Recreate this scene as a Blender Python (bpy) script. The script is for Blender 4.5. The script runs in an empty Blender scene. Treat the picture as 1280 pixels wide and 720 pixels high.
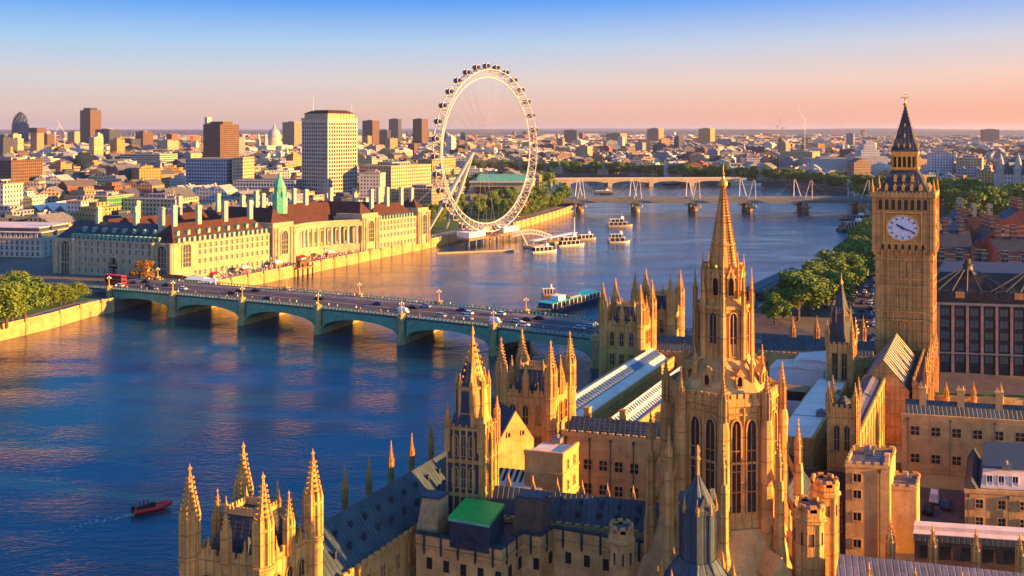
import bpy, math, random
from math import sin, cos, pi, radians, atan2, hypot, sqrt
from mathutils import Vector
R = random.Random(7)
C = bpy.context.scene.collection
scn = bpy.context.scene

# ------------------------------------------------------------------ camera, sky, sun, exposure
F, HZ, H = 1125.0, 163.0, 78.0           # focal length and horizon row (1280 x 720 photo), eye height above the water
cd = bpy.data.cameras.new('camera'); cam = bpy.data.objects.new('camera', cd); C.objects.link(cam)
cam.location = (0, 0, H); cam.rotation_euler = (pi/2, 0, 0)
cd.sensor_width = 36; cd.lens = 36*F/1280; cd.shift_y = -(360-HZ)/1280
cd.clip_start = 1; cd.clip_end = 90000
scn.camera = cam
SUN_EL, SUN_AZ = radians(10.5), radians(12.5)     # azimuth: from +X (right) towards the camera
sv = Vector((cos(SUN_AZ)*cos(SUN_EL), -sin(SUN_AZ)*cos(SUN_EL), sin(SUN_EL)))
sl = bpy.data.lights.new('sun', 'SUN'); sl.energy = 5.0; sl.angle = radians(0.6); sl.color = (1.0, 0.46, 0.085)
so = bpy.data.objects.new('sun', sl); C.objects.link(so); so.rotation_euler = sv.to_track_quat('Z', 'Y').to_euler()
so.location = (400, -60, 200)
w = bpy.data.worlds.new('World'); scn.world = w; w.use_nodes = True
nt = w.node_tree; N = nt.nodes; L = nt.links
bg = N['Background']
tc = N.new('ShaderNodeTexCoord'); sx = N.new('ShaderNodeSeparateXYZ'); L.new(tc.outputs['Generated'], sx.inputs[0])
def ramp(stops):
    r = N.new('ShaderNodeValToRGB'); e = r.color_ramp.elements
    while len(e) < len(stops): e.new(0.5)
    for el, (p, c) in zip(e, stops):
        el.position = p; el.color = (*[((v/255+.055)/1.055)**2.4 if v > 10 else v/3294 for v in c], 1)
    mr = N.new('ShaderNodeMapRange'); mr.inputs['From Min'].default_value = -0.02; mr.inputs['From Max'].default_value = 0.48
    L.new(sx.outputs['Z'], mr.inputs['Value']); L.new(mr.outputs[0], r.inputs[0]); return r
def zp(y): return (sin(math.atan((HZ-y)/F))+.02)/.5
left = ramp([(zp(170), (208, 172, 172)), (zp(140), (228, 198, 184)), (zp(100), (216, 214, 216)), (zp(55), (166, 208, 242)), (zp(0), (72, 156, 248)), (0.46, (46, 142, 226)), (1.0, (30, 118, 215))])
right = ramp([(zp(170), (246, 158, 128)), (zp(140), (253, 178, 146)), (zp(100), (250, 210, 190)), (zp(55), (210, 212, 226)), (zp(0), (112, 172, 248)), (0.46, (52, 142, 226)), (1.0, (32, 118, 215))])
dt_ = N.new('ShaderNodeVectorMath'); dt_.operation = 'DOT_PRODUCT'; dt_.inputs[1].default_value = (.8, -.6, 0); L.new(tc.outputs['Generated'], dt_.inputs[0])
def mrange(sock, a, b, c=0, d=1):
    r = N.new('ShaderNodeMapRange'); L.new(sock, r.inputs['Value'])
    for i, v in enumerate((a, b, c, d)): r.inputs[1+i].default_value = v
    return r.outputs[0]
def mixw(f, a, b):
    m = N.new('ShaderNodeMix'); m.data_type = 'RGBA'; L.new(f, m.inputs[0]); L.new(a, m.inputs[6]); L.new(b, m.inputs[7]); return m.outputs[2]
def scl(a, k):
    m = N.new('ShaderNodeVectorMath'); m.operation = 'SCALE'; L.new(a, m.inputs[0])
    if isinstance(k, (int, float)): m.inputs['Scale'].default_value = k
    else: L.new(k, m.inputs['Scale'])
    return m.outputs[0]
mx = mixw(mrange(dt_.outputs['Value'], -.92, -.10), left.outputs[0], right.outputs[0])
SKY_LOW, SKY_HIGH, GLOW = 2.25, .7, 3.5
tint = N.new('ShaderNodeMix'); tint.data_type = 'RGBA'; tint.blend_type = 'MULTIPLY'; tint.inputs[7].default_value = (1, .80, .50, 1)
L.new(mrange(dt_.outputs['Value'], -.02, .5), tint.inputs[0]); L.new(mx, tint.inputs[6]); mx = tint.outputs[2]
low = scl(mx, mrange(dt_.outputs['Value'], -.05, .75, SKY_LOW, SKY_LOW*GLOW))      # brighter round the sunset
sky = N.new('ShaderNodeTexSky'); sky.sky_type = 'NISHITA'; sky.sun_disc = False
sky.sun_elevation = SUN_EL; sky.sun_rotation = pi/2 + SUN_AZ
low = scl(low, mrange(sx.outputs['Z'], .15, .30, 1, 1.5))
m2 = mixw(mrange(sx.outputs['Z'], .45, .95), low, scl(sky.outputs[0], SKY_HIGH))
L.new(m2, bg.inputs['Color']); bg.inputs['Strength'].default_value = 0.1
vs = scn.view_settings; vs.view_transform = 'Standard'; vs.look = 'None'; vs.gamma = 1; vs.use_curve_mapping = False
vs.exposure = 2.15
HAZE = 0.00003
scn.cycles.max_bounces = 6; scn.cycles.diffuse_bounces = 2; scn.cycles.glossy_bounces = 3; scn.cycles.transmission_bounces = 2
scn.cycles.volume_bounces = 0; scn.cycles.transparent_max_bounces = 4
scn.cycles.use_denoising = True
scn.cycles.sample_clamp_indirect = 6

# ------------------------------------------------------------------ projection helpers (photo pixel + height or distance -> place)
def G(px, py, z=0.0):
    Y = F*(H-z)/(py-HZ); return ((px-640)*Y/F, Y)
def AX(px, Y): return (px-640)*Y/F
def ZY(py, Y): return H-(py-HZ)*Y/F

# ------------------------------------------------------------------ materials
MATS = {}
def lin(c): return tuple(((v/255+.055)/1.055)**2.4 if v > 10 else v/3294 for v in c)
def newmat(name):
    m = bpy.data.materials.new(name); m.use_nodes = True
    t = m.node_tree; return m, t.nodes, t.links, t.nodes['Principled BSDF']
def nz(n, l, scale, detail=4, rough=.6, stretch=None, coord='Object'):
    tcn = n.new('ShaderNodeTexCoord'); x = n.new('ShaderNodeTexNoise')
    x.inputs['Scale'].default_value = scale; x.inputs['Detail'].default_value = detail; x.inputs['Roughness'].default_value = rough
    if stretch:
        mp = n.new('ShaderNodeMapping'); mp.inputs['Scale'].default_value = stretch
        l.new(tcn.outputs[coord], mp.inputs[0]); l.new(mp.outputs[0], x.inputs['Vector'])
    else: l.new(tcn.outputs[coord], x.inputs['Vector'])
    return x
def mixc(n, l, fac, a, b, mode='MIX'):
    m = n.new('ShaderNodeMix'); m.data_type = 'RGBA'; m.blend_type = mode
    for i, v in ((0, fac), (6, a), (7, b)):
        if hasattr(v, 'links') or hasattr(v, 'is_linked'): l.new(v, m.inputs[i])
        else: m.inputs[i].default_value = v if i == 0 else (*v[:3], 1)
    return m.outputs[2]
def rng(n, l, v, a, b, c=0., d=1.):
    m = n.new('ShaderNodeMapRange'); l.new(v, m.inputs['Value'])
    m.inputs['From Min'].default_value = a; m.inputs['From Max'].default_value = b
    m.inputs['To Min'].default_value = c; m.inputs['To Max'].default_value = d; return m.outputs[0]
def bump(n, l, b, hsock, dist, strength=1.):
    x = n.new('ShaderNodeBump'); x.inputs['Distance'].default_value = dist; x.inputs['Strength'].default_value = strength
    l.new(hsock, x.inputs['Height']); l.new(x.outputs[0], b.inputs['Normal'])
def surf(name, col, rough=.8, var=.35, sc=.5, bmp=0., bsc=2., metal=0., spec=.3, streak=0., course=0., panel=None):
    """weathered plain surface: two noises, optional rain streaks, optional stone courses"""
    m, n, l, b = newmat(name)
    x = nz(n, l, sc, 5, .65); y = nz(n, l, sc*7, 3, .6)
    dk = tuple(v*(1-var) for v in col); lt = tuple(min(1, v*(1+var*.6)) for v in col)
    c = mixc(n, l, rng(n, l, x.outputs[0], .32, .68), dk, lt)
    c = mixc(n, l, rng(n, l, y.outputs[0], .35, .65, 0, .30), c, tuple(v*.62 for v in col))
    if streak:
        s = nz(n, l, 1.4, 3, .6, (1.6, 1.6, .10)); c = mixc(n, l, rng(n, l, s.outputs[0], .5, .72, 0, streak), c, tuple(v*.35 for v in col))
    hs = None
    if course:
        tcn = n.new('ShaderNodeTexCoord'); sp = n.new('ShaderNodeSeparateXYZ'); l.new(tcn.outputs['Object'], sp.inputs[0])
        d = n.new('ShaderNodeMath'); d.operation = 'DIVIDE'; l.new(sp.outputs[2], d.inputs[0]); d.inputs[1].default_value = course
        fr = n.new('ShaderNodeMath'); fr.operation = 'FRACT'; l.new(d.outputs[0], fr.inputs[0])
        c = mixc(n, l, rng(n, l, fr.outputs[0], .1, .0, 0, .35), c, tuple(v*.5 for v in col))
    ph = None
    if panel:        # carved panelling or sheet seams: lines across and down every face
        pu, pv, wl, dk_ = panel; g = n.new('ShaderNodeNewGeometry'); tcn = n.new('ShaderNodeTexCoord'); vt = n.new('ShaderNodeVectorTransform'); vt.vector_type = 'NORMAL'; vt.convert_from = 'WORLD'; vt.convert_to = 'OBJECT'
        l.new(g.outputs['True Normal'], vt.inputs[0]); cr = n.new('ShaderNodeVectorMath'); cr.operation = 'CROSS_PRODUCT'; cr.inputs[1].default_value = (0, 0, 1); l.new(vt.outputs[0], cr.inputs[0])
        nr = n.new('ShaderNodeVectorMath'); nr.operation = 'NORMALIZE'; l.new(cr.outputs[0], nr.inputs[0])
        dt = n.new('ShaderNodeVectorMath'); dt.operation = 'DOT_PRODUCT'; l.new(nr.outputs[0], dt.inputs[0]); l.new(tcn.outputs['Object'], dt.inputs[1])
        sp = n.new('ShaderNodeSeparateXYZ'); l.new(tcn.outputs['Object'], sp.inputs[0])
        def tri(sock, p, wd):
            d = n.new('ShaderNodeMath'); d.operation = 'PINGPONG'; l.new(sock, d.inputs[0]); d.inputs[1].default_value = p/2
            return rng(n, l, d.outputs[0], wd*.5, wd, 1, 0)
        ph = tri(dt.outputs['Value'], pu, wl)
        if pv:
            mxm = n.new('ShaderNodeMath'); mxm.operation = 'MAXIMUM'; l.new(ph, mxm.inputs[0]); l.new(tri(sp.outputs[2], pv, wl), mxm.inputs[1]); ph = mxm.outputs[0]
        fm = n.new('ShaderNodeMath'); fm.operation = 'MULTIPLY'; l.new(ph, fm.inputs[0]); fm.inputs[1].default_value = abs(dk_)
        c = mixc(n, l, fm.outputs[0], c, tuple(v*.45 for v in col) if dk_ > 0 else tuple(min(1, v*1.6) for v in col))
    l.new(c, b.inputs['Base Color'])
    b.inputs['Roughness'].default_value = rough; b.inputs['Metallic'].default_value = metal; b.inputs['Specular IOR Level'].default_value = spec
    if bmp:
        z = nz(n, l, bsc, 5, .65); hs = z.outputs[0]
        if ph is not None:
            sm = n.new('ShaderNodeMath'); sm.operation = 'MULTIPLY_ADD'; l.new(ph, sm.inputs[0]); sm.inputs[1].default_value = -1.4; l.new(hs, sm.inputs[2]); hs = sm.outputs[0]
        bump(n, l, b, hs, bmp)
    MATS[name] = m; return m
def facade(name, wall, glass=(.03, .04, .06), pu=3.2, pv=3.4, fu=.5, fv=.5, roof=None, var=.25, grough=.15, band=None):
    """far building skin: window grid laid out on the walls from object position, roof colour on flat faces"""
    m, n, l, b = newmat(name)
    g = n.new('ShaderNodeNewGeometry'); tcn = n.new('ShaderNodeTexCoord')
    vt = n.new('ShaderNodeVectorTransform'); vt.vector_type = 'NORMAL'; vt.convert_from = 'WORLD'; vt.convert_to = 'OBJECT'
    l.new(g.outputs['True Normal'], vt.inputs[0])
    cr = n.new('ShaderNodeVectorMath'); cr.operation = 'CROSS_PRODUCT'; cr.inputs[1].default_value = (0, 0, 1); l.new(vt.outputs[0], cr.inputs[0])
    dt = n.new('ShaderNodeVectorMath'); dt.operation = 'DOT_PRODUCT'; l.new(cr.outputs[0], dt.inputs[0]); l.new(tcn.outputs['Object'], dt.inputs[1])
    sp = n.new('ShaderNodeSeparateXYZ'); l.new(tcn.outputs['Object'], sp.inputs[0])
    sn = n.new('ShaderNodeSeparateXYZ'); l.new(vt.outputs[0], sn.inputs[0])
    def M(op, a, bv):
        q = n.new('ShaderNodeMath'); q.operation = op
        for i, v in enumerate((a, bv)):
            if v is None: continue
            if isinstance(v, (int, float)): q.inputs[i].default_value = v
            else: l.new(v, q.inputs[i])
        return q.outputs[0]
    au = M('LESS_THAN', M('FRACT', M('DIVIDE', dt.outputs['Value'], pu), None), fu)
    av = M('LESS_THAN', M('FRACT', M('ADD', M('DIVIDE', sp.outputs[2], pv), .2), None), fv)
    flat = M('LESS_THAN', M('ABSOLUTE', sn.outputs[2], None), .5)
    win = M('MULTIPLY', M('MULTIPLY', au, av), flat)
    oi = n.new('ShaderNodeObjectInfo')
    x = nz(n, l, .12, 4, .6)
    c = mixc(n, l, rng(n, l, x.outputs[0], .3, .7), tuple(v*(1-var) for v in wall), tuple(min(1, v*(1+var*.5)) for v in wall))
    c = mixc(n, l, rng(n, l, oi.outputs['Random'], 0, 1, 0, .35), c, tuple(v*.45 for v in wall))
    rf = roof or tuple(v*.5 for v in wall)
    y = nz(n, l, .5, 4, .6)
    rc = mixc(n, l, rng(n, l, y.outputs[0], .3, .7), tuple(v*.6 for v in rf), tuple(min(1, v*1.3) for v in rf))
    c = mixc(n, l, M('LESS_THAN', sn.outputs[2], .5), rc, c)
    c = mixc(n, l, win, c, glass)
    l.new(c, b.inputs['Base Color']); l.new(rng(n, l, win, 0, 1, .85, grough), b.inputs['Roughness'])
    b.inputs['Specular IOR Level'].default_value = .4
    bump(n, l, b, M('SUBTRACT', 1., win), .25)
    MATS[name] = m; return m

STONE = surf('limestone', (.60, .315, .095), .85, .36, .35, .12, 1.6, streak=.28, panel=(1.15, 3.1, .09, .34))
STONE_D = surf('limestone_weathered', (.42, .26, .13), .88, .4, .4, .12, 1.5, streak=.5, course=.62)
STONE_B = surf('limestone_blackened', (.20, .165, .14), .88, .4, .4, .12, 1.5, streak=.5, panel=(.55, 2.2, .10, .7))
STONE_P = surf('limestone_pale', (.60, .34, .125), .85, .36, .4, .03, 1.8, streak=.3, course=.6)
SLATE = surf('lead_roof_blue', (.042, .070, .098), .55, .5, .3, .06, 3., spec=.4, streak=.45, panel=(.85, 0, .10, .75))
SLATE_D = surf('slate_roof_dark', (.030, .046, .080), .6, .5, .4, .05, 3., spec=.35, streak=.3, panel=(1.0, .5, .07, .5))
SLATE_P = surf('lead_roof_mauve', (.16, .15, .20), .55, .45, .3, .06, 2., spec=.35, streak=.45, panel=(.8, 0, .10, .7))
GOLD = surf('gilding', (.62, .36, .075), .42, .3, 1., metal=.4)
DARK = surf('dark_opening', (.012, .013, .016), .5, .2, 1.)
GLASS = surf('window_glass', (.018, .022, .03), .12, .3, .6, spec=.6)
WHITE = surf('white_paint', (.78, .77, .76), .5, .12, .4)
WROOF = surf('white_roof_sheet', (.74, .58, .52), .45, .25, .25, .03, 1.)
BRICK = surf('red_brick', (.26, .085, .055), .88, .35, .5, .05, 3., course=.5)
BRICK_B = surf('brown_brick', (.13, .075, .05), .9, .4, .5, .05, 3.)
TILE = surf('red_roof_tile', (.065, .024, .021), .8, .35, .3, .06, 2.2, course=.8)
GRANITE = surf('granite', (.44, .31, .14), .85, .35, .3, .12, 1., streak=.5, course=1.1)
VERDI = surf('verdigris_dormer', (.14, .30, .24), .65, .35, .6, .03)
COPPER = surf('copper_green', (.10, .42, .28), .6, .35, .6, .03)
BRIDGEG = surf('bridge_green_paint', (.10, .30, .21), .5, .3, .5, .02)
ASPH = surf('asphalt', (.075, .062, .075), .85, .35, .2, .03, 1.)
PAVE = surf('paving', (.27, .20, .19), .85, .3, .3, .04, 1.)
STEEL = surf('white_steel', (.58, .55, .55), .4, .12, .5)
STEELG = surf('grey_steel', (.20, .21, .23), .5, .3, .5, metal=.3)
GREENC = surf('green_roof_cover', (.02, .40, .06), .55, .25, .4)
BLACK = surf('black_rubber', (.015, .015, .017), .7, .2, 1.)
PINKST = surf('portland_pink', (.30, .19, .18), .85, .3, .5, .06, 1.5, course=.8)
BRONZE = surf('bronze_roof', (.035, .030, .036), .5, .35, .4, metal=.3)
PORT = surf('portland_stone', (.43, .335, .21), .85, .25, .25, .08, 1.2, streak=.35, course=.9)
PORTW = surf('white_portland', (.46, .41, .35), .85, .2, .25, .05, 1.2, streak=.25)
GRASS = surf('lawn', (.05, .12, .03), .95, .4, .3)
TURQ = surf('turquoise_roof', (.03, .36, .46), .45, .2, .5)
RED = surf('red_paint', (.72, .02, .015), .4, .2, .6)
REDH = surf('red_hull', (.50, .05, .05), .4, .2, .6)
NAVY = surf('navy_paint', (.02, .04, .10), .4, .2, .6)
ORNG = surf('orange_plastic', (.55, .2, .05), .5, .2, .6)
WOOD = surf('wooden_deck', (.26, .16, .09), .8, .3, .5)
LAMPG = surf('lamp_glass', (.75, .70, .55), .3, .1, 1.)

# ------------------------------------------------------------------ mesh builder
E1, E2 = (.966, -.26), (.477, .879)      # the palace runs along E2 (away from us), its cross wings along E1
PB = (E1, E2); XY = ((1, 0), (0, 1))
def rotB(deg): a = radians(deg); return ((cos(a), sin(a)), (-sin(a), cos(a)))
class MB:
    def __init__(s): s.v = []; s.f = []; s.m = []
    def add(s, vs, fs, m=0):
        o = len(s.v); s.v += vs; s.f += [tuple(i+o for i in f) for f in fs]; s.m += [m]*len(fs); return s
    def box(s, x0, x1, y0, y1, z0, z1, m=0):
        return s.add([(x0,y0,z0),(x1,y0,z0),(x1,y1,z0),(x0,y1,z0),(x0,y0,z1),(x1,y0,z1),(x1,y1,z1),(x0,y1,z1)],
              [(3,2,1,0),(4,5,6,7),(0,1,5,4),(1,2,6,5),(2,3,7,6),(3,0,4,7)], m)
    def loft(s, rings, m=0, c0=True, c1=True):
        n = len(rings[0]); vs = [p for r in rings for p in r]; fs = []
        for k in range(len(rings)-1):
            for i in range(n):
                a, b = k*n+i, k*n+(i+1) % n; fs.append((a, b, b+n, a+n))
        if c0: fs.append(tuple(reversed(range(n))))
        if c1: fs.append(tuple(range((len(rings)-1)*n, len(rings)*n)))
        return s.add(vs, fs, m)
    def prism(s, poly, z0, z1, m=0): return s.loft([[(x, y, z0) for x, y in poly], [(x, y, z1) for x, y in poly]], m)
    def lathe(s, cx, cy, prof, n=8, m=0, ph=None, sy=1.):
        ph = pi/n if ph is None else ph
        return s.loft([[(cx+max(r, .004)*cos(ph+2*pi*i/n), cy+sy*max(r, .004)*sin(ph+2*pi*i/n), z) for i in range(n)] for r, z in prof], m)
    def gable(s, x0, x1, y0, y1, z0, z1, ax='y', m=0, mg=None, hip0=0., hip1=0., thick=None):
        """pitched roof; ridge along ax, hip insets at its two ends"""
        if ax == 'y':
            c = (x0+x1)/2; p, q = (c, y0+hip0, z1), (c, y1-hip1, z1)
            vs = [(x0,y0,z0),(x1,y0,z0),(x1,y1,z0),(x0,y1,z0),p,q]
            sl, en = [(1,2,5,4),(3,0,4,5)], [(0,1,4),(2,3,5)]
        else:
            c = (y0+y1)/2; p, q = (x0+hip0, c, z1), (x1-hip1, c, z1)
            vs = [(x0,y0,z0),(x1,y0,z0),(x1,y1,z0),(x0,y1,z0),p,q]
            sl, en = [(0,1,5,4),(2,3,4,5)], [(1,2,5),(3,0,4)]
        s.add(vs, sl+[(3,2,1,0)], m)
        s.add(vs, en, m if mg is None else mg); return s
    def tube(s, p, q, r0, r1=None, n=6, m=0):
        p, q = Vector(p), Vector(q); r1 = r0 if r1 is None else r1; d = (q-p)
        if d.length < 1e-6: return s
        d.normalize(); a = d.cross(Vector((0, 0, 1)) if abs(d.z) < .95 else Vector((1, 0, 0))).normalized(); b = d.cross(a)
        return s.loft([[tuple(c + (a*cos(2*pi*i/n) + b*sin(2*pi*i/n))*r) for i in range(n)][::-1] for c, r in ((p, r0), (q, r1))][::1], m)
    def ball(s, c, r, n=8, k=5, m=0, sc=(1, 1, 1)):
        return s.loft([[(c[0]+sc[0]*r*sin(pi*j/k)*cos(2*pi*i/n) if 0 < j < k else c[0]+.002*cos(2*pi*i/n), c[1]+(sc[1]*r*sin(pi*j/k)*sin(2*pi*i/n) if 0 < j < k else .002*sin(2*pi*i/n)), c[2]-sc[2]*r*cos(pi*j/k)) for i in range(n)] for j in range(k+1)], m)
    def pinn(s, cx, cy, z0, r, hs, hp, n=8, m=0, gold=None, crock=6):
        """gothic pinnacle: panelled shaft, moulded neck, gablets, crocketed spirelet, finial"""
        s.lathe(cx, cy, [(r, z0), (r, z0+hs*.9), (r*1.18, z0+hs*.93), (r*1.18, z0+hs)], n, m)
        for i in range(n):      # shaft ribs
            a = pi/n+2*pi*i/n; x, y = cx+r*cos(a), cy+r*sin(a); q = r*.16
            s.box(x-q, x+q, y-q, y+q, z0+hs*.04, z0+hs+hp*.08, m)
            s.lathe(x, y, [(q*1.35, z0+hs+hp*.08), (.01, z0+hs+hp*.24)], 4, m)
        prof = [(r*1.0, z0+hs), (r*.70, z0+hs+hp*.24), (r*.40, z0+hs+hp*.52), (r*.15, z0+hs+hp*.84), (r*.08, z0+hs+hp*.93), (.01, z0+hs+hp)]
        s.lathe(cx, cy, prof, n, m)
        for k in range(crock):
            t = .14+.68*k/crock; rr = r*(1.0-1.06*t) if t < .5 else r*(.47-.75*(t-.5)); z = z0+hs+hp*t; q = r*.13*(1.1-t*.6)
            for i in range(n):
                a = pi/n+2*pi*i/n; x, y = cx+(rr+q*.6)*cos(a), cy+(rr+q*.6)*sin(a)
                s.box(x-q, x+q, y-q, y+q, z, z+q*2.2, m)
        s.lathe(cx, cy, [(r*.08, z0+hs+hp*.86), (r*.27, z0+hs+hp*.90), (r*.08, z0+hs+hp*.94)], 6, m if gold is None else gold)
        return s
    def build(s, name, mats, parent=None, B=XY, kind=None, smooth=False):
        me = bpy.data.meshes.new(name)
        (a, b), (c, d) = B
        me.from_pydata([(x*a+y*c, x*b+y*d, z) for x, y, z in s.v], [], s.f)
        for m in (mats if isinstance(mats, (list, tuple)) else [mats]): me.materials.append(m)
        me.polygons.foreach_set('material_index', s.m)
        if smooth: me.polygons.foreach_set('use_smooth', [True]*len(s.f))
        me.update()
        o = bpy.data.objects.new(name, me); C.objects.link(o)
        if parent: o.parent = parent
        if kind: o['kind'] = kind
        return o
def tag(o, label, cat, group=None):
    o['label'] = label; o['category'] = cat
    if group: o['group'] = group
    return o
BAS = {}
def thing(name, label, cat, loc, group=None, B=XY):
    o = bpy.data.objects.new(name, None); C.objects.link(o); o.empty_display_size = .5
    o.location = loc if len(loc) == 3 else (*loc, 0); BAS[o] = B
    return tag(o, label, cat, group)
def part(T, name, mb, mats, **k):
    p = T
    while p not in BAS: p = p.parent
    return mb.build(name, mats, T, BAS[p], **k)
def solo(name, label, cat, mb, mats, loc=(0, 0, 0), group=None, B=XY, **k):
    o = mb.build(name, mats, None, B, **k); o.location = loc; return tag(o, label, cat, group)
def struct(name, mb, mats, B=XY): return mb.build(name, mats, None, B, kind='structure')
def kids(o): return list(o.children)
def dup(T, loc, rot=None, label=None, scale=None):
    def cp(o, par):
        c = o.copy(); C.objects.link(c)
        if par: c.parent = par
        for ch in KID.get(o) or KID.setdefault(o, kids(o)): cp(ch, c)
        return c
    r = cp(T, None); r.location = loc
    if rot is not None: r.rotation_euler = (0, 0, rot)
    if scale is not None: r.scale = scale if hasattr(scale, '__len__') else (scale,)*3
    if label: r['label'] = label
    return r
KID = {}
ORD = ['first','second','third','fourth','fifth','sixth','seventh','eighth','ninth','tenth','eleventh','twelfth','thirteenth','fourteenth','fifteenth','sixteenth','seventeenth','eighteenth','nineteenth','twentieth']
TENS = {2: 'twenty', 3: 'thirty', 4: 'forty', 5: 'fifty', 6: 'sixty', 7: 'seventy', 8: 'eighty', 9: 'ninety'}
TTH = {2: 'twentieth', 3: 'thirtieth', 4: 'fortieth', 5: 'fiftieth', 6: 'sixtieth', 7: 'seventieth', 8: 'eightieth', 9: 'ninetieth'}
def od(i):
    n = i+1
    if n <= 20: return ORD[i]
    return TTH[n//10] if n % 10 == 0 else TENS[n//10]+'-'+ORD[n % 10-1]

# window shapes live in a frame: a across, b out of the wall (negative = outwards), c up
def face_map(face, x, y):
    if face == 'F': return lambda a, b, c: (x+a, y+b, c)
    if face == 'R': return lambda a, b, c: (x-b, y+a, c)
    if face == 'L': return lambda a, b, c: (x+b, y-a, c)
def win_shape(face, w, h, arch=0., mull=1, trans=1, proud=.16, fr=.14):
    """frame ring standing proud of the wall, dark pane, mullions and transoms; arch>0 gives a pointed head"""
    mb = MB(); f = face_map(face, 0, 0)
    def loop(e):
        a = w/2+e; pts = [(-a, -e), (a, -e)]
        if arch:
            k = 5; top = h+e*1.2; sp = h-arch
            for i in range(k+1):
                t = i/k; pts.append((a*cos(t*pi/2)**.8 if i < k else 0, sp+(top-sp)*sin(t*pi/2)))
            for i in range(1, k+1):
                t = 1-i/k; pts.append((-(a*cos(t*pi/2)**.8 if t < 1 else 0), sp+(top-sp)*sin(t*pi/2)))
        else: pts += [(a, h+e), (-a, h+e)]
        return pts
    o, i_ = loop(fr), loop(0); n = len(o)
    vs = [f(a, -proud, c) for a, c in o]+[f(a, -proud, c) for a, c in i_]+[f(a, .05, c) for a, c in o]+[f(a, -.03, c) for a, c in i_]
    fs = []
    for i in range(n):
        j = (i+1) % n; fs += [(i, j, n+j, n+i), (2*n+i, 2*n+j, j, i), (n+i, n+j, 3*n+j, 3*n+i)]
    mb.add(vs, fs, 0); mb.add([f(a, -.03, c) for a, c in i_], [tuple(range(n))], 1)
    def bar(a0, a1, c0, c1):
        p = [f(a, b, c) for c in (c0, c1) for a, b in ((a0, -proud*.7), (a1, -proud*.7), (a1, -.02), (a0, -.02))]
        mb.add(p, [(0,1,5,4),(1,2,6,5),(3,0,4,7),(4,5,6,7),(3,2,1,0)], 0)
    t = .06+.03*w
    for k in range(1, mull+1):
        a = -w/2+w*k/(mull+1); bar(a-t/2, a+t/2, 0, h-arch*.35 if arch else h)
    for k in range(1, trans+1):
        c = (h-arch)*k/(trans+1); bar(-w/2, w/2, c-t/2, c+t/2)
    return mb
def windows(T, name, face, pos, w, h, mats=None, budget=100, **k):
    """every window a part of its own (the first hundred); the rest one part of kind stuff"""
    mats = mats or [STONE_P, GLASS]; B = BAS[T]; src = win_shape(face, w, h, **k)
    o = None; n0 = WCOUNT.get((T, name), 0)
    rest = MB()
    for (x, y, z) in pos:
        if n0 < budget:
            lx, ly = x*B[0][0]+y*B[1][0], x*B[0][1]+y*B[1][1]
            if o is None: o = src.build(name, mats, T, B); q = o
            else: q = o.copy(); C.objects.link(q); q.parent = T
            q.location = (lx, ly, z); n0 += 1
        else:
            a = len(rest.v); rest.v += [(vx+x, vy+y, vz+z) for vx, vy, vz in src.v]; rest.f += [tuple(i+a for i in f) for f in src.f]; rest.m += src.m
    WCOUNT[(T, name)] = n0
    if rest.v: part(T, name, rest, mats, kind='stuff')
WCOUNT = {}
def spread(a, b, n): return [a+(b-a)*(i+.5)/n for i in range(n)]
def crenels(mb, x0, x1, y0, y1, z, h, pitch=1.6, th=.35, m=0, sides='FRBL'):
    """low wall with merlons round a rectangle (outer faces at the given lines)"""
    def run(ax, a0, a1, b0, b1):
        n = max(1, round((a1-a0)/pitch))
        bx = (lambda p, q, zz0, zz1: mb.box(p, q, b0, b1, zz0, zz1, m)) if ax == 'x' else (lambda p, q, zz0, zz1: mb.box(b0, b1, p, q, zz0, zz1, m))
        bx(a0, a1, z, z+h*.55)
        for i in range(n):
            t = (a1-a0)/n; bx(a0+t*i+t*.22, a0+t*i+t*.78, z+h*.55, z+h)
    if 'F' in sides: run('x', x0, x1, y0, y0+th)
    if 'B' in sides: run('x', x0, x1, y1-th, y1)
    if 'R' in sides: run('y', y0+th, y1-th, x1-th, x1)
    if 'L' in sides: run('y', y0+th, y1-th, x0, x0+th)
def ribs(mb, x0, x1, y0, y1, z0, z1, nx, ny, bands=(), rw=.3, out=.22, m=0):
    """pilaster strips and string courses on the front (y0) and right (x1) walls"""
    for i in range(nx+1 if nx else 0):
        x = x0+(x1-x0)*i/nx; mb.box(x-rw/2, x+rw/2, y0-out, y0+.05, z0, z1, m)
    for i in range(ny+1 if ny else 0):
        y = y0+(y1-y0)*i/ny; mb.box(x1-.05, x1+out, y-rw/2, y+rw/2, z0, z1, m)
    for z in bands:
        mb.box(x0-out*.6, x1+out*.62, y0-out*.62, y0+.04, z, z+.32, m); mb.box(x1-.04, x1+out*.6, y0+.04, y1+out*.6, z, z+.32, m)
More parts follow.
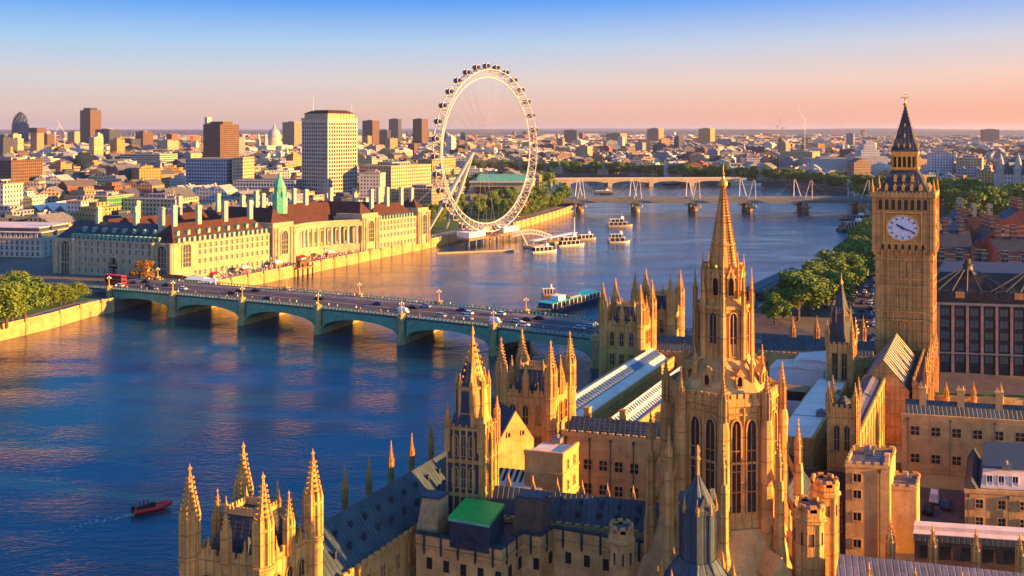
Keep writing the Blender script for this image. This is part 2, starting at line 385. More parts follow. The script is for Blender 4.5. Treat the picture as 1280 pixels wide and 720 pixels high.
# ================================================================== the setting: river, ground, roads, hills
def water_mat():
    m, n, l, b = newmat('river_water')
    a = nz(n, l, .34, 3, .55, (1.0, 2.0, 1)); c = nz(n, l, 1.1, 3, .55, (1.0, 1.9, 1)); d = nz(n, l, .012, 4, .55, (1, 1.6, 1))
    ad = n.new('ShaderNodeMath'); ad.operation = 'MULTIPLY_ADD'; l.new(c.outputs[0], ad.inputs[0]); ad.inputs[1].default_value = .55; l.new(a.outputs[0], ad.inputs[2])
    bp = n.new('ShaderNodeBump'); bp.inputs['Strength'].default_value = 1.; bp.inputs['Distance'].default_value = .15
    wp_ = nz(n, l, .02, 3, .5, (1, 2.6, 1)); wm = n.new('ShaderNodeMath'); wm.operation = 'MULTIPLY'; l.new(ad.outputs[0], wm.inputs[0]); l.new(rng(n, l, wp_.outputs[0], .36, .64, .45, 1.7), wm.inputs[1]); l.new(wm.outputs[0], bp.inputs['Height']); l.new(bp.outputs[0], b.inputs['Normal'])
    col = mixc(n, l, rng(n, l, d.outputs[0], .38, .62), (.003, .034, .060), (.004, .044, .074))
    l.new(col, b.inputs['Base Color']); l.new(rng(n, l, d.outputs[0], .35, .65, .05, .12), b.inputs['Roughness'])
    b.inputs['IOR'].default_value = 1.34; b.inputs['Specular IOR Level'].default_value = .55
    return m
WATER = water_mat()
mb = MB(); mb.add([(-9000, -300, 0), (2500, -300, 0), (2500, 3200, 0), (-9000, 3200, 0)], [(0, 1, 2, 3)]); struct('river_water', mb, WATER)

GZ = 5.0
BANK_A = [G(-260, 500), G(0, 426), G(62, 411), G(112, 396), G(142, 390)]                # hospital side, up to the bridge
DV = (.903, -.429); NV = (.429, .903)                                                    # along and across the bridge
BR0 = (-142.0, 378.0)                                                                    # foot of the second pier
def brp(s, t): return (BR0[0]+DV[0]*s+NV[0]*t, BR0[1]+DV[1]*s+NV[1]*t)
BANK_B = [brp(-36, 27), G(256, 369.5), G(320, 356), G(555, 306)]                           # below the stone hall
BANK_C = [G(555, 306), G(578, 300.5), G(648, 286), G(692, 273), G(717, 264), G(712, 255)]  # below the wheel
BANK_D = [G(712, 255), G(690, 247), G(640, 236), G(560, 227), G(400, 218.5), (-9000, 2300)]
left_poly = [(-9000, 200), (-900, 200)]+BANK_A+BANK_B+BANK_C[1:]+BANK_D[1:]
FAR = [(-9000, 2650), G(400, 211), G(560, 215.5), G(700, 221), G(850, 226), G(980, 232), G(1062, 242), G(1092, 262), G(1092, 290), G(1040, 330), G(1003, 366), G(948, 402)]
TER = lambda t: (-51+.477*t, 115+.879*t)
right_poly = FAR+[TER(283), TER(-60), TER(-420), (9000, -420), (9000, 30000), (-9000, 30000)]
def groundmat():
    m, n, l, b = newmat('city_ground'); x = nz(n, l, .02, 6, .7); y = nz(n, l, .3, 4, .6)
    c = mixc(n, l, rng(n, l, x.outputs[0], .35, .65), (.07, .062, .06), (.15, .12, .10)); c = mixc(n, l, rng(n, l, y.outputs[0], .4, .6, 0, .4), c, (.05, .055, .05))
    l.new(c, b.inputs['Base Color']); b.inputs['Roughness'].default_value = .9; return m
GRD = groundmat()
mb = MB()
for P_ in (left_poly, right_poly):
    vs = [(x, y, GZ) for x, y in P_]+[(x, y, -1.) for x, y in P_]; n_ = len(P_)
    mb.add(vs, [tuple(range(n_))]+[(i, (i+1) % n_, n_+(i+1) % n_, n_+i) for i in range(n_)])
g = struct('city_ground', mb, GRD)
bm_ = __import__('bmesh').new(); bm_.from_mesh(g.data); __import__('bmesh').ops.recalc_face_normals(bm_, faces=bm_.faces); bm_.to_mesh(g.data); bm_.free()
# distant hills
HILL = surf('far_hills', (.045, .060, .085), .95, .35, .002)
mb = MB()
for k, (Y, amp, base) in enumerate(((11500, 50, 40), (16000, 60, 55), (24000, 75, 70))):
    n_ = 90; W = Y*.75; rr = random.Random(k+3); ph = [rr.uniform(0, 6.3) for _ in range(6)]
    top = [(-W+2*W*i/n_, base+amp*(.5+.5*sum(sin(i*.07*(j+1)*1.3+ph[j])/(j+1.3) for j in range(6))/1.6)) for i in range(n_+1)]
    vs = [(x, Y+(700 if j else 0)*1., GZ if j == 0 else z) for j in (0, 1) for x, z in top]+[(x, Y+4000, z*.6) for x, z in top]
    fs = [(i+j*(n_+1), i+1+j*(n_+1), i+1+(j+1)*(n_+1), i+(j+1)*(n_+1)) for j in (0, 1) for i in range(n_)]
    mb.add(vs, fs)
struct('distant_hills', mb, HILL)

def strip(pl, w0, w1, z0, z1):
    """solid band along a polyline, offset to its left from w0 to w1"""
    out = []
    for i, (x, y) in enumerate(pl):
        a = pl[max(0, i-1)]; b_ = pl[min(len(pl)-1, i+1)]; dx, dy = b_[0]-a[0], b_[1]-a[1]; q = hypot(dx, dy) or 1
        out.append((-dy/q, dx/q))
    mb = MB()
    rings = [[(x+nx*w0, y+ny*w0, z0), (x+nx*w0, y+ny*w0, z1), (x+nx*w1, y+ny*w1, z1), (x+nx*w1, y+ny*w1, z0)] for (x, y), (nx, ny) in zip(pl, out)]
    return mb.loft(rings)
def bank_wall(pl, label, h=6.1, cap=True):
    T = thing('embankment_wall', label, 'river wall', (*pl[0], 0))
    rel = [(x-pl[0][0], y-pl[0][1]) for x, y in pl]
    part(T, 'wall', strip(rel, -.5, .9, -1, h-1.1), GRANITE)
    part(T, 'parapet', strip(rel, -.15, .45, h-1.1, h-.15), GRANITE); part(T, 'coping', strip(rel, -.28, .58, h-.15, h+.05), PORT)
    b = MB(); acc = 0
    for (x0, y0), (x1, y1) in zip(rel, rel[1:]):
        Ls = hypot(x1-x0, y1-y0); k = max(1, int(Ls/11))
        for i in range(k):
            t = (i+.5)/k; x, y = x0+(x1-x0)*t, y0+(y1-y0)*t; nx, ny = (y1-y0)/Ls, -(x1-x0)/Ls
            b.lathe(x+nx*.5, y+ny*.5, [(.75, -1), (.62, h-1.3), (.8, h-1.2), (.8, h+.2), (.2, h+.5)], 6)
    part(T, 'pier', b, GRANITE)
    return T
bank_wall(BANK_A, 'golden lit granite river wall by the leafy trees left of the bridge')
bank_wall(BANK_B, 'golden lit granite river wall below the long stone hall')
bank_wall(BANK_C, 'curved river wall below the trees beside the giant wheel')
bank_wall([FAR[-1-i] for i in range(6)], 'shaded river wall below the embankment trees left of the clock tower')
# roads and paths
def road(name, pl, w0, w1, m, dz=.004, z=GZ):
    mb = strip(pl, w0, w1, z+dz-.003, z+dz); return struct(name, mb, m)
rel_road = [G(1118, 455, GZ), G(1098, 420, GZ), G(1088, 385, GZ), G(1096, 345, GZ), G(1112, 312, GZ), G(1122, 285, GZ)]
road('embankment_road', rel_road, -9, 9, ASPH, .008)
road('embankment_pavement', rel_road, 9.2, 15, PAVE, .13); 
for s_ in (-.12,):
    road('lane_marking', rel_road, -.15, .15, WHITE, .016)
prom = [(x, y) for x, y in BANK_B]
road('riverside_promenade', prom, 1.0, 17, PAVE, .012)
road('hospital_terrace_path', BANK_A, 1.0, 9, PAVE, .012)
road('hospital_lawn', BANK_A, 9.3, 60, GRASS, .008)
road('wheel_garden_lawn', BANK_C, 16, 90, GRASS, .008)
road('wheel_promenade', BANK_C, 1, 15.7, PAVE, .012)

# ================================================================== road bridge
SP = 37.6; NSP = 7; S0 = -37.6; BW = 26.0
DZ = lambda s: 9.0-1.2*((s-S0-SP*NSP/2)/(SP*NSP/2))**2+.6
BB_ = (DV, NV)
T = thing('road_bridge', 'long green iron arch bridge crossing the river with stone piers', 'bridge', (*BR0, 0), B=BB_)
for side, (t0, t1) in enumerate(((-.0, .9), (BW-.9, BW))):
    for k in range(NSP):
        s0 = S0+SP*k+1.6; s1 = s0+SP-3.2; mb = MB(); n_ = 18; mid = (s0+s1)/2; hw = (s1-s0)/2
        ring = []
        for i in range(n_+1):
            s = s0+(s1-s0)*i/n_; zi = 2.2+(DZ(mid)-2.2-3.0)*sqrt(max(0, 1-((s-mid)/hw)**2))
            ring.append([(s, t0, zi), (s, t1, zi), (s, t1, DZ(s)-.6), (s, t0, DZ(s)-.6)])
        mb.loft(ring)
        # arch rib proud of the spandrel, spandrel posts
        rr = []
        for i in range(n_+1):
            s = s0+(s1-s0)*i/n_; zi = 2.2+(DZ(mid)-2.2-3.0)*sqrt(max(0, 1-((s-mid)/hw)**2))
            q = t0-.25 if side == 0 else t1+.25; q0 = t0+.05 if side == 0 else t1-.05
            rr.append([(s, q, zi-.05), (s, q0, zi-.05), (s, q0, zi+.75), (s, q, zi+.75)])
        mb.loft(rr)
        part(T, 'arch', mb, BRIDGEG)
for k in range(NSP):           # soffit ribs between the two faces
    s0 = S0+SP*k+1.6; s1 = s0+SP-3.2; mid = (s0+s1)/2; hw = (s1-s0)/2; mb = MB()
    rr = []
    for i in range(19):
        s = s0+(s1-s0)*i/18; zi = 2.2+(DZ(mid)-2.2-2.9)*sqrt(max(0, 1-((s-mid)/hw)**2))
        rr.append([(s, .92, zi), (s, BW-.92, zi), (s, BW-.92, zi+.5), (s, .92, zi+.5)])
    mb.loft(rr); part(T, 'soffit', mb, BRIDGEG)
for k in range(NSP+1):
    s = S0+SP*k; mb = MB()
    pts = [(s-1.6, -1.2), (s, -3.4), (s+1.6, -1.2), (s+1.6, BW+1.2), (s, BW+3.4), (s-1.6, BW+1.2)]
    mb.prism(pts, -1, 2.4); mb.prism([(s+(x-s)*.85, BW/2+(y-BW/2)*.96) for x, y in pts], 2.4, 3.2)
    mb.box(s-1.35, s+1.35, .95, BW-.95, 3.2, DZ(s)-.9)
    for t in (-.6, BW+.6): mb.lathe(s, t, [(1.25, 3.0), (1.25, DZ(s)-.7), (1.6, DZ(s)-.5), (1.6, DZ(s)+.2), (1.35, DZ(s)+.3), (1.35, DZ(s)+1.3), (1.55, DZ(s)+1.35), (1.5, DZ(s)+1.6)], 8)
    part(T, 'pier', mb, GRANITE)
def band(t0, t1, a, b, sa=S0-14, sb=S0+SP*NSP+30):
    mb = MB(); n_ = 28
    mb.loft([[(s, t0, DZ(s)+a), (s, t1, DZ(s)+a), (s, t1, DZ(s)+b), (s, t0, DZ(s)+b)] for s in (sa+(sb-sa)*i/n_ for i in range(n_+1))]); return mb
part(T, 'deck', band(0, BW, -.6, 0), ASPH)
for t0, t1 in ((.35, 4.3), (BW-4.3, BW-.35)): part(T, 'pavement', band(t0, t1, 0, .16), PAVE)
for t0, t1 in ((-.05, .3), (BW-.3, BW+.05)):
    mb = band(t0, t1, 0, .25); q = band(t0-.05, t1+.05, 1.05, 1.22); mb.add(q.v, q.f)
    for i in range(180):
        s = S0-10+(SP*NSP+38)*i/180; mb.box(s-.22, s+.22, t0+.05, t1-.05, DZ(s)+.2, DZ(s)+1.08)
    part(T, 'parapet', mb, BRIDGEG)
for t in (4.9, 12.9, 21.1): part(T, 'lane_marking', band(t-.1, t+.1, .004, .012), WHITE)
# lamps over the piers
def lamp_proto():
    L_ = thing('street_lamp', 'x', 'street lamp', (0, 0, 0), 'lamps on the green bridge')
    mb = MB(); mb.lathe(0, 0, [(.4, 0), (.4, .5), (.16, .8), (.11, 3.0), (.16, 3.1), (.07, 3.6)], 8)
    mb.tube((-.7, 0, 3.1), (.7, 0, 3.1), .07); part(L_, 'post', mb, GOLD)
    for dx, dz in ((-.7, 3.1), (.7, 3.1), (0, 3.55)):
        q = MB(); q.lathe(dx, 0, [(.1, dz), (.25, dz+.25), (.22, dz+.6), (.05, dz+.8)], 8); part(L_, 'lantern', q, LAMPG)
    return L_
lp = lamp_proto(); first = True
for side, t in (('near', -.6), ('far', BW+.6)):
    for k in range(NSP+1):
        s = S0+SP*k; x, y = brp(s, t); loc = (x, y, DZ(s)+1.6)
        lab = f'gilded triple lamp on the {side} bridge parapet, {od(k)} from the left bank'
        if first: lp.location = loc; lp['label'] = lab; first = False
        else: dup(lp, loc, label=lab)
# ================================================================== the palace
mb = MB()
pts = [TER(300), TER(-40), (160, 40), (150, 262), (118, 285)]
mb.prism(pts[::-1], GZ-.5, GZ+.3); struct('palace_courtyard', mb, ASPH)

# ---- clock tower
def clock_tower():
    T = thing('clock_tower', 'tall golden stone clock tower with white dial and dark pointed roof', 'clock tower', (*(97.5, 241.3), 0), B=PB)
    W_ = 13.6; zc = 52.1
    mb = MB(); mb.box(0, W_, 0, W_, GZ, 45.2)
    for f_ in (0, 1):           # corner buttresses and the pilaster groups on two faces
        for i, (a, wd, out) in enumerate(((.9, 1.9, .55), (12.7, 1.9, .55), (3.1, .5, .35), (10.5, .5, .35), (5.5, .42, .3), (8.1, .42, .3), (4.3, .25, .2), (6.8, .25, .2), (9.3, .25, .2))):
            if f_ == 0: mb.box(a-wd/2, a+wd/2, -out, .05, GZ, 45)
            else: mb.box(W_-.05, W_+out, a-wd/2, a+wd/2, GZ, 45)
    for z in (16.5, 19.6, 27.4, 29.6, 36.2, 38.3, 43.4):
        mb.box(-.62, W_+.62, -.62, -.0, z, z+.45); mb.box(W_, W_+.62, .003, W_, z, z+.45)
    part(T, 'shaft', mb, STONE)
    # long slit lights between the pilasters
    xs = (4.3, 5.75, 7.85, 9.3)
    for z0, z1 in ((30.4, 36.0), (20.6, 27.2), (9, 16.3), (38.9, 43.2)):
        h = z1-z0
        windows(T, 'slit_window', 'F', [(x, 0, z0) for x in xs], .36, h-.3, [STONE, DARK], arch=.3, mull=0, trans=1, proud=.12, fr=.12)
        windows(T, 'slit_window', 'R', [(W_, x, z0) for x in xs], .36, h-.3, [STONE, DARK], arch=.3, mull=0, trans=1, proud=.12, fr=.12)
    # clock stage
    o = .75
    mb = MB(); mb.lathe(W_/2, W_/2, [((W_/2)*1.414, 44.4), ((W_/2+o)*1.414, 46.0), ((W_/2+o)*1.414, 59.9), ((W_/2+o+.5)*1.414, 60.2), ((W_/2+o+.5)*1.414, 60.9)], 4)
    for i in range(9):
        a = -.1+i*(W_+.2)/8; mb.box(a-.22, a+.22, -o-.35, -o+.05, 44.9, 46.4); mb.box(W_+o-.05, W_+o+.35, a-.22, a+.22, 44.9, 46.4)
    for x in (-o-.1, W_+o-.9):
        mb.box(x, x+1.0, -o-.45, -o+.05, 45.6, 60)
    mb.box(W_+o-.05, W_+o+.45, -o+.1, -o+1.1, 45.6, 60); mb.box(W_+o-.05, W_+o+.45, W_+o-1.1, W_+o-.05, 45.6, 60)
    part(T, 'clock_stage', mb, STONE)
    windows(T, 'small_arch', 'F', [(x, -o, 46.1) for x in spread(1, W_-1, 7)], .75, 1.6, [STONE, DARK], arch=.5, mull=0, trans=0, proud=.12, fr=.1)
    windows(T, 'belfry_opening', 'F', [(x, -o, 56.9) for x in spread(.5, W_-.5, 8)], .95, 2.8, [STONE, DARK], arch=.7, mull=0, trans=0, proud=.2, fr=.16)
    windows(T, 'belfry_opening', 'R', [(W_+o, x, 56.9) for x in spread(.5, W_-.5, 8)], .95, 2.8, [STONE, DARK], arch=.7, mull=0, trans=0, proud=.2, fr=.16)
    for face, x, y in (('F', W_/2, -o), ('R', W_+o, W_/2)):
        f = face_map(face, x, y); rx, rz = 3.75, 3.25
        fr = MB()
        for a0, a1, c0, c1 in ((-4.8, 4.8, -4.25, -3.95), (-4.8, 4.8, 3.95, 4.25), (-4.8, -4.5, -3.95, 3.95), (4.5, 4.8, -3.95, 3.95)):
            p = [f(a, b_, zc+c) for c in (c0, c1) for a, b_ in ((a0, -.42), (a1, -.42), (a1, .02), (a0, .02))]
            fr.add(p, [(0,1,5,4),(1,2,6,5),(2,3,7,6),(3,0,4,7),(4,5,6,7),(3,2,1,0)])
        n_ = 40
        for r0, r1, d in ((1.0, 1.11, -.30), (.70, .735, -.16)):
            ri = [f(rx*r0*cos(2*pi*i/n_), d, zc+rz*r0*sin(2*pi*i/n_)) for i in range(n_)]; ro = [f(rx*r1*cos(2*pi*i/n_), d, zc+rz*r1*sin(2*pi*i/n_)) for i in range(n_)]
            rb = [f(rx*r1*cos(2*pi*i/n_), 0, zc+rz*r1*sin(2*pi*i/n_)) for i in range(n_)]; rd = [f(rx*r0*cos(2*pi*i/n_), -.05, zc+rz*r0*sin(2*pi*i/n_)) for i in range(n_)]
            k = len(fr.v); fr.v += ri+ro+rb+rd
            for i in range(n_):
                j = (i+1) % n_; fr.f += [(k+i, k+j, k+n_+j, k+n_+i), (k+n_+i, k+n_+j, k+2*n_+j, k+2*n_+i), (k+3*n_+i, k+3*n_+j, k+j, k+i)]; fr.m += [0]*3
        for q1 in (-1, 1):
            for q2 in (-1, 1):       # carved spandrels
                for t in range(5):
                    a = f(q1*(3.35+.24*t), -.1, zc+q2*(2.8+.22*t)); fr.ball(a, .2, 6, 4)
        part(T, 'dial_frame', fr, GOLD)
        dl = MB(); dl.add([f(rx*cos(2*pi*i/n_), -.10, zc+rz*sin(2*pi*i/n_)) for i in range(n_)], [tuple(range(n_)) if face == 'F' else tuple(range(n_))])
        d = part(T, 'dial', dl, surf('opal_dial', (.64, .72, .86), .35, .06, .5))
        nm = MB()
        for i in range(60):
            a = 2*pi*i/60; big = i % 5 == 0; r0, r1 = (.74, .93) if big else (.90, .95)
            wd = .055 if big else .012
            for sgn in ((-1, 0, 1) if big else (0,)):
                aa = a+sgn*.055; ca, sa = cos(aa), sin(aa); hw = .17 if big else .07
                ps = [(rx*r*ca-hw*.35*sa*k_, zc+rz*r*sa+hw*.35*ca*k_) for r in (r0, r1) for k_ in (-1, 1)]
                nm.add([f(a_, -.13, c_) for a_, c_ in (ps[0], ps[1], ps[3], ps[2])], [(0, 1, 2, 3)])
        for i in range(12):
            a = 2*pi*(i+.5)/12; nm.add([f(rx*r*cos(a+e), -.125, zc+rz*r*sin(a+e)) for r, e in ((.12, -.05), (.66, -.012), (.66, .012), (.12, .05))], [(0, 1, 2, 3)])
        part(T, 'numerals', nm, NAVY).parent = d
        for nm_, ang, ln, wd in (('minute_hand', -24, .88, .20), ('hour_hand', 146, .56, .30)):
            a = radians(ang); ca, sa = cos(a), sin(a); hd = MB()
            pr = ((-.16, wd*.7), (0, wd), (ln*.8, wd*.6), (ln, .03))
            up = [(rx*r*ca-w_*sa, zc+rz*r*sa+w_*ca) for r, w_ in pr]; dn = [(rx*r*ca+w_*sa, zc+rz*r*sa-w_*ca) for r, w_ in pr]
            lo = up+dn[::-1]; hd.loft([[f(p, b_, q) for p, q in lo] for b_ in (-.18 if nm_[0] == 'h' else -.24, -.30 if nm_[0] == 'h' else -.36)])
            part(T, nm_, hd, NAVY).parent = d
    # lower roof with dormers
    c = W_/2
    mb = MB(); mb.lathe(c, c, [(6.8*1.414, 60.9), (5.6*1.414, 62.6), (4.2*1.414, 65.6), (3.2*1.414, 67.2)], 4)
    part(T, 'lower_roof', mb, SLATE_D)
    for row, n_, z, ins in ((0, 5, 61.9, 6.4), (1, 3, 64.2, 5.1)):
        for i in range(n_):
            a = (i-(n_-1)/2)*2.1
            for ff in (lambda p, q: (c+p, c-q), lambda p, q: (c+q, c+p)):
                dm = MB(); x0, y0 = ff(a-.38, ins); x1, y1 = ff(a+.38, ins-1.2)
                dm.box(min(x0, x1), max(x0, x1), min(y0, y1), max(y0, y1), z, z+1.1)
                xm, ym = ff(a, ins-.6); dm.lathe(xm, ym, [(.6, z+1.1), (.01, z+2.0)], 4); part(T, 'dormer', dm, GOLD)
    cr = MB(); crenels(cr, -o-.5, W_+o+.5, -o-.5, W_+o+.5, 60.9, .9, 1.0, .25); part(T, 'parapet', cr, STONE)
    for i, (x, y) in enumerate(((-o, -o), (W_+o, -o), (W_+o, W_+o), (-o, W_+o))):
        q = MB(); q.pinn(x, y, 60.9, .42, 1.5, 3.0, 8, crock=3); part(T, 'corner_pinnacle', q, STONE)
    # lantern arcade
    mb = MB(); mb.lathe(c, c, [(3.35*1.414, 67.2), (3.5*1.414, 67.6), (3.5*1.414, 68)], 4); mb.lathe(c, c, [(2.5*1.414, 68), (2.5*1.414, 71.6)], 4, 1)
    for i in range(6):
        a = -3.0+6.0*i/5
        for x, y in ((c+a, c-3.0), (c+3.0, c+a), (c-3.0, c+a)): mb.box(x-.19, x+.19, y-.19, y+.19, 68, 71.6)
    mb.box(c-3.4, c+3.4, c-3.4, c+3.4, 71.6, 72.3); mb.box(c-3.1, c+3.1, c-3.15, c+3.1, 70.9, 71.598)
    part(T, 'lantern', mb, [GOLD, DARK])
    mb = MB(); mb.lathe(c, c, [(3.6*1.414, 72.3), (3.2*1.414, 73.0), (2.25*1.414, 76), (1.35*1.414, 79.5), (.6*1.414, 83), (.22*1.414, 84.6)], 4)
    part(T, 'spire', mb, SLATE_D)
    q = MB()
    for i in range(3):
        for sx_, sy_ in ((0, -1), (1, 0)):
            for dx in ((-1.4, 0, 1.4) if i == 0 else (0,)):
                z = 73.4+i*2.7; r = 3.15-i*.95; x, y = c+sx_*r+(dx if sx_ == 0 else 0), c+sy_*r+(dx if sx_ else 0)
                q.box(x-.22, x+.22, y-.22, y+.22, z, z+.7); q.lathe(x, y, [(.36, z+.7), (.01, z+1.3)], 4)
    for i in range(14):
        t = i/14; r = (3.3*(1-t)**1.15+.2); z = 72.8+t*11.4
        for sx_, sy_ in ((-1, -1), (1, -1), (1, 1)): q.box(c+sx_*r-.12, c+sx_*r+.12, c+sy_*r-.12, c+sy_*r+.12, z, z+.35)
    part(T, 'spire_ornament', q, GOLD)
    q = MB(); q.lathe(c, c, [(.22, 84.4), (.62, 85.1), (.2, 85.6), (.12, 86.2), (.30, 86.6), (.08, 87), (.05, 88.6)], 8); q.box(c-.9, c+.9, c-.07, c+.07, 86.9, 87.1); q.box(c-.45, c+.45, c-.07, c+.07, 87.7, 87.85); q.ball((c-.9, c, 87), .16, 6, 4); q.ball((c+.9, c, 87), .16, 6, 4)
    part(T, 'finial', q, GOLD)
    return T
clock_tower()

# ---- river front towers
def river_tower(loc, label, w_=10.2, d_=9.0):
    T = thing('pinnacled_tower', label, 'tower', (*loc, 0), 'square pinnacled towers along the river front', B=PB)
    zp_ = 24.6
    mb = MB(); mb.box(0, w_, 0, d_, GZ-3, zp_)
    ribs(mb, .9, w_-.9, .9, d_-.9, GZ-3, zp_+.6, 6, 5, (8.5, 13.2, 18.6, 23.4, 24.2), .22, .25)
    part(T, 'wall', mb, STONE)
    q = MB(); crenels(q, 0, w_, 0, d_, zp_, 1.5, 1.3, .35); part(T, 'parapet', q, STONE)
    for face, cen in (('F', [(x, 0) for x in spread(1.2, w_-1.2, 3)]), ('R', [(w_, y) for y in spread(1.2, d_-1.2, 3)])):
        windows(T, 'window', face, [(x, y, 19.4) for x, y in cen], 1.15, 3.7, [STONE, GLASS], arch=.8, mull=1, trans=1, proud=.22, fr=.16)
        windows(T, 'window', face, [(x, y, z) for x, y in cen for z in (9.4, 14.1)], 1.2, 3.0, [STONE, GLASS], mull=2, trans=1, proud=.22, fr=.14)
    for i, (x, y) in enumerate(((0, 0), (w_, 0), (w_, d_), (0, d_))):
        q = MB(); q.lathe(x, y, [(1.18, GZ-3), (1.18, 24.4), (1.3, 24.6), (1.3, 25.2)], 8)
        for z in (13.2, 18.6, 23.4): q.lathe(x, y, [(1.28, z), (1.28, z+.4)], 8)
        q.pinn(x, y, 25.2, 1.02, 4.6, 6.8, 8, crock=7); part(T, 'corner_turret', q, STONE)
    for x, y, r, hs, hp in ((w_*.5, 0, .55, 3.6, 4.0), (w_, d_*.5, .6, 3.8, 4.4), (w_*.5, d_, .55, 3.4, 4.0), (0, d_*.5, .55, 3.4, 4.0)):
        q = MB(); q.pinn(x, y, 24.6, r, hs, hp, 8, crock=5); part(T, 'pinnacle', q, STONE)
    for x, y in [(w_*t, .1) for t in (.25, .75)]+[(w_-.1, d_*t) for t in (.26, .74)]:
        q = MB(); q.pinn(x, y, 24.8, .26, 1.3, 1.8, 4, crock=3); part(T, 'small_pinnacle', q, STONE)
    rf = MB(); a = 1.35
    rf.loft([[(a, a, 24.7), (w_-a, a, 24.7), (w_-a, d_-a, 24.7), (a, d_-a, 24.7)], [(a+1.5, a+1.5, 29.6), (w_-a-1.5, a+1.5, 29.6), (w_-a-1.5, d_-a-1.5, 29.6), (a+1.5, d_-a-1.5, 29.6)]])
    rfo = part(T, 'roof', rf, SLATE_D)
    cr = MB(); b_ = a+1.4; crenels(cr, b_, w_-b_, b_, d_-b_, 29.6, 1.0, .55, .16)
    for x, y in ((b_, b_), (w_-b_, b_), (w_-b_, d_-b_), (b_, d_-b_)): cr.pinn(x, y, 29.6, .2, .9, 1.4, 4, crock=2)
    part(T, 'cresting', cr, STONE_P).parent = rfo
    for x in (w_*.36, w_*.64): dm = MB(); dm.box(x-.35, x+.35, a+.2, a+1.3, 25.4, 26.6); dm.lathe(x, a+.6, [(.6, 26.6), (.01, 27.5)], 4); part(T, 'dormer', dm, SLATE).parent = rfo
    for y in (d_*.36, d_*.64): dm = MB(); dm.box(w_-a-1.3, w_-a-.2, y-.35, y+.35, 25.4, 26.6); dm.lathe(w_-a-.6, y, [(.6, 26.6), (.01, 27.5)], 4); part(T, 'dormer', dm, SLATE).parent = rfo
    return T
ta = river_tower((-40.1, 112), 'square pinnacled stone tower with dark roof nearest us, at the lower left corner')
for (x, y), lab in (((-2.2, 181), 'square pinnacled stone tower halfway along the river front, before the green bridge'),
                    ((AX(754, 246), 246), 'square pinnacled stone tower between the moored turquoise boat and the tall spire'),
                    ((AX(794, 263), 263), 'farthest square pinnacled stone tower, partly hidden behind the tall stone spire')):
    dup(ta, (x, y, 0), label=lab)

# ---- long ranges
def range_(name, label, cat, loc, w_, d_, ze, zr, ax='y', zb=GZ, B=PB, wall=STONE, roof=SLATE, rows=(), nF=0, nR=0, ww=1.1, wh=1.9, nx=0, ny=0, bands=(), par=0., flat=False, ov=.25, hip=(0, 0), arch=0., mull=1, trans=1, cren=True, seams=0, rise=0.):
    T = thing(name, label, cat, (*loc, 0), B=B)
    mb = MB(); mb.box(0, w_, 0, d_, zb, ze)
    if nx or ny: ribs(mb, 0, w_, 0, d_, zb, ze, nx, ny, bands, .3, .2)
    elif bands:
        for z in bands: mb.box(-.12, w_+.12, -.14, -.002, z, z+.3); mb.box(w_+.002, w_+.14, 0, d_, z, z+.3)
    part(T, 'wall', mb, wall)
    if par:
        q = MB()
        if cren: crenels(q, -.12, w_+.12, -.12, d_+.12, ze, par, 1.5, .4, sides='FR' if not flat else 'FRBL')
        else: q.box(-.1, w_+.1, -.1, .3, ze, ze+par); q.box(w_-.3, w_+.1, .302, d_, ze, ze+par)
        part(T, 'parapet', q, wall)
    rf = MB(); i = .5 if par else -ov
    if flat: rf.box(i, w_-i, i, d_-i, ze, ze+.25+rise)
    else: rf.gable(i, w_-i, i, d_-i, ze+.02, zr, ax, 0, 1, hip[0], hip[1])
    if False:
        if ax == 'y':
            for k in range(1, seams):
                y = i+(d_-2*i)*k/seams; c = w_/2
                for s_ in (0, 1):
                    e = w_-i if s_ else i
                    rf.add([(e, y-.06, ze+.06), (e, y+.06, ze+.06), (c, y+.06, zr+.06), (c, y-.06, zr+.06)], [(0, 1, 2, 3)], 0)
        else:
            for k in range(1, seams):
                x = i+(w_-2*i)*k/seams; c = d_/2
                rf.add([(x-.06, i, ze+.06), (x+.06, i, ze+.06), (x+.06, c, zr+.06), (x-.06, c, zr+.06)], [(0, 1, 2, 3)], 0)
    part(T, 'roof', rf, [roof, wall])
    if nF: windows(T, 'window', 'F', [(x, 0, z) for z in rows for x in spread(.6, w_-.6, nF)], ww, wh, [STONE_P if wall is not BRICK else PORT, GLASS], arch=arch, mull=mull, trans=trans)
    if nR: windows(T, 'window', 'R', [(w_, y, z) for z in rows for y in spread(.6, d_-.6, nR)], ww, wh, [STONE_P if wall is not BRICK else PORT, GLASS], arch=arch, mull=mull, trans=trans)
    return T
def dormers(T, pos, s=.55, h=1.0, mat=None):
    """small roof vents on a slope that falls to the right"""
    for x, y, z in pos:
        q = MB(); q.box(x-s, x+s, y-s*.8, y+s*.8, z-.6, z+h); q.gable(x-s*1.15, x+s*1.15, y-s, y+s, z+h, z+h*1.7, 'x'); part(T, 'roof_vent', q, mat or SLATE_D)

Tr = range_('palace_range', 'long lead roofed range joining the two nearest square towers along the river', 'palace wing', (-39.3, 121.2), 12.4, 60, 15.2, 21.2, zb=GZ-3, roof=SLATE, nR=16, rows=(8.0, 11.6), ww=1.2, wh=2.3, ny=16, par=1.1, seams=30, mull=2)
dormers(Tr, [(6.2+f*5, 2+i*3.4+f*1.5, 21.2-f*4.4) for i in range(14) for f in (.35, .72)], .24, .32)
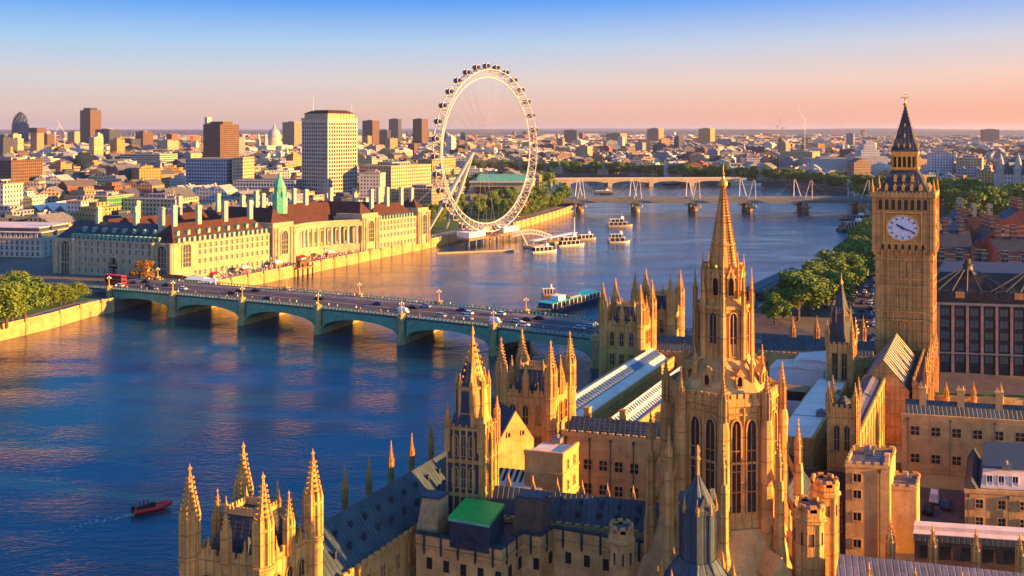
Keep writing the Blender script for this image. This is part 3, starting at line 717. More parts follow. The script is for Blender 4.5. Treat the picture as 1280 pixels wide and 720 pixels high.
# buttress pinnacles of the river face, free above the ridge
for i in range(9):
    t = 7.5+i*6.2; q = MB(); q.lathe(0, 0, [(.6, GZ-3), (.55, 15.4)], 4); q.pinn(0, 0, 15.4, .48, 5.0+(.5 if i % 2 else 0), 3.8, 8, crock=5)
    solo('buttress_pinnacle', f'slim stone pinnacle above the river face, {od(i)} from the nearest tower', 'pinnacle', q, STONE, (-39.2+.477*t, 121.2+.879*t, 0), 'slim pinnacles along the river face')
for i in range(5):
    t = 82+i*8; q = MB(); q.pinn(0, 0, 14, .55, 4.5, 3.6, 8, crock=4); q.lathe(0, 0, [(.7, GZ-3), (.62, 14)], 4)
    solo('buttress_pinnacle', f'slim stone pinnacle between the middle and far river towers, {od(i)} from the middle one', 'pinnacle', q, STONE, (-42.5+.477*t+1, 121.2+.879*t, 0), 'slim pinnacles along the river face')
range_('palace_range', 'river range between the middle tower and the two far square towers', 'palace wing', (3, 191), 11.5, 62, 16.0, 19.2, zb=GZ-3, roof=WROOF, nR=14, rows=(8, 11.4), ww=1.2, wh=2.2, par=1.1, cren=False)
range_('palace_range', 'northern river range joining the two far square towers before the bridge', 'palace wing', (38, 250), 24, 12, 16, 20, 'x', zb=GZ-3, roof=SLATE, nF=9, rows=(8, 12), par=1.1)

# ---- octagonal ventilation spire
def octa_spire(name, label, loc, r, zb, zt, z1, z2, z3, m_wall, m_roof, lit=STONE, sq=None):
    T = thing(name, label, 'spire', (*loc, 0), B=PB)
    return T
T = thing('ventilation_spire', 'tall stepped stone spire with dark shaded side, between the two nearest square towers', 'spire', (AX(597, 142), 142, 0), B=PB)
mb = MB(); w_ = 5.4; d_ = 5.4; x0, y0 = -w_*.92, -.0
mb.box(x0, x0+w_, y0, y0+d_, GZ, 31.0); ribs(mb, x0, x0+w_, y0, y0+d_, GZ, 31.4, 5, 5, (20, 25.4, 30.6), .24, .25)
part(T, 'wall', mb, STONE); cx_, cy_ = x0+w_/2, y0+d_/2
windows(T, 'window', 'R', [(x0+w_, y, z) for z in (21.4, 26.4) for y in spread(y0+.6, y0+d_-.6, 3)], .8, 3.2, [STONE, GLASS], arch=.5, mull=1)
windows(T, 'window', 'F', [(x, y0, z) for z in (21.4, 26.4) for x in spread(x0+.6, x0+w_-.6, 3)], .8, 3.2, [STONE, GLASS], arch=.5, mull=1)
for x, y in ((x0, y0), (x0+w_, y0), (x0+w_, y0+d_), (x0, y0+d_)):
    q = MB(); q.pinn(x, y, 27, .42, 5.2, 2.6, 8, crock=3); part(T, 'corner_pinnacle', q, STONE)
mb = MB(); mb.lathe(cx_, cy_, [(3.0, 31), (2.45, 33), (2.3, 36.6), (2.5, 36.8), (2.5, 37.2)], 8)
for i in range(8):
    a = pi/8+i*pi/4; x, y = cx_+2.4*cos(a), cy_+2.4*sin(a); mb.lathe(x, y, [(.3, 31.5), (.3, 36.8)], 6)
part(T, 'upper_stage', mb, STONE)
for i in range(8):
    a = pi/8+i*pi/4; q = MB(); q.pinn(cx_+2.4*cos(a), cy_+2.4*sin(a), 36.8, .26, .9, 1.7, 6, crock=2); part(T, 'upper_pinnacle', q, STONE)
q = MB(); q.lathe(cx_, cy_, [(2.15, 37.2), (1.65, 38.6), (1.0, 41), (.55, 43), (.3, 44.2), (.12, 45.0), (.3, 45.3), (.04, 46.6)], 8)
for k in range(7):
    t = k/7; rr = 2.15-1.8*t
    for i in range(8):
        a = pi/8+i*pi/4; q.box(cx_+rr*cos(a)-.08, cx_+rr*cos(a)+.08, cy_+rr*sin(a)-.08, cy_+rr*sin(a)+.08, 37.6+6.6*t, 37.95+6.6*t)
part(T, 'spire', q, STONE)
for k in range(5):       # dark panels added to paint in shade on the front and upper stage
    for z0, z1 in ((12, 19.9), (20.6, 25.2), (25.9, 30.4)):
        q = MB(); a = x0+w_*k/5+.16; b_ = x0+w_*(k+1)/5-.16; q.box(a, b_, y0-.10, y0-.004, z0, z1); part(T, 'dark_panel', q, SLATE_D)
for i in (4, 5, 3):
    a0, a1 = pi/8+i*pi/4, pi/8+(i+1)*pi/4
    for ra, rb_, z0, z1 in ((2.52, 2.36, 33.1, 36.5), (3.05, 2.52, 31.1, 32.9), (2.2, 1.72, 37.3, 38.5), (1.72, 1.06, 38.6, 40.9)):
        q = MB(); q.add([(cx_+r*cos(a), cy_+r*sin(a), z) for r, z in ((ra+.05, z0), (rb_+.05, z1)) for a in ((a0*.93+a1*.07), (a0*.07+a1*.93))]+[(cx_+r*.96*cos(a), cy_+r*.96*sin(a), z) for r, z in ((ra, z0), (rb_, z1)) for a in (a0, a1)], [(0, 1, 3, 2), (0, 2, 6, 4), (1, 5, 7, 3), (2, 3, 7, 6), (0, 4, 5, 1)]); part(T, 'dark_panel', q, SLATE_D)
# ---- middle ground roofs left of the big tower
Tg = thing('gabled_hall', 'small gabled hall with sunlit stone gable behind the stepped spire', 'hall', (AX(622, 160), 160, 0), B=rotB(26))
mb = MB(); mb.box(0, 7.2, 0, 10, GZ, 22.2); mb.gable(0, 7.2, 0, .5, 22.2, 27.6, 'y'); mb.box(3.0, 3.3, -.05, 0, 24, 24.3); part(Tg, 'wall', mb, STONE_P)
q = MB(); q.gable(-.2, 7.4, .52, 10, 22.2, 27.5, 'y'); part(Tg, 'roof', q, SLATE_D)
windows(Tg, 'window', 'F', [(2.2, 0, 23.2), (5.0, 0, 23.2)], .5, .7, [STONE, DARK], mull=0, trans=0)
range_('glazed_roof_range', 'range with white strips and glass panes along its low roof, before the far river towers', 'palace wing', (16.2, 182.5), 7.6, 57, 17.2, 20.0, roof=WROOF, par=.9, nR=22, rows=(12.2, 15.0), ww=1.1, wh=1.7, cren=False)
q = MB()
for i in range(40):
    q.add([(6.4+4.2*t, 1.4+i*1.5+e, 19.24-3.15*t) for t, e in ((.12, 0), (.5, 0), (.5, 1.0), (.12, 1.0))], [(0, 1, 2, 3)])
T_ = [o for o in bpy.data.objects if o.get('label', '').startswith('river range between')][0]
part(T_, 'skylight', q, surf('skylight_glass', (.05, .09, .16), .12, .3, .4, spec=.6))
q = MB()
for i in range(44):
    y = 1+i*1.27
    for t0, t1 in ((.1, .34), (.55, .86)):
        for s_ in (1, -1):
            a, b_ = 3.8+s_*3.3*t0, 3.8+s_*3.3*t1; q.add([(a, y, 20.03-2.75*t0), (b_, y, 20.03-2.75*t1), (b_, y+.85, 20.03-2.75*t1), (a, y+.85, 20.03-2.75*t0)], [(0, 1, 2, 3)])
T_ = [o for o in bpy.data.objects if o.name.startswith('glazed_roof_range')][0]
part(T_, 'skylight', q, MATS['skylight_glass'])
range_('palace_range', 'stone range with dark lead roof and barred windows, left of the tall central tower', 'palace wing', (9.7, 174), 22, 6.5, 19.2, 22.0, 'x', roof=SLATE_D, rows=(8.4, 13.0), nF=7, ww=1.5, wh=1.9, bands=(16.3, 11.5), par=1.0, nx=0, wall=STONE_P)
Tb = range_('flat_roofed_tower', 'plain square stone block with flat pale roof beside the stepped spire', 'tower', (2.1, 151.8), 6.6, 6.4, 23.4, 24, flat=True, par=.75, cren=False, roof=WROOF, wall=STONE_P, bands=(20.4, 16.2), rows=(17.5, 21), nR=2, ww=.5, wh=1.5, mull=0)
windows(Tb, 'window', 'F', [(2.0, 0, 12.5), (3.9, 0, 12.5)], 1.6, 1.9, [STONE, GLASS], mull=1)
range_('skylit_roof', 'low roof with white glazing bars beside the flat stone block', 'roof', (-4.6, 153), 9.5, 5.5, 17.4, 19.9, 'x', roof=WROOF, zb=10)
q = MB()
for i in range(9): q.add([(.4+i, .2, 17.75), (.9+i, .2, 17.75), (.9+i, 2.7, 19.96), (.4+i, 2.7, 19.96)], [(0, 1, 2, 3)])
part([o for o in bpy.data.objects if o.name.startswith('skylit_roof')][0], 'glass_strip', q, DARK)
# cross wing
Tc = range_('palace_range', 'cross wing with long blue lead roof just above the crenellated stone bays', 'palace wing', (-13.5, 145.2), 37, 6.6, 16.4, 20.6, 'x', roof=SLATE, par=.9, seams=22, rows=(9,), nF=10, ww=1.2, wh=2.4)
for x in (21, 24, 27.2, 30, 33): 
    for f in (.25, .6):
        q = MB(); y = 3.3-f*2.8; z = 20.6-f*4; q.box(x-.25, x+.25, y-.4, y+.4, z-.5, z+.3); q.gable(x-.32, x+.32, y-.5, y+.5, z+.3, z+.6, 'y'); part(Tc, 'roof_vent', q, SLATE_D)
# bays with parapets in front of it
poly = [G(p, q_, 17) for p, q_ in ((520, 666), (627, 687), (652, 667), (675, 671), (692, 660), (762, 672), (835, 683))]
T = thing('crenellated_bays', 'flat roofed stone bays with crenellated parapets at the bottom centre', 'palace wing', (*poly[0], 0))
rel = [(x-poly[0][0], y-poly[0][1]) for x, y in poly]
mb = MB(); back = [(rel[-1][0]+2, rel[-1][1]+7), (rel[0][0]+2, rel[0][1]+7)]
mb.prism(rel+back, GZ, 16.0); part(T, 'wall', mb, STONE_P)
st = strip(rel, -.12, .42, 16.0, 17.0); part(T, 'parapet', st, STONE_P)
st = strip(rel, -.3, .5, 15.0, 15.5); part(T, 'string_course', st, STONE)
cp = strip(rel, -.22, .52, 17.0, 17.3); part(T, 'coping', cp, SLATE_D)
for (a, b_), (c_, d_) in zip(rel, rel[1:]):
    Ls = hypot(c_-a, d_-b_); k = max(1, int(Ls/2.6))
    for i in range(k):
        t = (i+.5)/k; q = MB(); x, y = a+(c_-a)*t, b_+(d_-b_)*t; q.lathe(x, y-.3, [(.16, 14.3), (.22, 15.6), (.16, 17.1), (.3, 17.25), (.3, 17.6)], 6); part(T, 'waterspout', q, SLATE_D)
        ux, uy = (c_-a)/Ls, (d_-b_)/Ls
        for dz in (-.2, -5.2):
            wq = MB(); xx, yy = x+ux*.9, y+uy*.9
            wq.add([(xx+ux*s_+uy*o_, yy+uy*s_-ux*o_, 12.2+dz+h_) for h_ in (0, 1.7) for s_, o_ in ((-.45, .1), (.45, .1), (.45, -.05), (-.45, -.05))], [(0,1,5,4),(1,2,6,5),(3,0,4,7),(4,5,6,7),(3,2,1,0)]); part(T, 'window', wq, DARK)
dk = MB(); dk.prism([(x*.98+.2, y+.6) for x, y in rel]+back, 16.0, 16.15); part(T, 'roof', dk, SLATE)
# green covered plant room, brick stacks, little octagonal turret
x, y = G(562, 645, 20.6); T = thing('covered_plant_room', 'dark box on the roof under a bright green cover', 'roof box', (x, y, 0), B=((.93, -.37), (.30, .95)))
mb = MB(); mb.box(0, 6.4, 0, 7.0, 16, 20.2); part(T, 'body', mb, SLATE_D); q = MB(); q.box(-.15, 6.55, -.15, 7.15, 20.2, 20.45); q.box(-.1, 6.5, -.1, 7.1, 20.45, 20.62); part(T, 'cover', q, GREENC); q = MB(); q.box(-.2, 6.6, -.2, -.155, 19.98, 20.4); part(T, 'trim', q, COPPER)
for px, lab, wd in ((660, 'broad brick and tile stack with sloping sides right of the green covered box', 4.6), (540, 'grey sloping stack left of the green covered box', 3.4)):
    x, y = G(px-22, 664, 17.); T = thing('roof_stack', lab, 'chimney', (x, y, 0), B=PB)
    mb = MB(); mb.loft([[(0, 0, 15.5), (wd, 0, 15.5), (wd, 4, 15.5), (0, 4, 15.5)], [(.3, 1.6, 21.6), (wd-.3, 1.6, 21.6), (wd-.3, 4, 21.6), (.3, 4, 21.6)]]); part(T, 'stack', mb, BRICK_B if px > 600 else STONE_D)
    q = MB(); q.box(.1, wd-.1, 1.4, 4.1, 21.6, 21.95); part(T, 'cap', q, SLATE)
def turret(loc, r, zb, zt, label, mat=STONE, wins=True):
    T = thing('octagonal_turret', label, 'turret', (*loc, 0), 'octagonal stone turrets')
    mb = MB(); mb.lathe(0, 0, [(r, zb), (r, zt-2.6), (r*1.16, zt-2.3), (r*1.16, zt-1.9), (r*1.02, zt-1.7), (r*1.05, zt-.9)], 8)
    for i in range(8):
        a = pi/8+i*pi/4; mb.tube((r*cos(a), r*sin(a), zb), (r*cos(a), r*sin(a), zt-2.4), .13, n=5)
    part(T, 'shaft', mb, mat)
    q = MB()
    for i in range(8):
        a0, a1 = pi/8+i*pi/4, pi/8+(i+1)*pi/4
        for t0, t1, h in ((0, 1, .45), (.22, .78, .9)):
            p = [(rr*(cos(a0)*(1-t)+cos(a1)*t), rr*(sin(a0)*(1-t)+sin(a1)*t)) for rr, t in ((r*1.06, t0), (r*1.06, t1), (r*.88, t1), (r*.88, t0))]
            q.prism(p, zt-.9, zt-.9+h)
    part(T, 'parapet', q, mat); q = MB(); q.lathe(0, 0, [(r*.86, zt-.95), (r*.86, zt-.7)], 8); part(T, 'roof', q, SLATE_P)
    for i in range(8):
        a = (i+.5)*pi/4+pi/8
        for z in (zt-5.2,):
            hh = 1.6 if z < zt-3 else .6; f = r*.925
            c_, s_ = cos(a), sin(a); q = MB()
            q.add([(f*c_-s_*e+o_*c_, f*s_+c_*e+o_*s_, z+h_) for h_ in (0, hh) for e, o_ in ((-.09, -.1), (.09, -.1), (.09, .12), (-.09, .12))], [(0,1,5,4),(1,2,6,5),(2,3,7,6),(3,0,4,7),(4,5,6,7),(3,2,1,0)])
            part(T, 'slit', q, DARK)
    return T
turret((AX(777, 124), 124), 1.65, GZ, 23.9, 'short octagonal stone turret at the right end of the crenellated bays', STONE_P)
turret((AX(1011, 117), 117), 1.95, GZ, 29.9, 'broad octagonal stone turret nearest us, right of the tall central tower')
turret((AX(1031, 134), 134), 1.95, GZ, 26.4, 'sunlit octagonal turret just behind the broad pale turret')

# ---- the tall central tower
def central_tower():
    T = thing('central_tower', 'tall octagonal gothic stone tower with crocketed spire in the foreground', 'tower', (AX(904, 126.4), 126.4, 0), B=rotB(-13.1))
    PH = pi/2       # a corner points at us
    V = lambda r, i: (r*cos(-pi/2+i*pi/4), r*sin(-pi/2+i*pi/4))
    mb = MB(); mb.lathe(0, 0, [(7.9, GZ), (7.9, 24), (7.4, 26.5), (7.35, 43), (7.7, 43.3), (7.7, 43.8)], 8, ph=-pi/2)
    for z in (25.8, 34.6, 41.9): mb.lathe(0, 0, [(7.55, z), (7.55, z+.35)], 8, ph=-pi/2)
    for i in range(8):          # wall ribs between the windows
        (x0, y0), (x1, y1) = V(7.42, i), V(7.42, i+1)
        for t in (.12, .5, .88): mb.tube((x0+(x1-x0)*t, y0+(y1-y0)*t, 26), (x0+(x1-x0)*t, y0+(y1-y0)*t, 43), .2, n=5)
    part(T, 'wall', mb, STONE)
    def face_items(r, i, ts): 
        (x0, y0), (x1, y1) = V(r, i), V(r, i+1); return [((x0+(x1-x0)*t, y0+(y1-y0)*t), -pi/2+(i+.5)*pi/4) for t in ts]
    def turned(src, a, x, y, z):
        q = MB(); ca, sa = cos(a+pi/2), sin(a+pi/2); q.v = [(x+p*ca-b_*sa, y+p*sa+b_*ca, z+c_) for p, b_, c_ in src.v]; q.f = src.f; q.m = src.m; return q
    big = win_shape('F', 1.25, 13.8, arch=1.5, mull=1, trans=3, proud=.3, fr=.2); mid = win_shape('F', 1.0, 7.4, arch=1.0, mull=1, trans=1, proud=.22, fr=.15); sm = win_shape('F', .7, 1.7, arch=.6, mull=0, trans=0, proud=.3, fr=.25)
    for i in range(8):
        for (x, y), a in face_items(7.38, i, (.31, .69)): part(T, 'window', turned(big, a, x, y, 27.4), [STONE, GLASS])
    # parapet, corner buttresses with pinnacles
    q = MB()
    for i in range(8):
        (x0, y0), (x1, y1) = V(7.6, i), V(7.6, i+1); (x2, y2), (x3, y3) = V(7.25, i), V(7.25, i+1)
        for k in range(6):
            t0, t1 = (k+.15)/6, (k+.85)/6; g_ = lambda t, a, b_: (a[0]+(b_[0]-a[0])*t, a[1]+(b_[1]-a[1])*t)
            q.prism([g_(t0, (x0, y0), (x1, y1)), g_(t1, (x0, y0), (x1, y1)), g_(t1, (x2, y2), (x3, y3)), g_(t0, (x2, y2), (x3, y3))], 44.5, 45.3)
        q.prism([(x0, y0), (x1, y1), (x3, y3), (x2, y2)], 43.8, 44.5)
    part(T, 'parapet', q, STONE)
    for i in range(8):
        x, y = V(7.95, i); q = MB()
        q.lathe(x, y, [(1.05, 12), (1.0, 26), (.85, 27), (.8, 40), (.62, 41.2)], 8, ph=0); q.pinn(x, y, 41.2, .56, 3.6, 4.6, 8, crock=5); part(T, 'corner_buttress', q, STONE)
        xo, yo = V(10.1, i); q = MB()
        q.lathe(xo, yo, [(1.0, GZ), (.95, 22), (.7, 24), (.62, 32), (.55, 33)], 6, ph=0); q.pinn(xo, yo, 33, .5, 2.8, 4.2, 6, crock=4)
        q.tube((xo, yo, 30), (x, y, 35.5), .32, n=4); q.tube((xo, yo, 24.5), (x, y, 28.5), .4, n=4); part(T, 'flying_buttress', q, STONE)
    # sloping stone crown
    mb = MB(); mb.lathe(0, 0, [(7.2, 43.9), (5.6, 46.6), (4.3, 49.4), (4.1, 50)], 8, ph=-pi/2); part(T, 'stone_roof', mb, STONE_P)
    for i in range(8):
        (x, y), a = face_items(5.9, i, (.5,))[0]; part(T, 'crown_window', turned(sm, a, x, y, 46.1), [STONE, DARK])
        q = MB(); q.gable(-.75, .75, -.45, .7, 47.9, 49.3, 'y'); part(T, 'gablet', turned(q, a, x, y, 0), STONE)
        xo, yo = V(5.3, i); q = MB(); q.pinn(xo, yo, 46.4, .36, 2.6, 3.2, 6, crock=3); q.tube((xo, yo, 48.4), V(4.1, i)+(50.4,), .2, n=4); part(T, 'crown_pinnacle', q, STONE)
    # upper stage
    mb = MB(); mb.lathe(0, 0, [(4.05, 49.6), (3.75, 50.4), (3.55, 58.3), (3.8, 58.6), (3.8, 59.1)], 8, ph=-pi/2)
    part(T, 'upper_stage', mb, STONE)
    for i in range(8):
        (x, y), a = face_items(3.66, i, (.5,))[0]; part(T, 'upper_window', turned(mid, a, x, y, 50.6), [STONE, GLASS])
        xo, yo = V(3.85, i); q = MB(); q.lathe(xo, yo, [(.5, 49), (.42, 57), (.38, 58)], 6); q.pinn(xo, yo, 58, .36, 2.4, 3.6, 6, crock=4); part(T, 'upper_pinnacle', q, STONE)
    mb = MB(); mb.lathe(0, 0, [(3.3, 59.1), (2.75, 60.2), (2.6, 63.2), (2.8, 63.4), (2.8, 63.8)], 8, ph=-pi/2); part(T, 'niche_stage', mb, STONE)
    for i in range(8):
        (x, y), a = face_items(2.72, i, (.5,))[0]; part(T, 'niche', turned(win_shape('F', .8, 2.3, arch=.7, mull=0, trans=0, proud=.3, fr=.2), a, x, y, 60.4), [STONE, DARK])
        q = MB(); q.gable(-.7, .7, -.4, .5, 62.7, 64.4, 'y'); part(T, 'gablet', turned(q, a, x, y, 0), STONE)
        xo, yo = V(2.8, i); q = MB(); q.pinn(xo, yo, 60, .28, 3.2, 2.6, 6, crock=3); part(T, 'niche_pinnacle', q, STONE)
    return T
CT = central_tower()
def remap(T, table):
    done = set()
    for ch in list(T.children):
        if ch.data in done: continue
        done.add(ch.data)
        for v in ch.data.vertices:
            for (a, b_), (c, d) in zip(table, table[1:]):
                if a <= v.co.z <= c: v.co.z = b_+(v.co.z-a)*(d-b_)/(c-a); break
remap(CT, ((0, 0), (26, 26), (43.8, 41.8), (50, 46.6), (59, 53.8), (63.8, 58.8), (90, 85)))
q = MB(); Z0, Z1 = 58.4, 69.8; f = lambda t: 2.0*(1-t)+.26*t
q.lathe(0, 0, [(2.35, 57.6), (f(0), Z0), (f(.3), Z0+3.4), (f(.3)+.16, Z0+3.5), (f(.3)+.16, Z0+3.8), (f(.36), Z0+4.0), (f(.66), Z0+7.5), (f(.66)+.1, Z0+7.6), (f(.68), Z0+7.8), (f(1), Z1)], 8, ph=-pi/2)
for i in range(8):
    a = -pi/2+i*pi/4; q.tube((f(0)*cos(a), f(0)*sin(a), Z0), (f(1)*cos(a), f(1)*sin(a), Z1), .14, .07, n=5)
    for k in range(28):
        t = (k+.4)/28; r = f(t)+.13; s_ = .15-.07*t; q.box(r*cos(a)-s_, r*cos(a)+s_, r*sin(a)-s_, r*sin(a)+s_, Z0+(Z1-Z0)*t, Z0+(Z1-Z0)*t+s_*1.5)
part(CT, 'spire', q, STONE)
q = MB(); q.lathe(0, 0, [(.3, 69.8), (.62, 70.3), (.62, 70.8), (.25, 71.2), (.12, 71.6), (.26, 71.9), (.06, 72.2), (.05, 73.2)], 8); part(CT, 'finial', q, GOLD)
# stone skirt roofs at the foot of the tower, sunlit on the right
q = MB(); q.lathe(0, 0, [(12.2, 14), (8.2, 25.2)], 8, ph=-pi/2); part(CT, 'skirt_roof', q, STONE_P)
for a in (-52, -8, 37, -98):
    q = MB(); q.box(-1.5, 1.5, -11.6, -7, GZ, 20.5); q.gable(-1.7, 1.7, -11.9, -6.5, 20.5, 23.2, 'y')
    for s_ in (-.5, .5): q.box(s_-.28, s_+.28, -11.66, -11.598, 16.8, 19.6, 1)
    ca, sa = cos(radians(a)+pi/2), sin(radians(a)+pi/2); q.v = [(x*ca-y*sa, x*sa+y*ca, z) for x, y, z in q.v]; part(CT, 'gabled_lucarne', q, [STONE_P, DARK])

# ---- blue lead lantern nearest us
T = thing('lead_lantern', 'blue lead covered octagonal lantern with pinnacled skirt roof at the bottom, before the tall tower', 'roof lantern', (AX(872, 104), 104, -2.7), B=rotB(10)); T.scale = (1.22, 1.22, 1)
q = MB(); q.lathe(0, 0, [(5.6, 20), (5.2, 25.4), (3.6, 28.4), (1.75, 31.4)], 8); q.lathe(0, 0, [(5.9, 18), (5.9, 20), (6.1, 20.2), (6.1, 20.7)], 8)
for i in range(8):
    a = pi/8+i*pi/4; q.tube((5.2*cos(a), 5.2*sin(a), 25.4), (1.75*cos(a), 1.75*sin(a), 31.4), .13, n=5)
part(T, 'skirt_roof', q, SLATE)
q = MB(); q.lathe(0, 0, [(1.62, 31), (1.62, 36.9), (1.8, 37), (1.8, 37.4)], 8)
for i in range(8):
    a = pi/8+i*pi/4; q.tube((1.62*cos(a), 1.62*sin(a), 31), (1.62*cos(a), 1.62*sin(a), 37), .15, n=5)
part(T, 'drum', q, SLATE)
q = MB(); q.lathe(0, 0, [(1.75, 37.4), (1.1, 38.8), (.45, 40.2), (.16, 41)], 8)
for i in range(4): q.gable(-.5, .5, -1.75, -1.2, 38, 39.2, 'y'); q.v = [(-y, x, z) for x, y, z in q.v]
part(T, 'cap', q, SLATE)
q = MB(); q.lathe(0, 0, [(.2, 40.6), (.14, 42.4), (.3, 42.8), (.12, 43.2), (.26, 43.7), (.04, 44.4)], 8); part(T, 'finial', q, STONE)
for i in range(8):
    a = pi/8+i*pi/4
    for r, z, hs, hp in ((5.6, 22.5, 2.6, 2.6), (3.3, 28.6, .9, 1.6), (1.7, 37, .6, 1.3)):
        q = MB(); q.pinn(r*cos(a), r*sin(a), z, .26 if r > 2 else .16, hs, hp, 6, crock=3); part(T, 'pinnacle', q, STONE)

# ---- right of the tower
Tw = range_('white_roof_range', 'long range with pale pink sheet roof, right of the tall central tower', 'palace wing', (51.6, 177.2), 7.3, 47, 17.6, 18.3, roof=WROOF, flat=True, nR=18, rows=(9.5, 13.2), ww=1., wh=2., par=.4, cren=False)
q = MB(); q.add([(.6, 15, 17.86), (6.7, 15, 17.86), (6.7, 15.5, 17.86), (.6, 15.5, 17.86)], [(0, 1, 2, 3)]); part(Tw, 'roof_seam', q, SLATE_P)
range_('dark_roof_range', 'narrow dark roofed range left of the long pale pink roof', 'palace wing', (45.5, 170), 5.6, 47, 14.0, 16.0, roof=SLATE_D, seams=16)
T = thing('plant_hut', 'small roof hut with orange brown canopy beside the pale pink roof', 'hut', (*G(981, 487, 17.6), 15.2), B=PB)
mb = MB(); mb.box(0, 4.6, 0, 5, 0, 2.2); part(T, 'wall', mb, DARK); q = MB(); q.gable(-.3, 4.9, -.3, 5.3, 2.2, 3.0, 'x'); part(T, 'roof', q, WOOD)
for px, py, wd, hh, lab in ((962, 470, 13, 2.6, 'white flat roofed cabin behind the tall tower, left of the pair'), (992, 470, 9, 4.4, 'taller white sheeted cabin right of the pair behind the tall tower'), (1012, 461, 7, 3.4, 'pale sheeted cabin against the dark spired square tower')):
    x, y = G(px, py, 15); T = thing('white_cabin', lab, 'cabin', (x, y, 0), B=PB)
    mb = MB(); mb.box(0, wd, 0, 9, GZ, 14.6+hh); part(T, 'wall', mb, WHITE); q = MB(); q.gable(-.15, wd+.15, -.15, 9.15, 14.6+hh, 15.2+hh, 'y'); part(T, 'roof', q, WROOF)
range_('palace_range', 'cross wing with blue lead roof behind the white cabins and the trees', 'palace wing', (67, 246), 30, 8, 17.0, 21.2, 'x', roof=SLATE, nF=9, rows=(9, 13), par=.9, wall=STONE_P)
for i, px in enumerate((991, 1021, 1079)):
    q = MB(); q.lathe(0, 0, [(.9, GZ), (.8, 17)], 8); q.pinn(0, 0, 17, .75, 3.0, 4.2, 8, crock=4)
    solo('gate_pinnacle', f'stone pinnacle behind the blue cross wing roof, {od(i)} from the left', 'pinnacle', q, STONE, (AX(px, 262), 262, 0), 'pinnacles before the embankment road')
# square tower with dark slate spire
T = thing('spired_square_tower', 'square stone tower with tall dark slate spire left of the clock tower', 'tower', (AX(1034, 216), 216, 0), B=PB)
mb = MB(); mb.box(0, 5.6, 0, 5.6, GZ, 26.2); ribs(mb, 0, 5.6, 0, 5.6, GZ, 26.6, 2, 2, (16.4, 25.8), .5, .3); part(T, 'wall', mb, STONE)
for f_, cs in (('F', [(1.75, 0), (3.85, 0)]), ('R', [(5.6, 1.75), (5.6, 3.85)])): windows(T, 'window', f_, [(x, y, 18.3) for x, y in cs], 1.2, 6.4, [STONE, GLASS], mull=1, trans=1)
q = MB(); crenels(q, -.2, 5.8, -.2, 5.8, 26.2, 1.2, 1.1, .3); part(T, 'parapet', q, STONE)
for x, y in ((0, 0), (5.6, 0), (5.6, 5.6), (0, 5.6)):
    q = MB(); q.pinn(x, y, 26.2, .48, 3.2, 3.2 if (x, y) != (5.6, 0) else 4.2, 8, crock=3); part(T, 'corner_pinnacle', q, STONE)
q = MB(); q.lathe(2.8, 2.8, [(2.9, 26.3), (2.3, 32), (2.35, 33.4), (1.6, 35.2), (.75, 38.6), (.3, 41)], 8); part(T, 'spire', q, SLATE_D)
q = MB(); q.lathe(2.8, 2.8, [(.3, 40.6), (.5, 41.2), (.14, 42), (.08, 43.6)], 6); part(T, 'finial', q, STONE)
for i in range(8):
    a = pi/8+i*pi/4; q = MB(); q.lathe(2.8+2.25*cos(a), 2.8+2.25*sin(a), [(.2, 32), (.2, 34.2), (.01, 36)], 4); part(T, 'spire_pinnacle', q, STONE)
# small pinnacled tower and the sunlit wall behind it
T = thing('pinnacled_tower', 'small pinnacled stone tower with sunlit right side, right of the pale pink roof', 'tower', (AX(1036, 167), 167, 0), B=PB)
mb = MB(); mb.box(0, 4.6, 0, 4.6, GZ, 26); ribs(mb, 0, 4.6, 0, 4.6, GZ, 26.3, 2, 2, (15.5, 18.2, 25.2), .5, .25); part(T, 'wall', mb, STONE)
for f_, cs in (('F', [(1.4, 0), (3.2, 0)]), ('R', [(4.6, 1.4), (4.6, 3.2)])): windows(T, 'window', f_, [(x, y, 18.8) for x, y in cs], .95, 4.6, [STONE, GLASS], arch=.6, mull=1, trans=1)
q = MB(); crenels(q, -.15, 4.75, -.15, 4.75, 26, 1.3, 1.0, .3); part(T, 'parapet', q, STONE)
for x, y in ((0, 0), (4.6, 0), (4.6, 4.6), (0, 4.6)):
    q = MB(); q.pinn(x, y, 25.6, .5, 3.0, 3.0, 8, crock=3); part(T, 'corner_pinnacle', q, STONE)
q = MB(); q.lathe(2.3, 2.3, [(1.5, 26.1), (1.2, 27.4), (.2, 28.4)], 8); part(T, 'roof', q, SLATE_D)
range_('buttressed_hall', 'narrow hall with sunlit buttressed side wall running towards the clock tower', 'hall', (60.5, 171.5), 5.2, 50, 19.6, 21, roof=SLATE_P, nR=10, rows=(10,), ww=1.7, wh=6.6, arch=1.2, ny=11, par=1.2)
# striped roof below the clock tower
T = range_('great_hall', 'great hall with steep roof of dark and pale stripes, in front of the clock tower', 'hall', (80.9, 210.4), 11.0, 31, 17.6, 24.6, roof=SLATE_D, nR=8, rows=(9,), ww=1.6, wh=5.5, arch=1.2, wall=STONE)
q = MB()
for i in range(15):
    y = .6+i*2.1
    for s_ in (0, 1):
        e = 11.12 if s_ else -.12; q.add([(e, y, 17.75), (e, y+.85, 17.75), (5.5, y+.85, 24.72), (5.5, y, 24.72)], [(0, 1, 2, 3)])
part(T, 'pale_batten', q, surf('pale_roof_boards', (.60, .44, .30), .7, .25, .5))
T = range_('ornate_range', 'ornate sunlit range of pinnacled buttresses at the foot of the clock tower', 'palace wing', (92.2, 207.3), 2.6, 38, 19.2, 19.6, roof=SLATE, flat=True, par=1.2, nR=11, rows=(11.5, 15.4), ww=1.4, wh=2.8, arch=.6, ny=12)
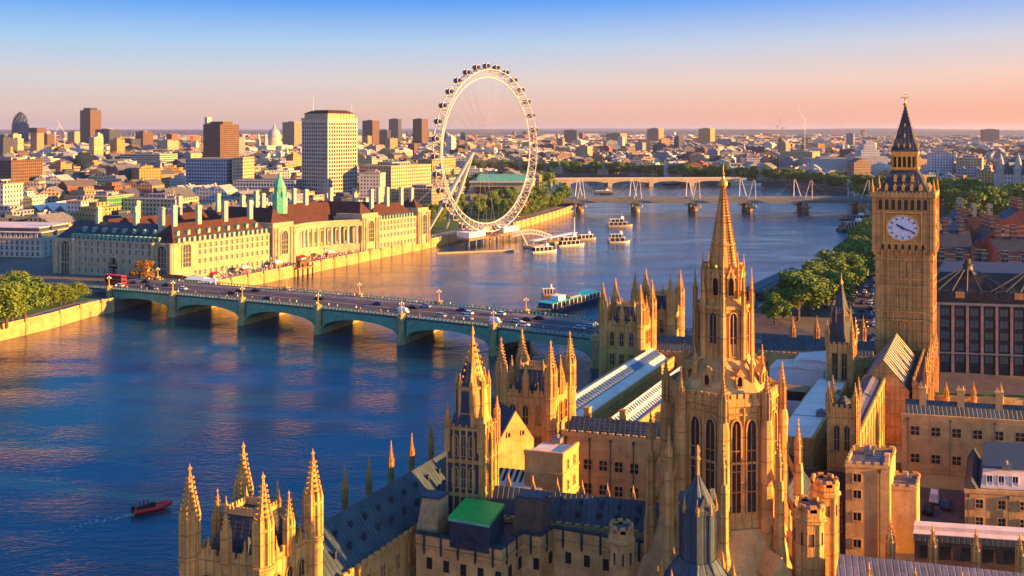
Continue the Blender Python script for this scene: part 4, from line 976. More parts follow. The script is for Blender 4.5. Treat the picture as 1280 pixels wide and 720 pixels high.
for i in range(8):
    q = MB(); q.pinn(2.8, .6+i*5.2, 17.5, .6, 4.2, 4.4, 8, crock=4); q.box(2.3, 3.5, .1+i*5.2, 1.1+i*5.2, GZ, 17.6); part(T, 'buttress', q, STONE)
# dark blue roofed cross building and its courtyard neighbours
def rb(a): return ((cos(radians(a)), sin(radians(a))), (.477, .879))
T = range_('courtyard_wing', 'wing with bright blue lead roof and two rows of windows, right of the striped hall', 'palace wing', (83.0, 191.6), 46, 5.4, 17.2, 20.2, 'x', roof=SLATE, nF=11, rows=(7.6, 13.4), ww=1.7, wh=1.8, wall=STONE_P, bands=(16.6, 12.2, 6.4), par=.55, cren=False, B=rb(-12), seams=20)
T = thing('stair_tower', 'plain square orange stone tower with flat roof in the courtyard, nearest the octagonal turrets', 'tower', (AX(1057, 154), 154, 0), B=rb(-8))
mb = MB(); mb.box(0, 7.2, 0, 9.5, GZ, 20.4); part(T, 'wall', mb, STONE_P); q = MB(); crenels(q, -.1, 7.3, -.1, 9.6, 20.4, 1.0, 1.6, .35); part(T, 'parapet', q, STONE_P); q = MB(); q.box(.3, 6.9, .3, 9.2, 20.4, 20.6); part(T, 'roof', q, SLATE_P)
windows(T, 'window', 'F', [(1.9, 0, z) for z in (6.8, 11.4, 15.2, 18.0)], 1.3, 1.35, [STONE_P, GLASS], mull=1, trans=0)
T = thing('stair_tower', 'lower flat roofed orange stone block attached to the right of the plain square tower', 'tower', (AX(1109, 155), 155, 0), B=rb(-8))
mb = MB(); mb.box(0, 4.8, 0, 7, GZ, 16.2); part(T, 'wall', mb, STONE_P); q = MB(); crenels(q, -.1, 4.9, -.1, 7.1, 16.2, .9, 1.6, .3); part(T, 'parapet', q, STONE_P); q = MB(); q.box(.3, 4.5, .3, 6.7, 16.2, 16.4); part(T, 'roof', q, SLATE_P)
T = thing('brick_stack', 'tall slim pale stone shaft on the corner of the plain square tower', 'chimney', (AX(1106, 153.2), 153.2, 0), B=rb(-8))
mb = MB(); mb.box(0, .7, 0, .8, GZ, 22.6); part(T, 'shaft', mb, STONE_P); q = MB(); q.box(-.1, .8, -.1, .9, 22.6, 22.9); part(T, 'cap', q, STONE_P)
T = range_('courtyard_annex', 'courtyard annex with grey blue mansard roof and pale attic, at the right edge', 'annex', (AX(1206, 163), 163), 12.5, 20, 12.4, 13, flat=True, nF=3, rows=(6.6, 9.8), ww=1.2, wh=1.5, wall=STONE_P, roof=SLATE, B=rb(-8), par=.7, cren=False)
q = MB(); q.loft([[(2.6, 2.0, 12.5), (11.8, 2.0, 12.5), (11.8, 18, 12.5), (2.6, 18, 12.5)], [(3.2, 2.6, 16.2), (11.4, 2.6, 16.2), (11.4, 17.4, 16.2), (3.2, 17.4, 16.2)]]); part(T, 'mansard', q, WROOF)
q = MB(); q.box(2.9, 11.7, 2.4, 17.8, 16.2, 16.45); part(T, 'mansard_roof', q, SLATE)
windows(T, 'attic_window', 'F', [(x, 2.25, 13.3) for x in (4.2, 6.2, 8.6)], .9, 1.7, [WHITE, GLASS], mull=1, trans=0)
q = MB(); q.gable(-.2, 2.4, 0, 20, 12.5, 14.6, 'y'); part(T, 'side_roof', q, SLATE_D)
T = thing('covered_walkway', 'long pale roofed walkway along the lower right of the courtyard', 'walkway', (*G(1143, 664, 12.8), 0), B=rb(-9))
mb = MB(); mb.box(0, 46, 0, 3.2, GZ, 12.2); part(T, 'wall', mb, BRICK_B); q = MB(); q.box(-.2, 46.2, -.3, 1.4, 12.2, 12.6); q.box(-.2, 46.2, 1.42, 3.4, 12.2, 13.2); part(T, 'roof', q, WROOF)
q = MB(); q.box(-.1, 46, -.42, -.31, 11.4, 12.5); part(T, 'fascia', q, SLATE)
for i in range(14):
    q = MB(); q.box(.8+i*3.2, 2.4+i*3.2, -.08, -.01, 8.6, 10.6); part(T, 'window', q, GLASS)
range_('brick_court_range', 'dark red brick range behind the pale walkway at the lower right', 'palace wing', (AX(1128, 128), 128), 40, 9, 12.2, 14.4, 'x', roof=TILE, wall=BRICK_B, nF=12, rows=(6.5, 9.4), B=rb(-9))
# foreground roof at the lower right
T = range_('lords_range', 'broad mauve lead roof with pinnacled parapet filling the lower right corner', 'palace wing', (AX(1030, 107), 107), 46, 16, 19.6, 24.4, 'x', roof=SLATE_P, B=rb(-13.5), seams=34, par=.9)
for i, t in enumerate((3.4, 8.6, 13.8, 19, 24.2, 29.4)):
    q = MB(); q.pinn(t+2.4, 16.0, 19, .55, 4.6, 2.6, 8, crock=3); part(T, 'pinnacle', q, STONE)
    q = MB(); q.pinn(t+1.2, 3.4, 21, .42, 2.6, 2.2, 8, crock=3); part(T, 'ridge_pinnacle', q, STONE)
T = range_('link_roof', 'steep dark slate roof with tall sunlit gable between the tall tower and the pale turret', 'roof', (AX(952, 137), 137), 6, 14, 18, 22.5, 'y', roof=SLATE_D, nF=2, rows=(12,))
range_('peers_range', 'low lead roofed range at the very bottom before the tall tower', 'palace wing', (AX(905, 108), 108), 11, 10, 16, 18.6, 'x', roof=SLATE, par=.8, B=rb(-10))
range_('west_front_range', 'dark west front range with brown walls between the pale pink roof and square tower', 'palace wing', (AX(972, 160), 160), 16, 9, 14.4, 16.8, 'x', roof=TILE, wall=BRICK_B, nF=7, rows=(8, 11), par=.6)
# fence of gate pinnacles in the yard behind the blue roof
T = thing('yard_wall', 'low stone yard wall with clipped hedge behind the blue roofed wing', 'wall', (AX(1160, 226), 226, 0), B=rb(-6))
mb = MB(); mb.box(0, 42, 0, .8, GZ, 11.4); part(T, 'wall', mb, STONE_P); q = MB(); q.box(0, 42, .9, 1.8, GZ, 11.9); part(T, 'hedge', q, GRASS)
for i, px in enumerate((1183, 1217, 1251, 1284)):
    q = MB(); q.lathe(0, 0, [(.65, GZ), (.65, 11.2), (.8, 11.4), (.8, 11.7)], 8); q.pinn(0, 0, 11.7, .5, 1.2, 2.6, 8, crock=4)
    solo('gate_pinnacle', f'gate pinnacle on the yard wall behind the blue roof, {od(i)} right of the clock', 'pinnacle', q, STONE, (AX(px, 224), 224, 0), 'gate pinnacles on the yard wall')
# ================================================================== giant observation wheel
WH = (-16.3, 632.0); WZ = 64.0; PD = (.574, .819); ND = (-.819, .574)      # in-plane and landward directions
T = thing('observation_wheel', 'giant white observation wheel with glass capsules standing on the river bank', 'ferris wheel', (*WH, 0))
def wp(r, a, n=0.): return (PD[0]*r*cos(a)+ND[0]*n, PD[1]*r*cos(a)+ND[1]*n, WZ+r*sin(a))
K = 64; mb = MB()
def ring(r, n_off, th, seg=128):
    for i in range(seg):
        mb.tube(wp(r, 2*pi*i/seg, n_off), wp(r, 2*pi*(i+1.02)/seg, n_off), th, n=5)
ring(56.6, 3.2, .32); ring(56.6, -3.2, .32); ring(51.2, 0, .42)
for i in range(K):
    a, b_, c_ = 2*pi*i/K, 2*pi*(i+.5)/K, 2*pi*(i+1)/K
    for n_ in (3.4, -3.4):
        mb.tube(wp(56.6, a, n_*.94), wp(51.2, b_, 0), .16, n=4); mb.tube(wp(56.6, c_, n_*.94), wp(51.2, b_, 0), .16, n=4)
    mb.tube(wp(57, a, 3.4), wp(57, a, -3.4), .22, n=4); mb.tube(wp(57, a, 3.4), wp(57, c_, -3.4), .16, n=4)
part(T, 'rim', mb, STEEL)
for i in range(K):
    a = 2*pi*(i+.5)/K; mb = MB(); mb.tube(wp(50.6, a, 0), wp(1.6, a+.02, 5 if i % 2 else -5), .05, n=4); part(T, 'spoke', mb, STEELG)
hubm = MB(); hubm.tube(wp(0, 0, -7), wp(0, 0, 15), 1.2, n=12); hubm.tube(wp(0, 0, -6.0), wp(0, 0, -5), 2.0, n=14); hubm.tube(wp(0, 0, 5), wp(0, 0, 6.0), 2.0, n=14); part(T, 'hub', hubm, STEEL)
for s_ in (-1, 1):
    mb = MB(); top = Vector(wp(0, 0, 13)); ft = Vector((ND[0]*47+PD[0]*10*s_, ND[1]*47+PD[1]*10*s_, GZ)); md = top.lerp(ft, .45)
    mb.tube(top, md, .9, 1.7, n=10); mb.tube(md, ft, 1.7, .8, n=10); part(T, 'leg', mb, STEEL)
    mb = MB(); mb.tube(wp(0, 0, 14), (ND[0]*82+PD[0]*13*s_, ND[1]*82+PD[1]*13*s_, GZ), .16, n=5); part(T, 'backstay', mb, STEEL)
CAPG = surf('capsule_glass', (.06, .07, .08), .12, .3, .5, spec=.7)
for i in range(32):
    a = 2*pi*(i+.25)/32; c_ = wp(59.2, a, 0); mb = MB(); red = i == 28
    nl = 12
    for k in range(8):
        t0, t1 = -1+2*k/8, -1+2*(k+1)/8; r0, r1 = (1.85*sqrt(max(.02, 1-t*t)) for t in (t0, t1))
        mb.tube(tuple(c_[j]+(ND+(0,))[j]*3.6*t0 for j in range(3)), tuple(c_[j]+(ND+(0,))[j]*3.6*t1 for j in range(3)), r0, r1, n=nl)
    cp = part(T, 'capsule', mb, RED if red else CAPG)
    if red: cp['label'] = 'red capsule near the bottom of the wheel'
    q = MB()
    for t in (-.42, .42):
        p = tuple(c_[j]+(ND+(0,))[j]*3.6*t for j in range(3)); p2 = tuple(c_[j]+(ND+(0,))[j]*3.6*(t+.1) for j in range(3)); q.tube(p, p2, 2.0, n=12)
    q.tube(wp(57.1, a, 3.0), c_, .25, n=4); q.tube(wp(57.1, a, -3.0), c_, .25, n=4)
    part(T, 'capsule_mount', q, STEEL).parent = cp
# boarding platform under the wheel, on piles in the river
T = thing('boarding_platform', 'white boarding platform on piles under the giant wheel', 'platform', (*WH, 0), B=(PD, ND))
mb = MB(); mb.box(-34, 34, -9, 10, 4.2, 5.6); part(T, 'deck', mb, WOOD)
for x in range(-32, 33, 8): mb = MB(); mb.lathe(x, -7, [(.6, -1), (.6, 4.2)], 8); part(T, 'pile', mb, STEELG)
for x0, x1, z0 in ((-30, -12, 5.6), (10, 28, 5.6)): mb = MB(); mb.box(x0, x1, -6, 4, z0, z0+3.2); mb.box(x0-.6, x1+.6, -6.6, 4.6, z0+3.2, z0+3.6); part(T, 'shelter', mb, WHITE)
for s_ in (-1, 1):
    mb = MB(); mb.loft([[(s_*13-2, -4, 5.6), (s_*13+2, -4, 5.6), (s_*13+2, 4, 5.6), (s_*13-2, 4, 5.6)], [(s_*7-1, -2.5, 11), (s_*7+1, -2.5, 11), (s_*7+1, 2.5, 11), (s_*7-1, 2.5, 11)]]); part(T, 'support', mb, STEEL)

# ================================================================== long stone hall on the far bank
HB = ((.94, -.34), (.582, .813)); HO = (-236.3, 463.0); HW, HD = 76.6, 189.0
T = thing('riverside_hall', 'long cream stone hall with red tiled roofs and tall white chimneys along the river', 'town hall', (*HO, 0), B=HB)
EV, RG = 22.9, 31.8; dw = 17.0
mb = MB()
mb.box(HW-dw, HW, 0, 58, GZ-.5, EV); mb.box(0, HW-dw-.01, 0, dw, GZ-.5, EV)                    # near wing, bridge wing
mb.box(HW-dw, HW-.6, 142.5, 177, GZ-.5, EV); mb.box(0, dw, dw+.01, HD, GZ-.5, EV-1)
mb.box(HW-dw-22, HW-dw-.02, 64, 140, GZ-.5, EV); mb.box(dw+.02, HW-dw, HD-20, HD-1, GZ-.5, EV-1)
for z in (10.4, 21.9):
    mb.box(-.3, HW+.3, -.35, -.003, z, z+.5); mb.box(HW+.003, HW+.35, -.35, 58, z, z+.5); mb.box(HW-.59, HW-.2, 142.5, 177, z, z+.5)
part(T, 'wall', mb, PORT)
def pavil(y0, y1, x1, top=EV+2.2):
    mb = MB(); mb.box(HW-dw-2, x1, y0, y1, GZ-.5, top); mb.box(HW-dw-2.3, x1+.5, y0-.4, y1+.4, top, top+.7); mb.box(HW-dw-1, x1-.6, y0+.6, y1-.6, top+.7, top+2.6)
    for y in (y0+1.1, y0+3.2, y1-3.2, y1-1.1): mb.lathe(x1+.3, y, [(.75, GZ), (.75, 10), (.62, 10.2), (.55, top-3), (.75, top-2.6), (.75, top)], 8)
    part(T, 'pavilion', mb, PORT)
    ym = (y0+y1)/2; windows(T, 'arched_recess', 'R', [(x1, ym, 10.6)], 4.4, 12.5, [PORT, SLATE_D], arch=2.6, mull=2, trans=3, proud=.5, fr=.6)
    windows(T, 'window', 'R', [(x1, ym+d_, z) for d_ in (-5, 5) for z in (12, 17) if abs(d_) < (y1-y0)/2-1], .9, 2.2, [PORT, GLASS])
for y0, y1 in ((60, 75.5), (127, 142), (177.5, 189)): pavil(y0, y1, HW+.4)
for y0, y1 in ((0.3, 12),):
    windows(T, 'arched_recess', 'R', [(HW, 7, 10.6)], 4.4, 12, [PORT, SLATE_D], arch=2.4, mull=2, trans=3, proud=.5, fr=.6)
# concave colonnade between the two middle pavilions
def cur(t, off=0): return (HW-11.5*sin(pi*t)**.9+off, 75.5+51.5*t)
n_ = 24; mb = MB()
mb.loft([[(*cur(i/n_, -4.2), GZ), (*cur(i/n_, -3.2), GZ), (*cur(i/n_, -3.2), EV+1), (*cur(i/n_, -4.2), EV+1)] for i in range(n_+1)]); part(T, 'crescent_wall', mb, PORT)
mb = MB(); mb.loft([[(*cur(i/n_, -3.19), GZ), (*cur(i/n_, .8), GZ), (*cur(i/n_, .8), 10.6), (*cur(i/n_, -3.19), 10.6)] for i in range(n_+1)])
mb.loft([[(*cur(i/n_, -3.19), 20.8), (*cur(i/n_, .7), 20.8), (*cur(i/n_, .7), 23.4), (*cur(i/n_, -3.19), 23.4)] for i in range(n_+1)])
mb.loft([[(*cur(i/n_, -3.1), 23.4), (*cur(i/n_, -.6), 23.4), (*cur(i/n_, -.6), EV+1.6), (*cur(i/n_, -3.1), EV+1.6)] for i in range(n_+1)]); part(T, 'entablature', mb, PORT)
for i in range(13):
    x, y = cur((i+.5)/13, .1); mb = MB(); mb.lathe(x, y, [(1.0, 10.6), (.85, 11.1), (.7, 19.8), (1.0, 20.3), (1.0, 20.8)], 10); part(T, 'column', mb, PORTW)
for i in range(12):
    x, y = cur((i+1)/13, -3.12); windows(T, 'colonnade_window', 'R', [(x, y, 12.2)], 1.7, 6.6, [PORT, DARK], arch=.8, mull=1, trans=2, proud=.1)
# ordinary windows
windows(T, 'window', 'R', [(HW, y, z) for z in (6.2, 11.8, 16.2, 19.4) for y in spread(13, 58, 14)], 1.15, 2.3, [PORTW, GLASS], proud=.2, fr=.22, budget=300)
windows(T, 'window', 'F', [(x, 0, z) for z in (6.4, 11.8, 16.4, 19.6) for x in spread(16, 64, 12)], 1.3, 2.3, [PORTW, GLASS], proud=.2, fr=.22)
windows(T, 'window', 'R', [(HW-.6, y, z) for z in (6.2, 11.8, 16.2, 19.4) for y in spread(143, 177, 11)], 1.15, 2.3, [PORTW, GLASS], proud=.2, fr=.22)
windows(T, 'arched_portal', 'F', [(9, 0, GZ), (70, 0, GZ)], 5.4, 16.5, [PORT, SLATE_D], arch=3, mull=2, trans=4, proud=.7, fr=1.0)
windows(T, 'entrance_arch', 'F', [(40, 0, GZ)], 6.4, 9.5, [PORT, DARK], arch=3.2, mull=0, trans=0, proud=.9, fr=1.1)
for x in (3.2, 14.6, 64.4, 75.6): mb = MB(); mb.lathe(x, -.5, [(1.2, GZ), (1.0, 10), (.85, 22.5), (1.2, 23)], 10); part(T, 'column', mb, PORT)
# roofs
def rf(x0, x1, y0, y1, z0, z1, ax, h0=6, h1=6, m=TILE):
    q = MB(); q.gable(x0, x1, y0, y1, z0, z1, ax, hip0=h0, hip1=h1); return part(T, 'roof', q, m)
R1 = rf(HW-dw+.6, HW-1.2, .8, 60, EV, RG, 'y'); R2 = rf(.8, HW-dw+3, .9, dw-.8, EV, RG-.6, 'x', m=SLATE_D)
R3 = rf(HW-dw+.4, HW-1.6, 141, 178, EV, RG, 'y'); rf(.8, dw-.8, dw, HD-2, EV-1, RG-1, 'y', m=TILE); rf(dw, HW-dw, HD-19, HD-2, EV-1, RG-1, 'x', m=TILE)
RC = rf(HW-dw-21, HW-dw-3, 66, 139, EV, RG+2.4, 'y'); rf(HW-dw-24, HW-2, 61, 75, EV+2.8, RG+3.6, 'x', 5, 5); rf(HW-dw-24, HW-2, 128, 141.5, EV+2.8, RG+2.6, 'x', 5, 5)
rf(HW-dw, HW-1, 178.2, 188.3, EV+2.8, RG+1.5, 'x', 6, 6); rf(dw+6, HW-dw-24, 30, 40, EV-2, RG-4, 'x', m=SLATE_D); rf(dw+6, HW-dw-24, 150, 162, EV-2, RG-3, 'x')
# copper dormers along the eaves
for i in range(19):
    y = 4+i*2.95
    q = MB(); q.box(HW-2.8, HW-1.0, y-.65, y+.65, EV, EV+1.9); q.gable(HW-2.9, HW-.9, y-.8, y+.8, EV+1.9, EV+2.6, 'x'); part(T, 'dormer', q, PORTW if i % 2 else VERDI)
for i in range(9):
    y = 6+i*5.9; q = MB(); q.box(HW-5.8, HW-3.6, y-.8, y+.8, EV+3.2, EV+5.0); q.gable(HW-5.9, HW-3.4, y-.95, y+.95, EV+5, EV+5.9, 'x'); part(T, 'dormer', q, VERDI)
for i in range(13):
    y = 143.5+i*2.6; q = MB(); q.box(HW-3.3, HW-1.5, y-.6, y+.6, EV, EV+1.8); q.gable(HW-3.4, HW-1.4, y-.75, y+.75, EV+1.8, EV+2.5, 'x'); part(T, 'dormer', q, VERDI)
for i in range(20):
    x = 12+i*2.85; q = MB(); q.box(x-.7, x+.7, .9, 2.8, EV, EV+1.9); q.gable(x-.85, x+.85, .8, 2.9, EV+1.9, EV+2.6, 'y'); part(T, 'dormer', q, VERDI)
for i in range(8):
    x = 16+i*6.4; q = MB(); q.box(x-.8, x+.8, 3.6, 5.4, EV+3.4, EV+5.1); q.gable(x-.95, x+.95, 3.5, 5.6, EV+5.1, EV+5.9, 'y'); part(T, 'dormer', q, VERDI)
for x, y, h in [(HW-dw/2, 8, 43.5), (HW-dw/2, 22, 42.5), (HW-dw/2, 38, 43.5), (HW-dw/2, 54, 43), (20, dw/2, 41), (44, dw/2, 42), (60, dw/2, 42), (HW-dw/2, 146, 44), (HW-dw/2, 160, 44.5), (HW-dw/2, 173, 44), (HW-dw/2, 183, 43), (HW-dw-12, 70, 44), (HW-dw-12, 84, 44.5), (HW-dw-12, 100, 44), (HW-dw-12, 116, 45), (HW-dw-12, 136, 45), (dw/2, 40, 42), (dw/2, 66, 43), (dw/2, 92, 43), (dw/2, 120, 43), (dw/2, 150, 43), (30, HD-11, 42), (48, HD-11, 43), (30, 35, 38), (28, 156, 40)]:
    h -= 2.4; q = MB(); q.box(x-.9, x+.9, y-1.1, y+1.1, EV, h-1); q.box(x-1.15, x+1.15, y-1.35, y+1.35, h-1, h-.5); q.box(x-.8, x+.8, y-1.0, y+1.0, h-.5, h); part(T, 'chimney', q, PORTW)
q = MB(); x, y = HW-dw-8, 92; q.lathe(x, y, [(4.0, 30), (4.0, 39), (3.3, 40), (3.0, 44.5), (3.4, 45), (2.3, 48), (1.0, 51), (.2, 54.5)], 8)
for i in range(8): a = pi/8+i*pi/4; q.lathe(x+3.6*cos(a), y+3.6*sin(a), [(.4, 38), (.4, 41.5), (.02, 43.2)], 5)
part(T, 'lantern_spire', q, COPPER)
# ================================================================== trees
def leafmat(name, c0, c1):
    m, n, l, b = newmat(name); oi = n.new('ShaderNodeObjectInfo'); x = nz(n, l, .22, 3, .6); y = nz(n, l, 2.0, 2, .5)
    c = mixc(n, l, rng(n, l, x.outputs[0], .35, .65), c0, c1); c = mixc(n, l, rng(n, l, y.outputs[0], .35, .7, 0, .5), c, tuple(v*.45 for v in c0))
    c = mixc(n, l, rng(n, l, oi.outputs['Random'], 0, 1, 0, .4), c, (c1[0]*1.3, c1[1]*.95, c1[2]*.8)); l.new(c, b.inputs['Base Color']); b.inputs['Roughness'].default_value = .7
    b.inputs['Specular IOR Level'].default_value = .2
    try: b.inputs['Subsurface Weight'].default_value = 0
    except KeyError: pass
    return m
LEAF = leafmat('leaves', (.055, .135, .024), (.150, .225, .038)); LEAF_O = leafmat('autumn_leaves', (.13, .075, .02), (.24, .13, .03)); BARK = surf('bark', (.09, .065, .045), .9, .4, 2.)
def tree_proto(seed, leaf=LEAF, hgt=1.0, wide=1.0, n_cl=16, per=120, q=.55):
    """unit: 16 m tall plane tree; crown = leaf sprays on the skins of many uneven clumps"""
    rr = random.Random(seed); T = thing('plane_tree', 'x', 'tree', (0, 0, -500))
    tr = MB(); Ht = 16*hgt; tr.tube((0, 0, -.3), (rr.uniform(-.4, .4), rr.uniform(-.4, .4), Ht*.45), .42, .28, n=7)
    cl = []
    for i in range(n_cl):
        a = rr.uniform(0, 2*pi); u = rr.uniform(.0, 1); z = Ht*(.32+.58*u); rad = wide*5.4*sqrt(max(.05, 1-((u-.38)/.72)**2))*sqrt(rr.uniform(.1, 1))
        c = (rad*cos(a), rad*sin(a), z); cl.append((c, rr.uniform(1.5, 2.7)*wide))
        if i < 9: tr.tube((0, 0, Ht*rr.uniform(.22, .45)), c, .17, .05, n=5)
    part(T, 'trunk', tr, BARK)
    lf = MB()
    for (cx, cy, cz), rad in cl:
        for k in range(per):
            d = Vector((rr.gauss(0, 1), rr.gauss(0, 1), rr.gauss(0, .8)+.25)).normalized(); r = rad*rr.uniform(.55, 1.12)
            p = Vector((cx, cy, cz))+d*r; nrm = (d+Vector((rr.gauss(0, .5), rr.gauss(0, .5), rr.gauss(0, .5)+.3))).normalized()
            t = nrm.cross(Vector((rr.uniform(-1, 1), rr.uniform(-1, 1), .3))).normalized(); b_ = nrm.cross(t); s = q*rr.uniform(.6, 1.25)
            lf.add([tuple(p+t*s), tuple(p+b_*s*.7), tuple(p-t*s), tuple(p-b_*s*.7+nrm*s*.3)], [(0, 1, 2, 3)])
    part(T, 'crown', lf, leaf); return T
TP = [tree_proto(s, per=210, q=.46, n_cl=20) for s in (1, 2, 3)]; TPN = tree_proto(9, per=260, q=.36, n_cl=22); TPO = tree_proto(5, LEAF_O)
USED = set()
def tree(proto, x, y, h, label, group, wide=1.0, name=None):
    loc = (x, y, GZ); s = h/16; rot = R.uniform(0, 6.28); sc = (s*wide*R.uniform(.9, 1.12), s*wide*R.uniform(.9, 1.12), s)
    if proto not in USED:
        USED.add(proto); PEND.append((proto, loc, rot, sc, label, group)); return proto
    r = dup(proto, loc, rot, label, sc)
    if group: r['group'] = group
    return r
PEND = []
def row(pl, n, h, lab, group, jit=2.5, protos=None, wide=1.0, hv=.15):
    """n trees along a polyline, each labelled by its turn"""
    seg = [hypot(b_[0]-a[0], b_[1]-a[1]) for a, b_ in zip(pl, pl[1:])]; tot = sum(seg)
    for i in range(n):
        d = tot*(i+.5)/n
        for (a, b_), s in zip(zip(pl, pl[1:]), seg):
            if d <= s: break
            d -= s
        t = d/s; x, y = a[0]+(b_[0]-a[0])*t+R.uniform(-jit, jit), a[1]+(b_[1]-a[1])*t+R.uniform(-jit, jit)
        tree(R.choice(protos or TP), x, y, h*R.uniform(1-hv, 1+hv), lab.format(od(i)), group, wide)
row([G(-60, 425, GZ), G(8, 408, GZ), G(40, 398, GZ)], 6, 17.5, 'big leafy tree by the hospital river wall, {} from the left frame edge', 'trees left of the bridge', 2, [TPN], 1.35)
row([G(-10, 385, GZ), G(30, 378, GZ)], 3, 14, 'leafy tree in the back row left of the bridge, {} from the left', 'trees left of the bridge', 2, [TPN], 1.4)
row([G(54, 384, GZ), G(98, 378, GZ)], 5, 8.5, 'low rounded tree between the big trees and the bridge, {} from the left', 'low trees left of the bridge', 1.5, [TPN], 1.6)
tree(TPO, *G(180, 356, GZ), 11.5, 'rusty orange leaved tree before the shaded end of the long stone hall', None, 1.15)
row([G(1000, 402, GZ), G(1043, 372, GZ), G(1066, 345, GZ), G(1086, 318, GZ), G(1094, 306, GZ)], 24, 17.5, 'embankment tree beside the car lined road, {} from the pier roof', 'trees between the embankment road and the river', 4.5, TP+[TPN], 1.4)
row([G(968, 412, GZ), G(1010, 384, GZ), G(1036, 362, GZ)], 6, 14, 'embankment tree close behind the pier roof, {} from the left', 'trees behind the pier', 2.5, [TPN], 1.35)
row([G(1150, 322, GZ), G(1170, 300, GZ)], 4, 17, 'tree just right of the clock tower dial, {} from the left', 'trees right of the clock tower', 3)
row([(338, 690), (410, 715)], 10, 27, 'garden tree in the front row before the white turreted block, {} from the left', 'trees right of the clock tower', 8, None, 1.35)
row([(345, 780), (425, 810), (395, 880), (350, 900)], 16, 28, 'garden tree in the back row before the white turreted block, {} from the left', 'trees right of the clock tower', 9, None, 1.35)
row([(345, 800), (385, 880), (425, 960), (450, 1060)], 16, 19, 'tree along the far embankment left of the clock tower spire, {} in line', 'trees along the far embankment', 8, None, 1.2)
row([FAR[6], FAR[5]], 14, 18, 'tree of the far embankment right of the rail bridge towers, {} in line', 'trees along the far embankment', 8, None, 1.25)
row([(x, y+22) for x, y in (FAR[5], FAR[4], FAR[3], FAR[2])], 42, 20, 'tree on the far bank beyond the road bridge with beige deck, {} from the right', 'trees along the far bank', 9, None, 1.35)
bank_in = [(x-9, y+8) for x, y in ((BANK_C[2][0], BANK_C[2][1]), BANK_C[3], BANK_C[4], BANK_C[5])]
row(bank_in, 17, 15, 'riverside tree right of the giant wheel, {} from the wheel', 'trees by the river right of the wheel', 3, None, 1.15)
row([(x-26, y+12) for x, y in bank_in], 14, 15, 'second row tree right of the giant wheel, {} from the wheel', 'trees by the river right of the wheel', 5, None, 1.2)
row([(-75, 690), (-45, 760), (-30, 830), (-10, 900)], 18, 15, 'garden tree seen through the lower half of the wheel, {} from the legs', 'garden trees behind the wheel', 11, None, 1.15)
row([(-70, 1060), (0, 1150), (60, 1120)], 16, 20, 'tree behind the green roofed concert hall, {} from the left', 'trees behind the concert hall', 14, None, 1.3)
for p, loc, rot, sc, lab, grp in PEND:
    p.location = loc; p.rotation_euler = (0, 0, rot); p.scale = sc; p['label'] = lab
    if grp: p['group'] = grp

# ================================================================== city landmarks
FC = {
 'cream': facade('cream_stone_front', (.52, .39, .25), roof=(.16, .16, .18)), 'tan': facade('tan_stone_front', (.38, .26, .16), pu=2.8, roof=(.09, .095, .11)),
 'brown': facade('brown_concrete_front', (.14, .082, .06), pu=2.6, pv=3.1, fu=.55, roof=(.08, .085, .10)), 'grey': facade('grey_concrete_front', (.28, .29, .33), pu=3.4, fu=.6, roof=(.20, .21, .25)),
 'white': facade('white_stone_front', (.62, .56, .50), pu=3.0, fu=.45, roof=(.33, .31, .32)), 'red brick': facade('red_brick_front', (.27, .095, .06), pu=2.7, fu=.4, roof=(.10, .09, .10)),
 'dark glass': facade('dark_glass_front', (.07, .09, .13), (.025, .04, .07), pu=1.8, pv=3.6, fu=.8, fv=.75, roof=(.10, .11, .13)), 'ochre': facade('ochre_brick_front', (.46, .27, .10), pu=3.1, fu=.4, roof=(.12, .10, .10)),
}
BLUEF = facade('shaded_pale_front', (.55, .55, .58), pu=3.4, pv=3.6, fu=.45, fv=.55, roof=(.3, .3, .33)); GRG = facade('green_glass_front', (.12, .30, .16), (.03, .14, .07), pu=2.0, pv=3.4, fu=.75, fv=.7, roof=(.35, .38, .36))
GRID = facade('blue_glass_grid', (.38, .42, .50), (.02, .05, .11), pu=3.0, pv=3.5, fu=.72, fv=.68, roof=(.25, .26, .3)); TERR = facade('terraced_concrete', (.55, .42, .32), pu=900, pv=4.2, fu=1.0, fv=.42, roof=(.5, .42, .36))
LM = []      # footprints to keep clear: (x, y, radius)
def blk(name, label, cat, px0, px1, yt, Y, dep, mat, rot=-12, zb=GZ, plant=True, steps=(), group=None):
    B = rotB(rot); x0 = AX(px0, Y); w_ = AX(px1, Y)-x0; zt = ZY(yt, Y); fr = abs(cos(radians(rot))); w_ = w_/fr*(1 if rot == 0 else .92)
    T = thing(name, label, cat, (x0, Y, 0), group, B); LM.append((x0+w_*.5, Y+dep*.5, max(w_, dep)*.62))
    mb = MB(); mb.box(0, w_, 0, dep, zb, zt); part(T, 'wall', mb, mat)
    pr = MB(); pr.box(-.25, w_+.25, -.25, dep+.25, zt, zt+.7); part(T, 'parapet', pr, PORT if mat not in (FC['brown'], FC['red brick'], FC['dark glass']) else BRICK_B)
    if plant: q = MB(); q.box(w_*.25, w_*.7, dep*.25, dep*.7, zt+.7, zt+3.6); q.box(w_*.72, w_*.85, dep*.3, dep*.5, zt+.7, zt+2.4); part(T, 'plant_room', q, FC['grey'])
    for f0, f1, zz in steps: q = MB(); q.box(w_*f0, w_*f1, dep*f0, dep*(1-f0*.3), zt+.7, ZY(zz, Y)); part(T, 'upper_stage', q, mat)
    return T, w_, zt
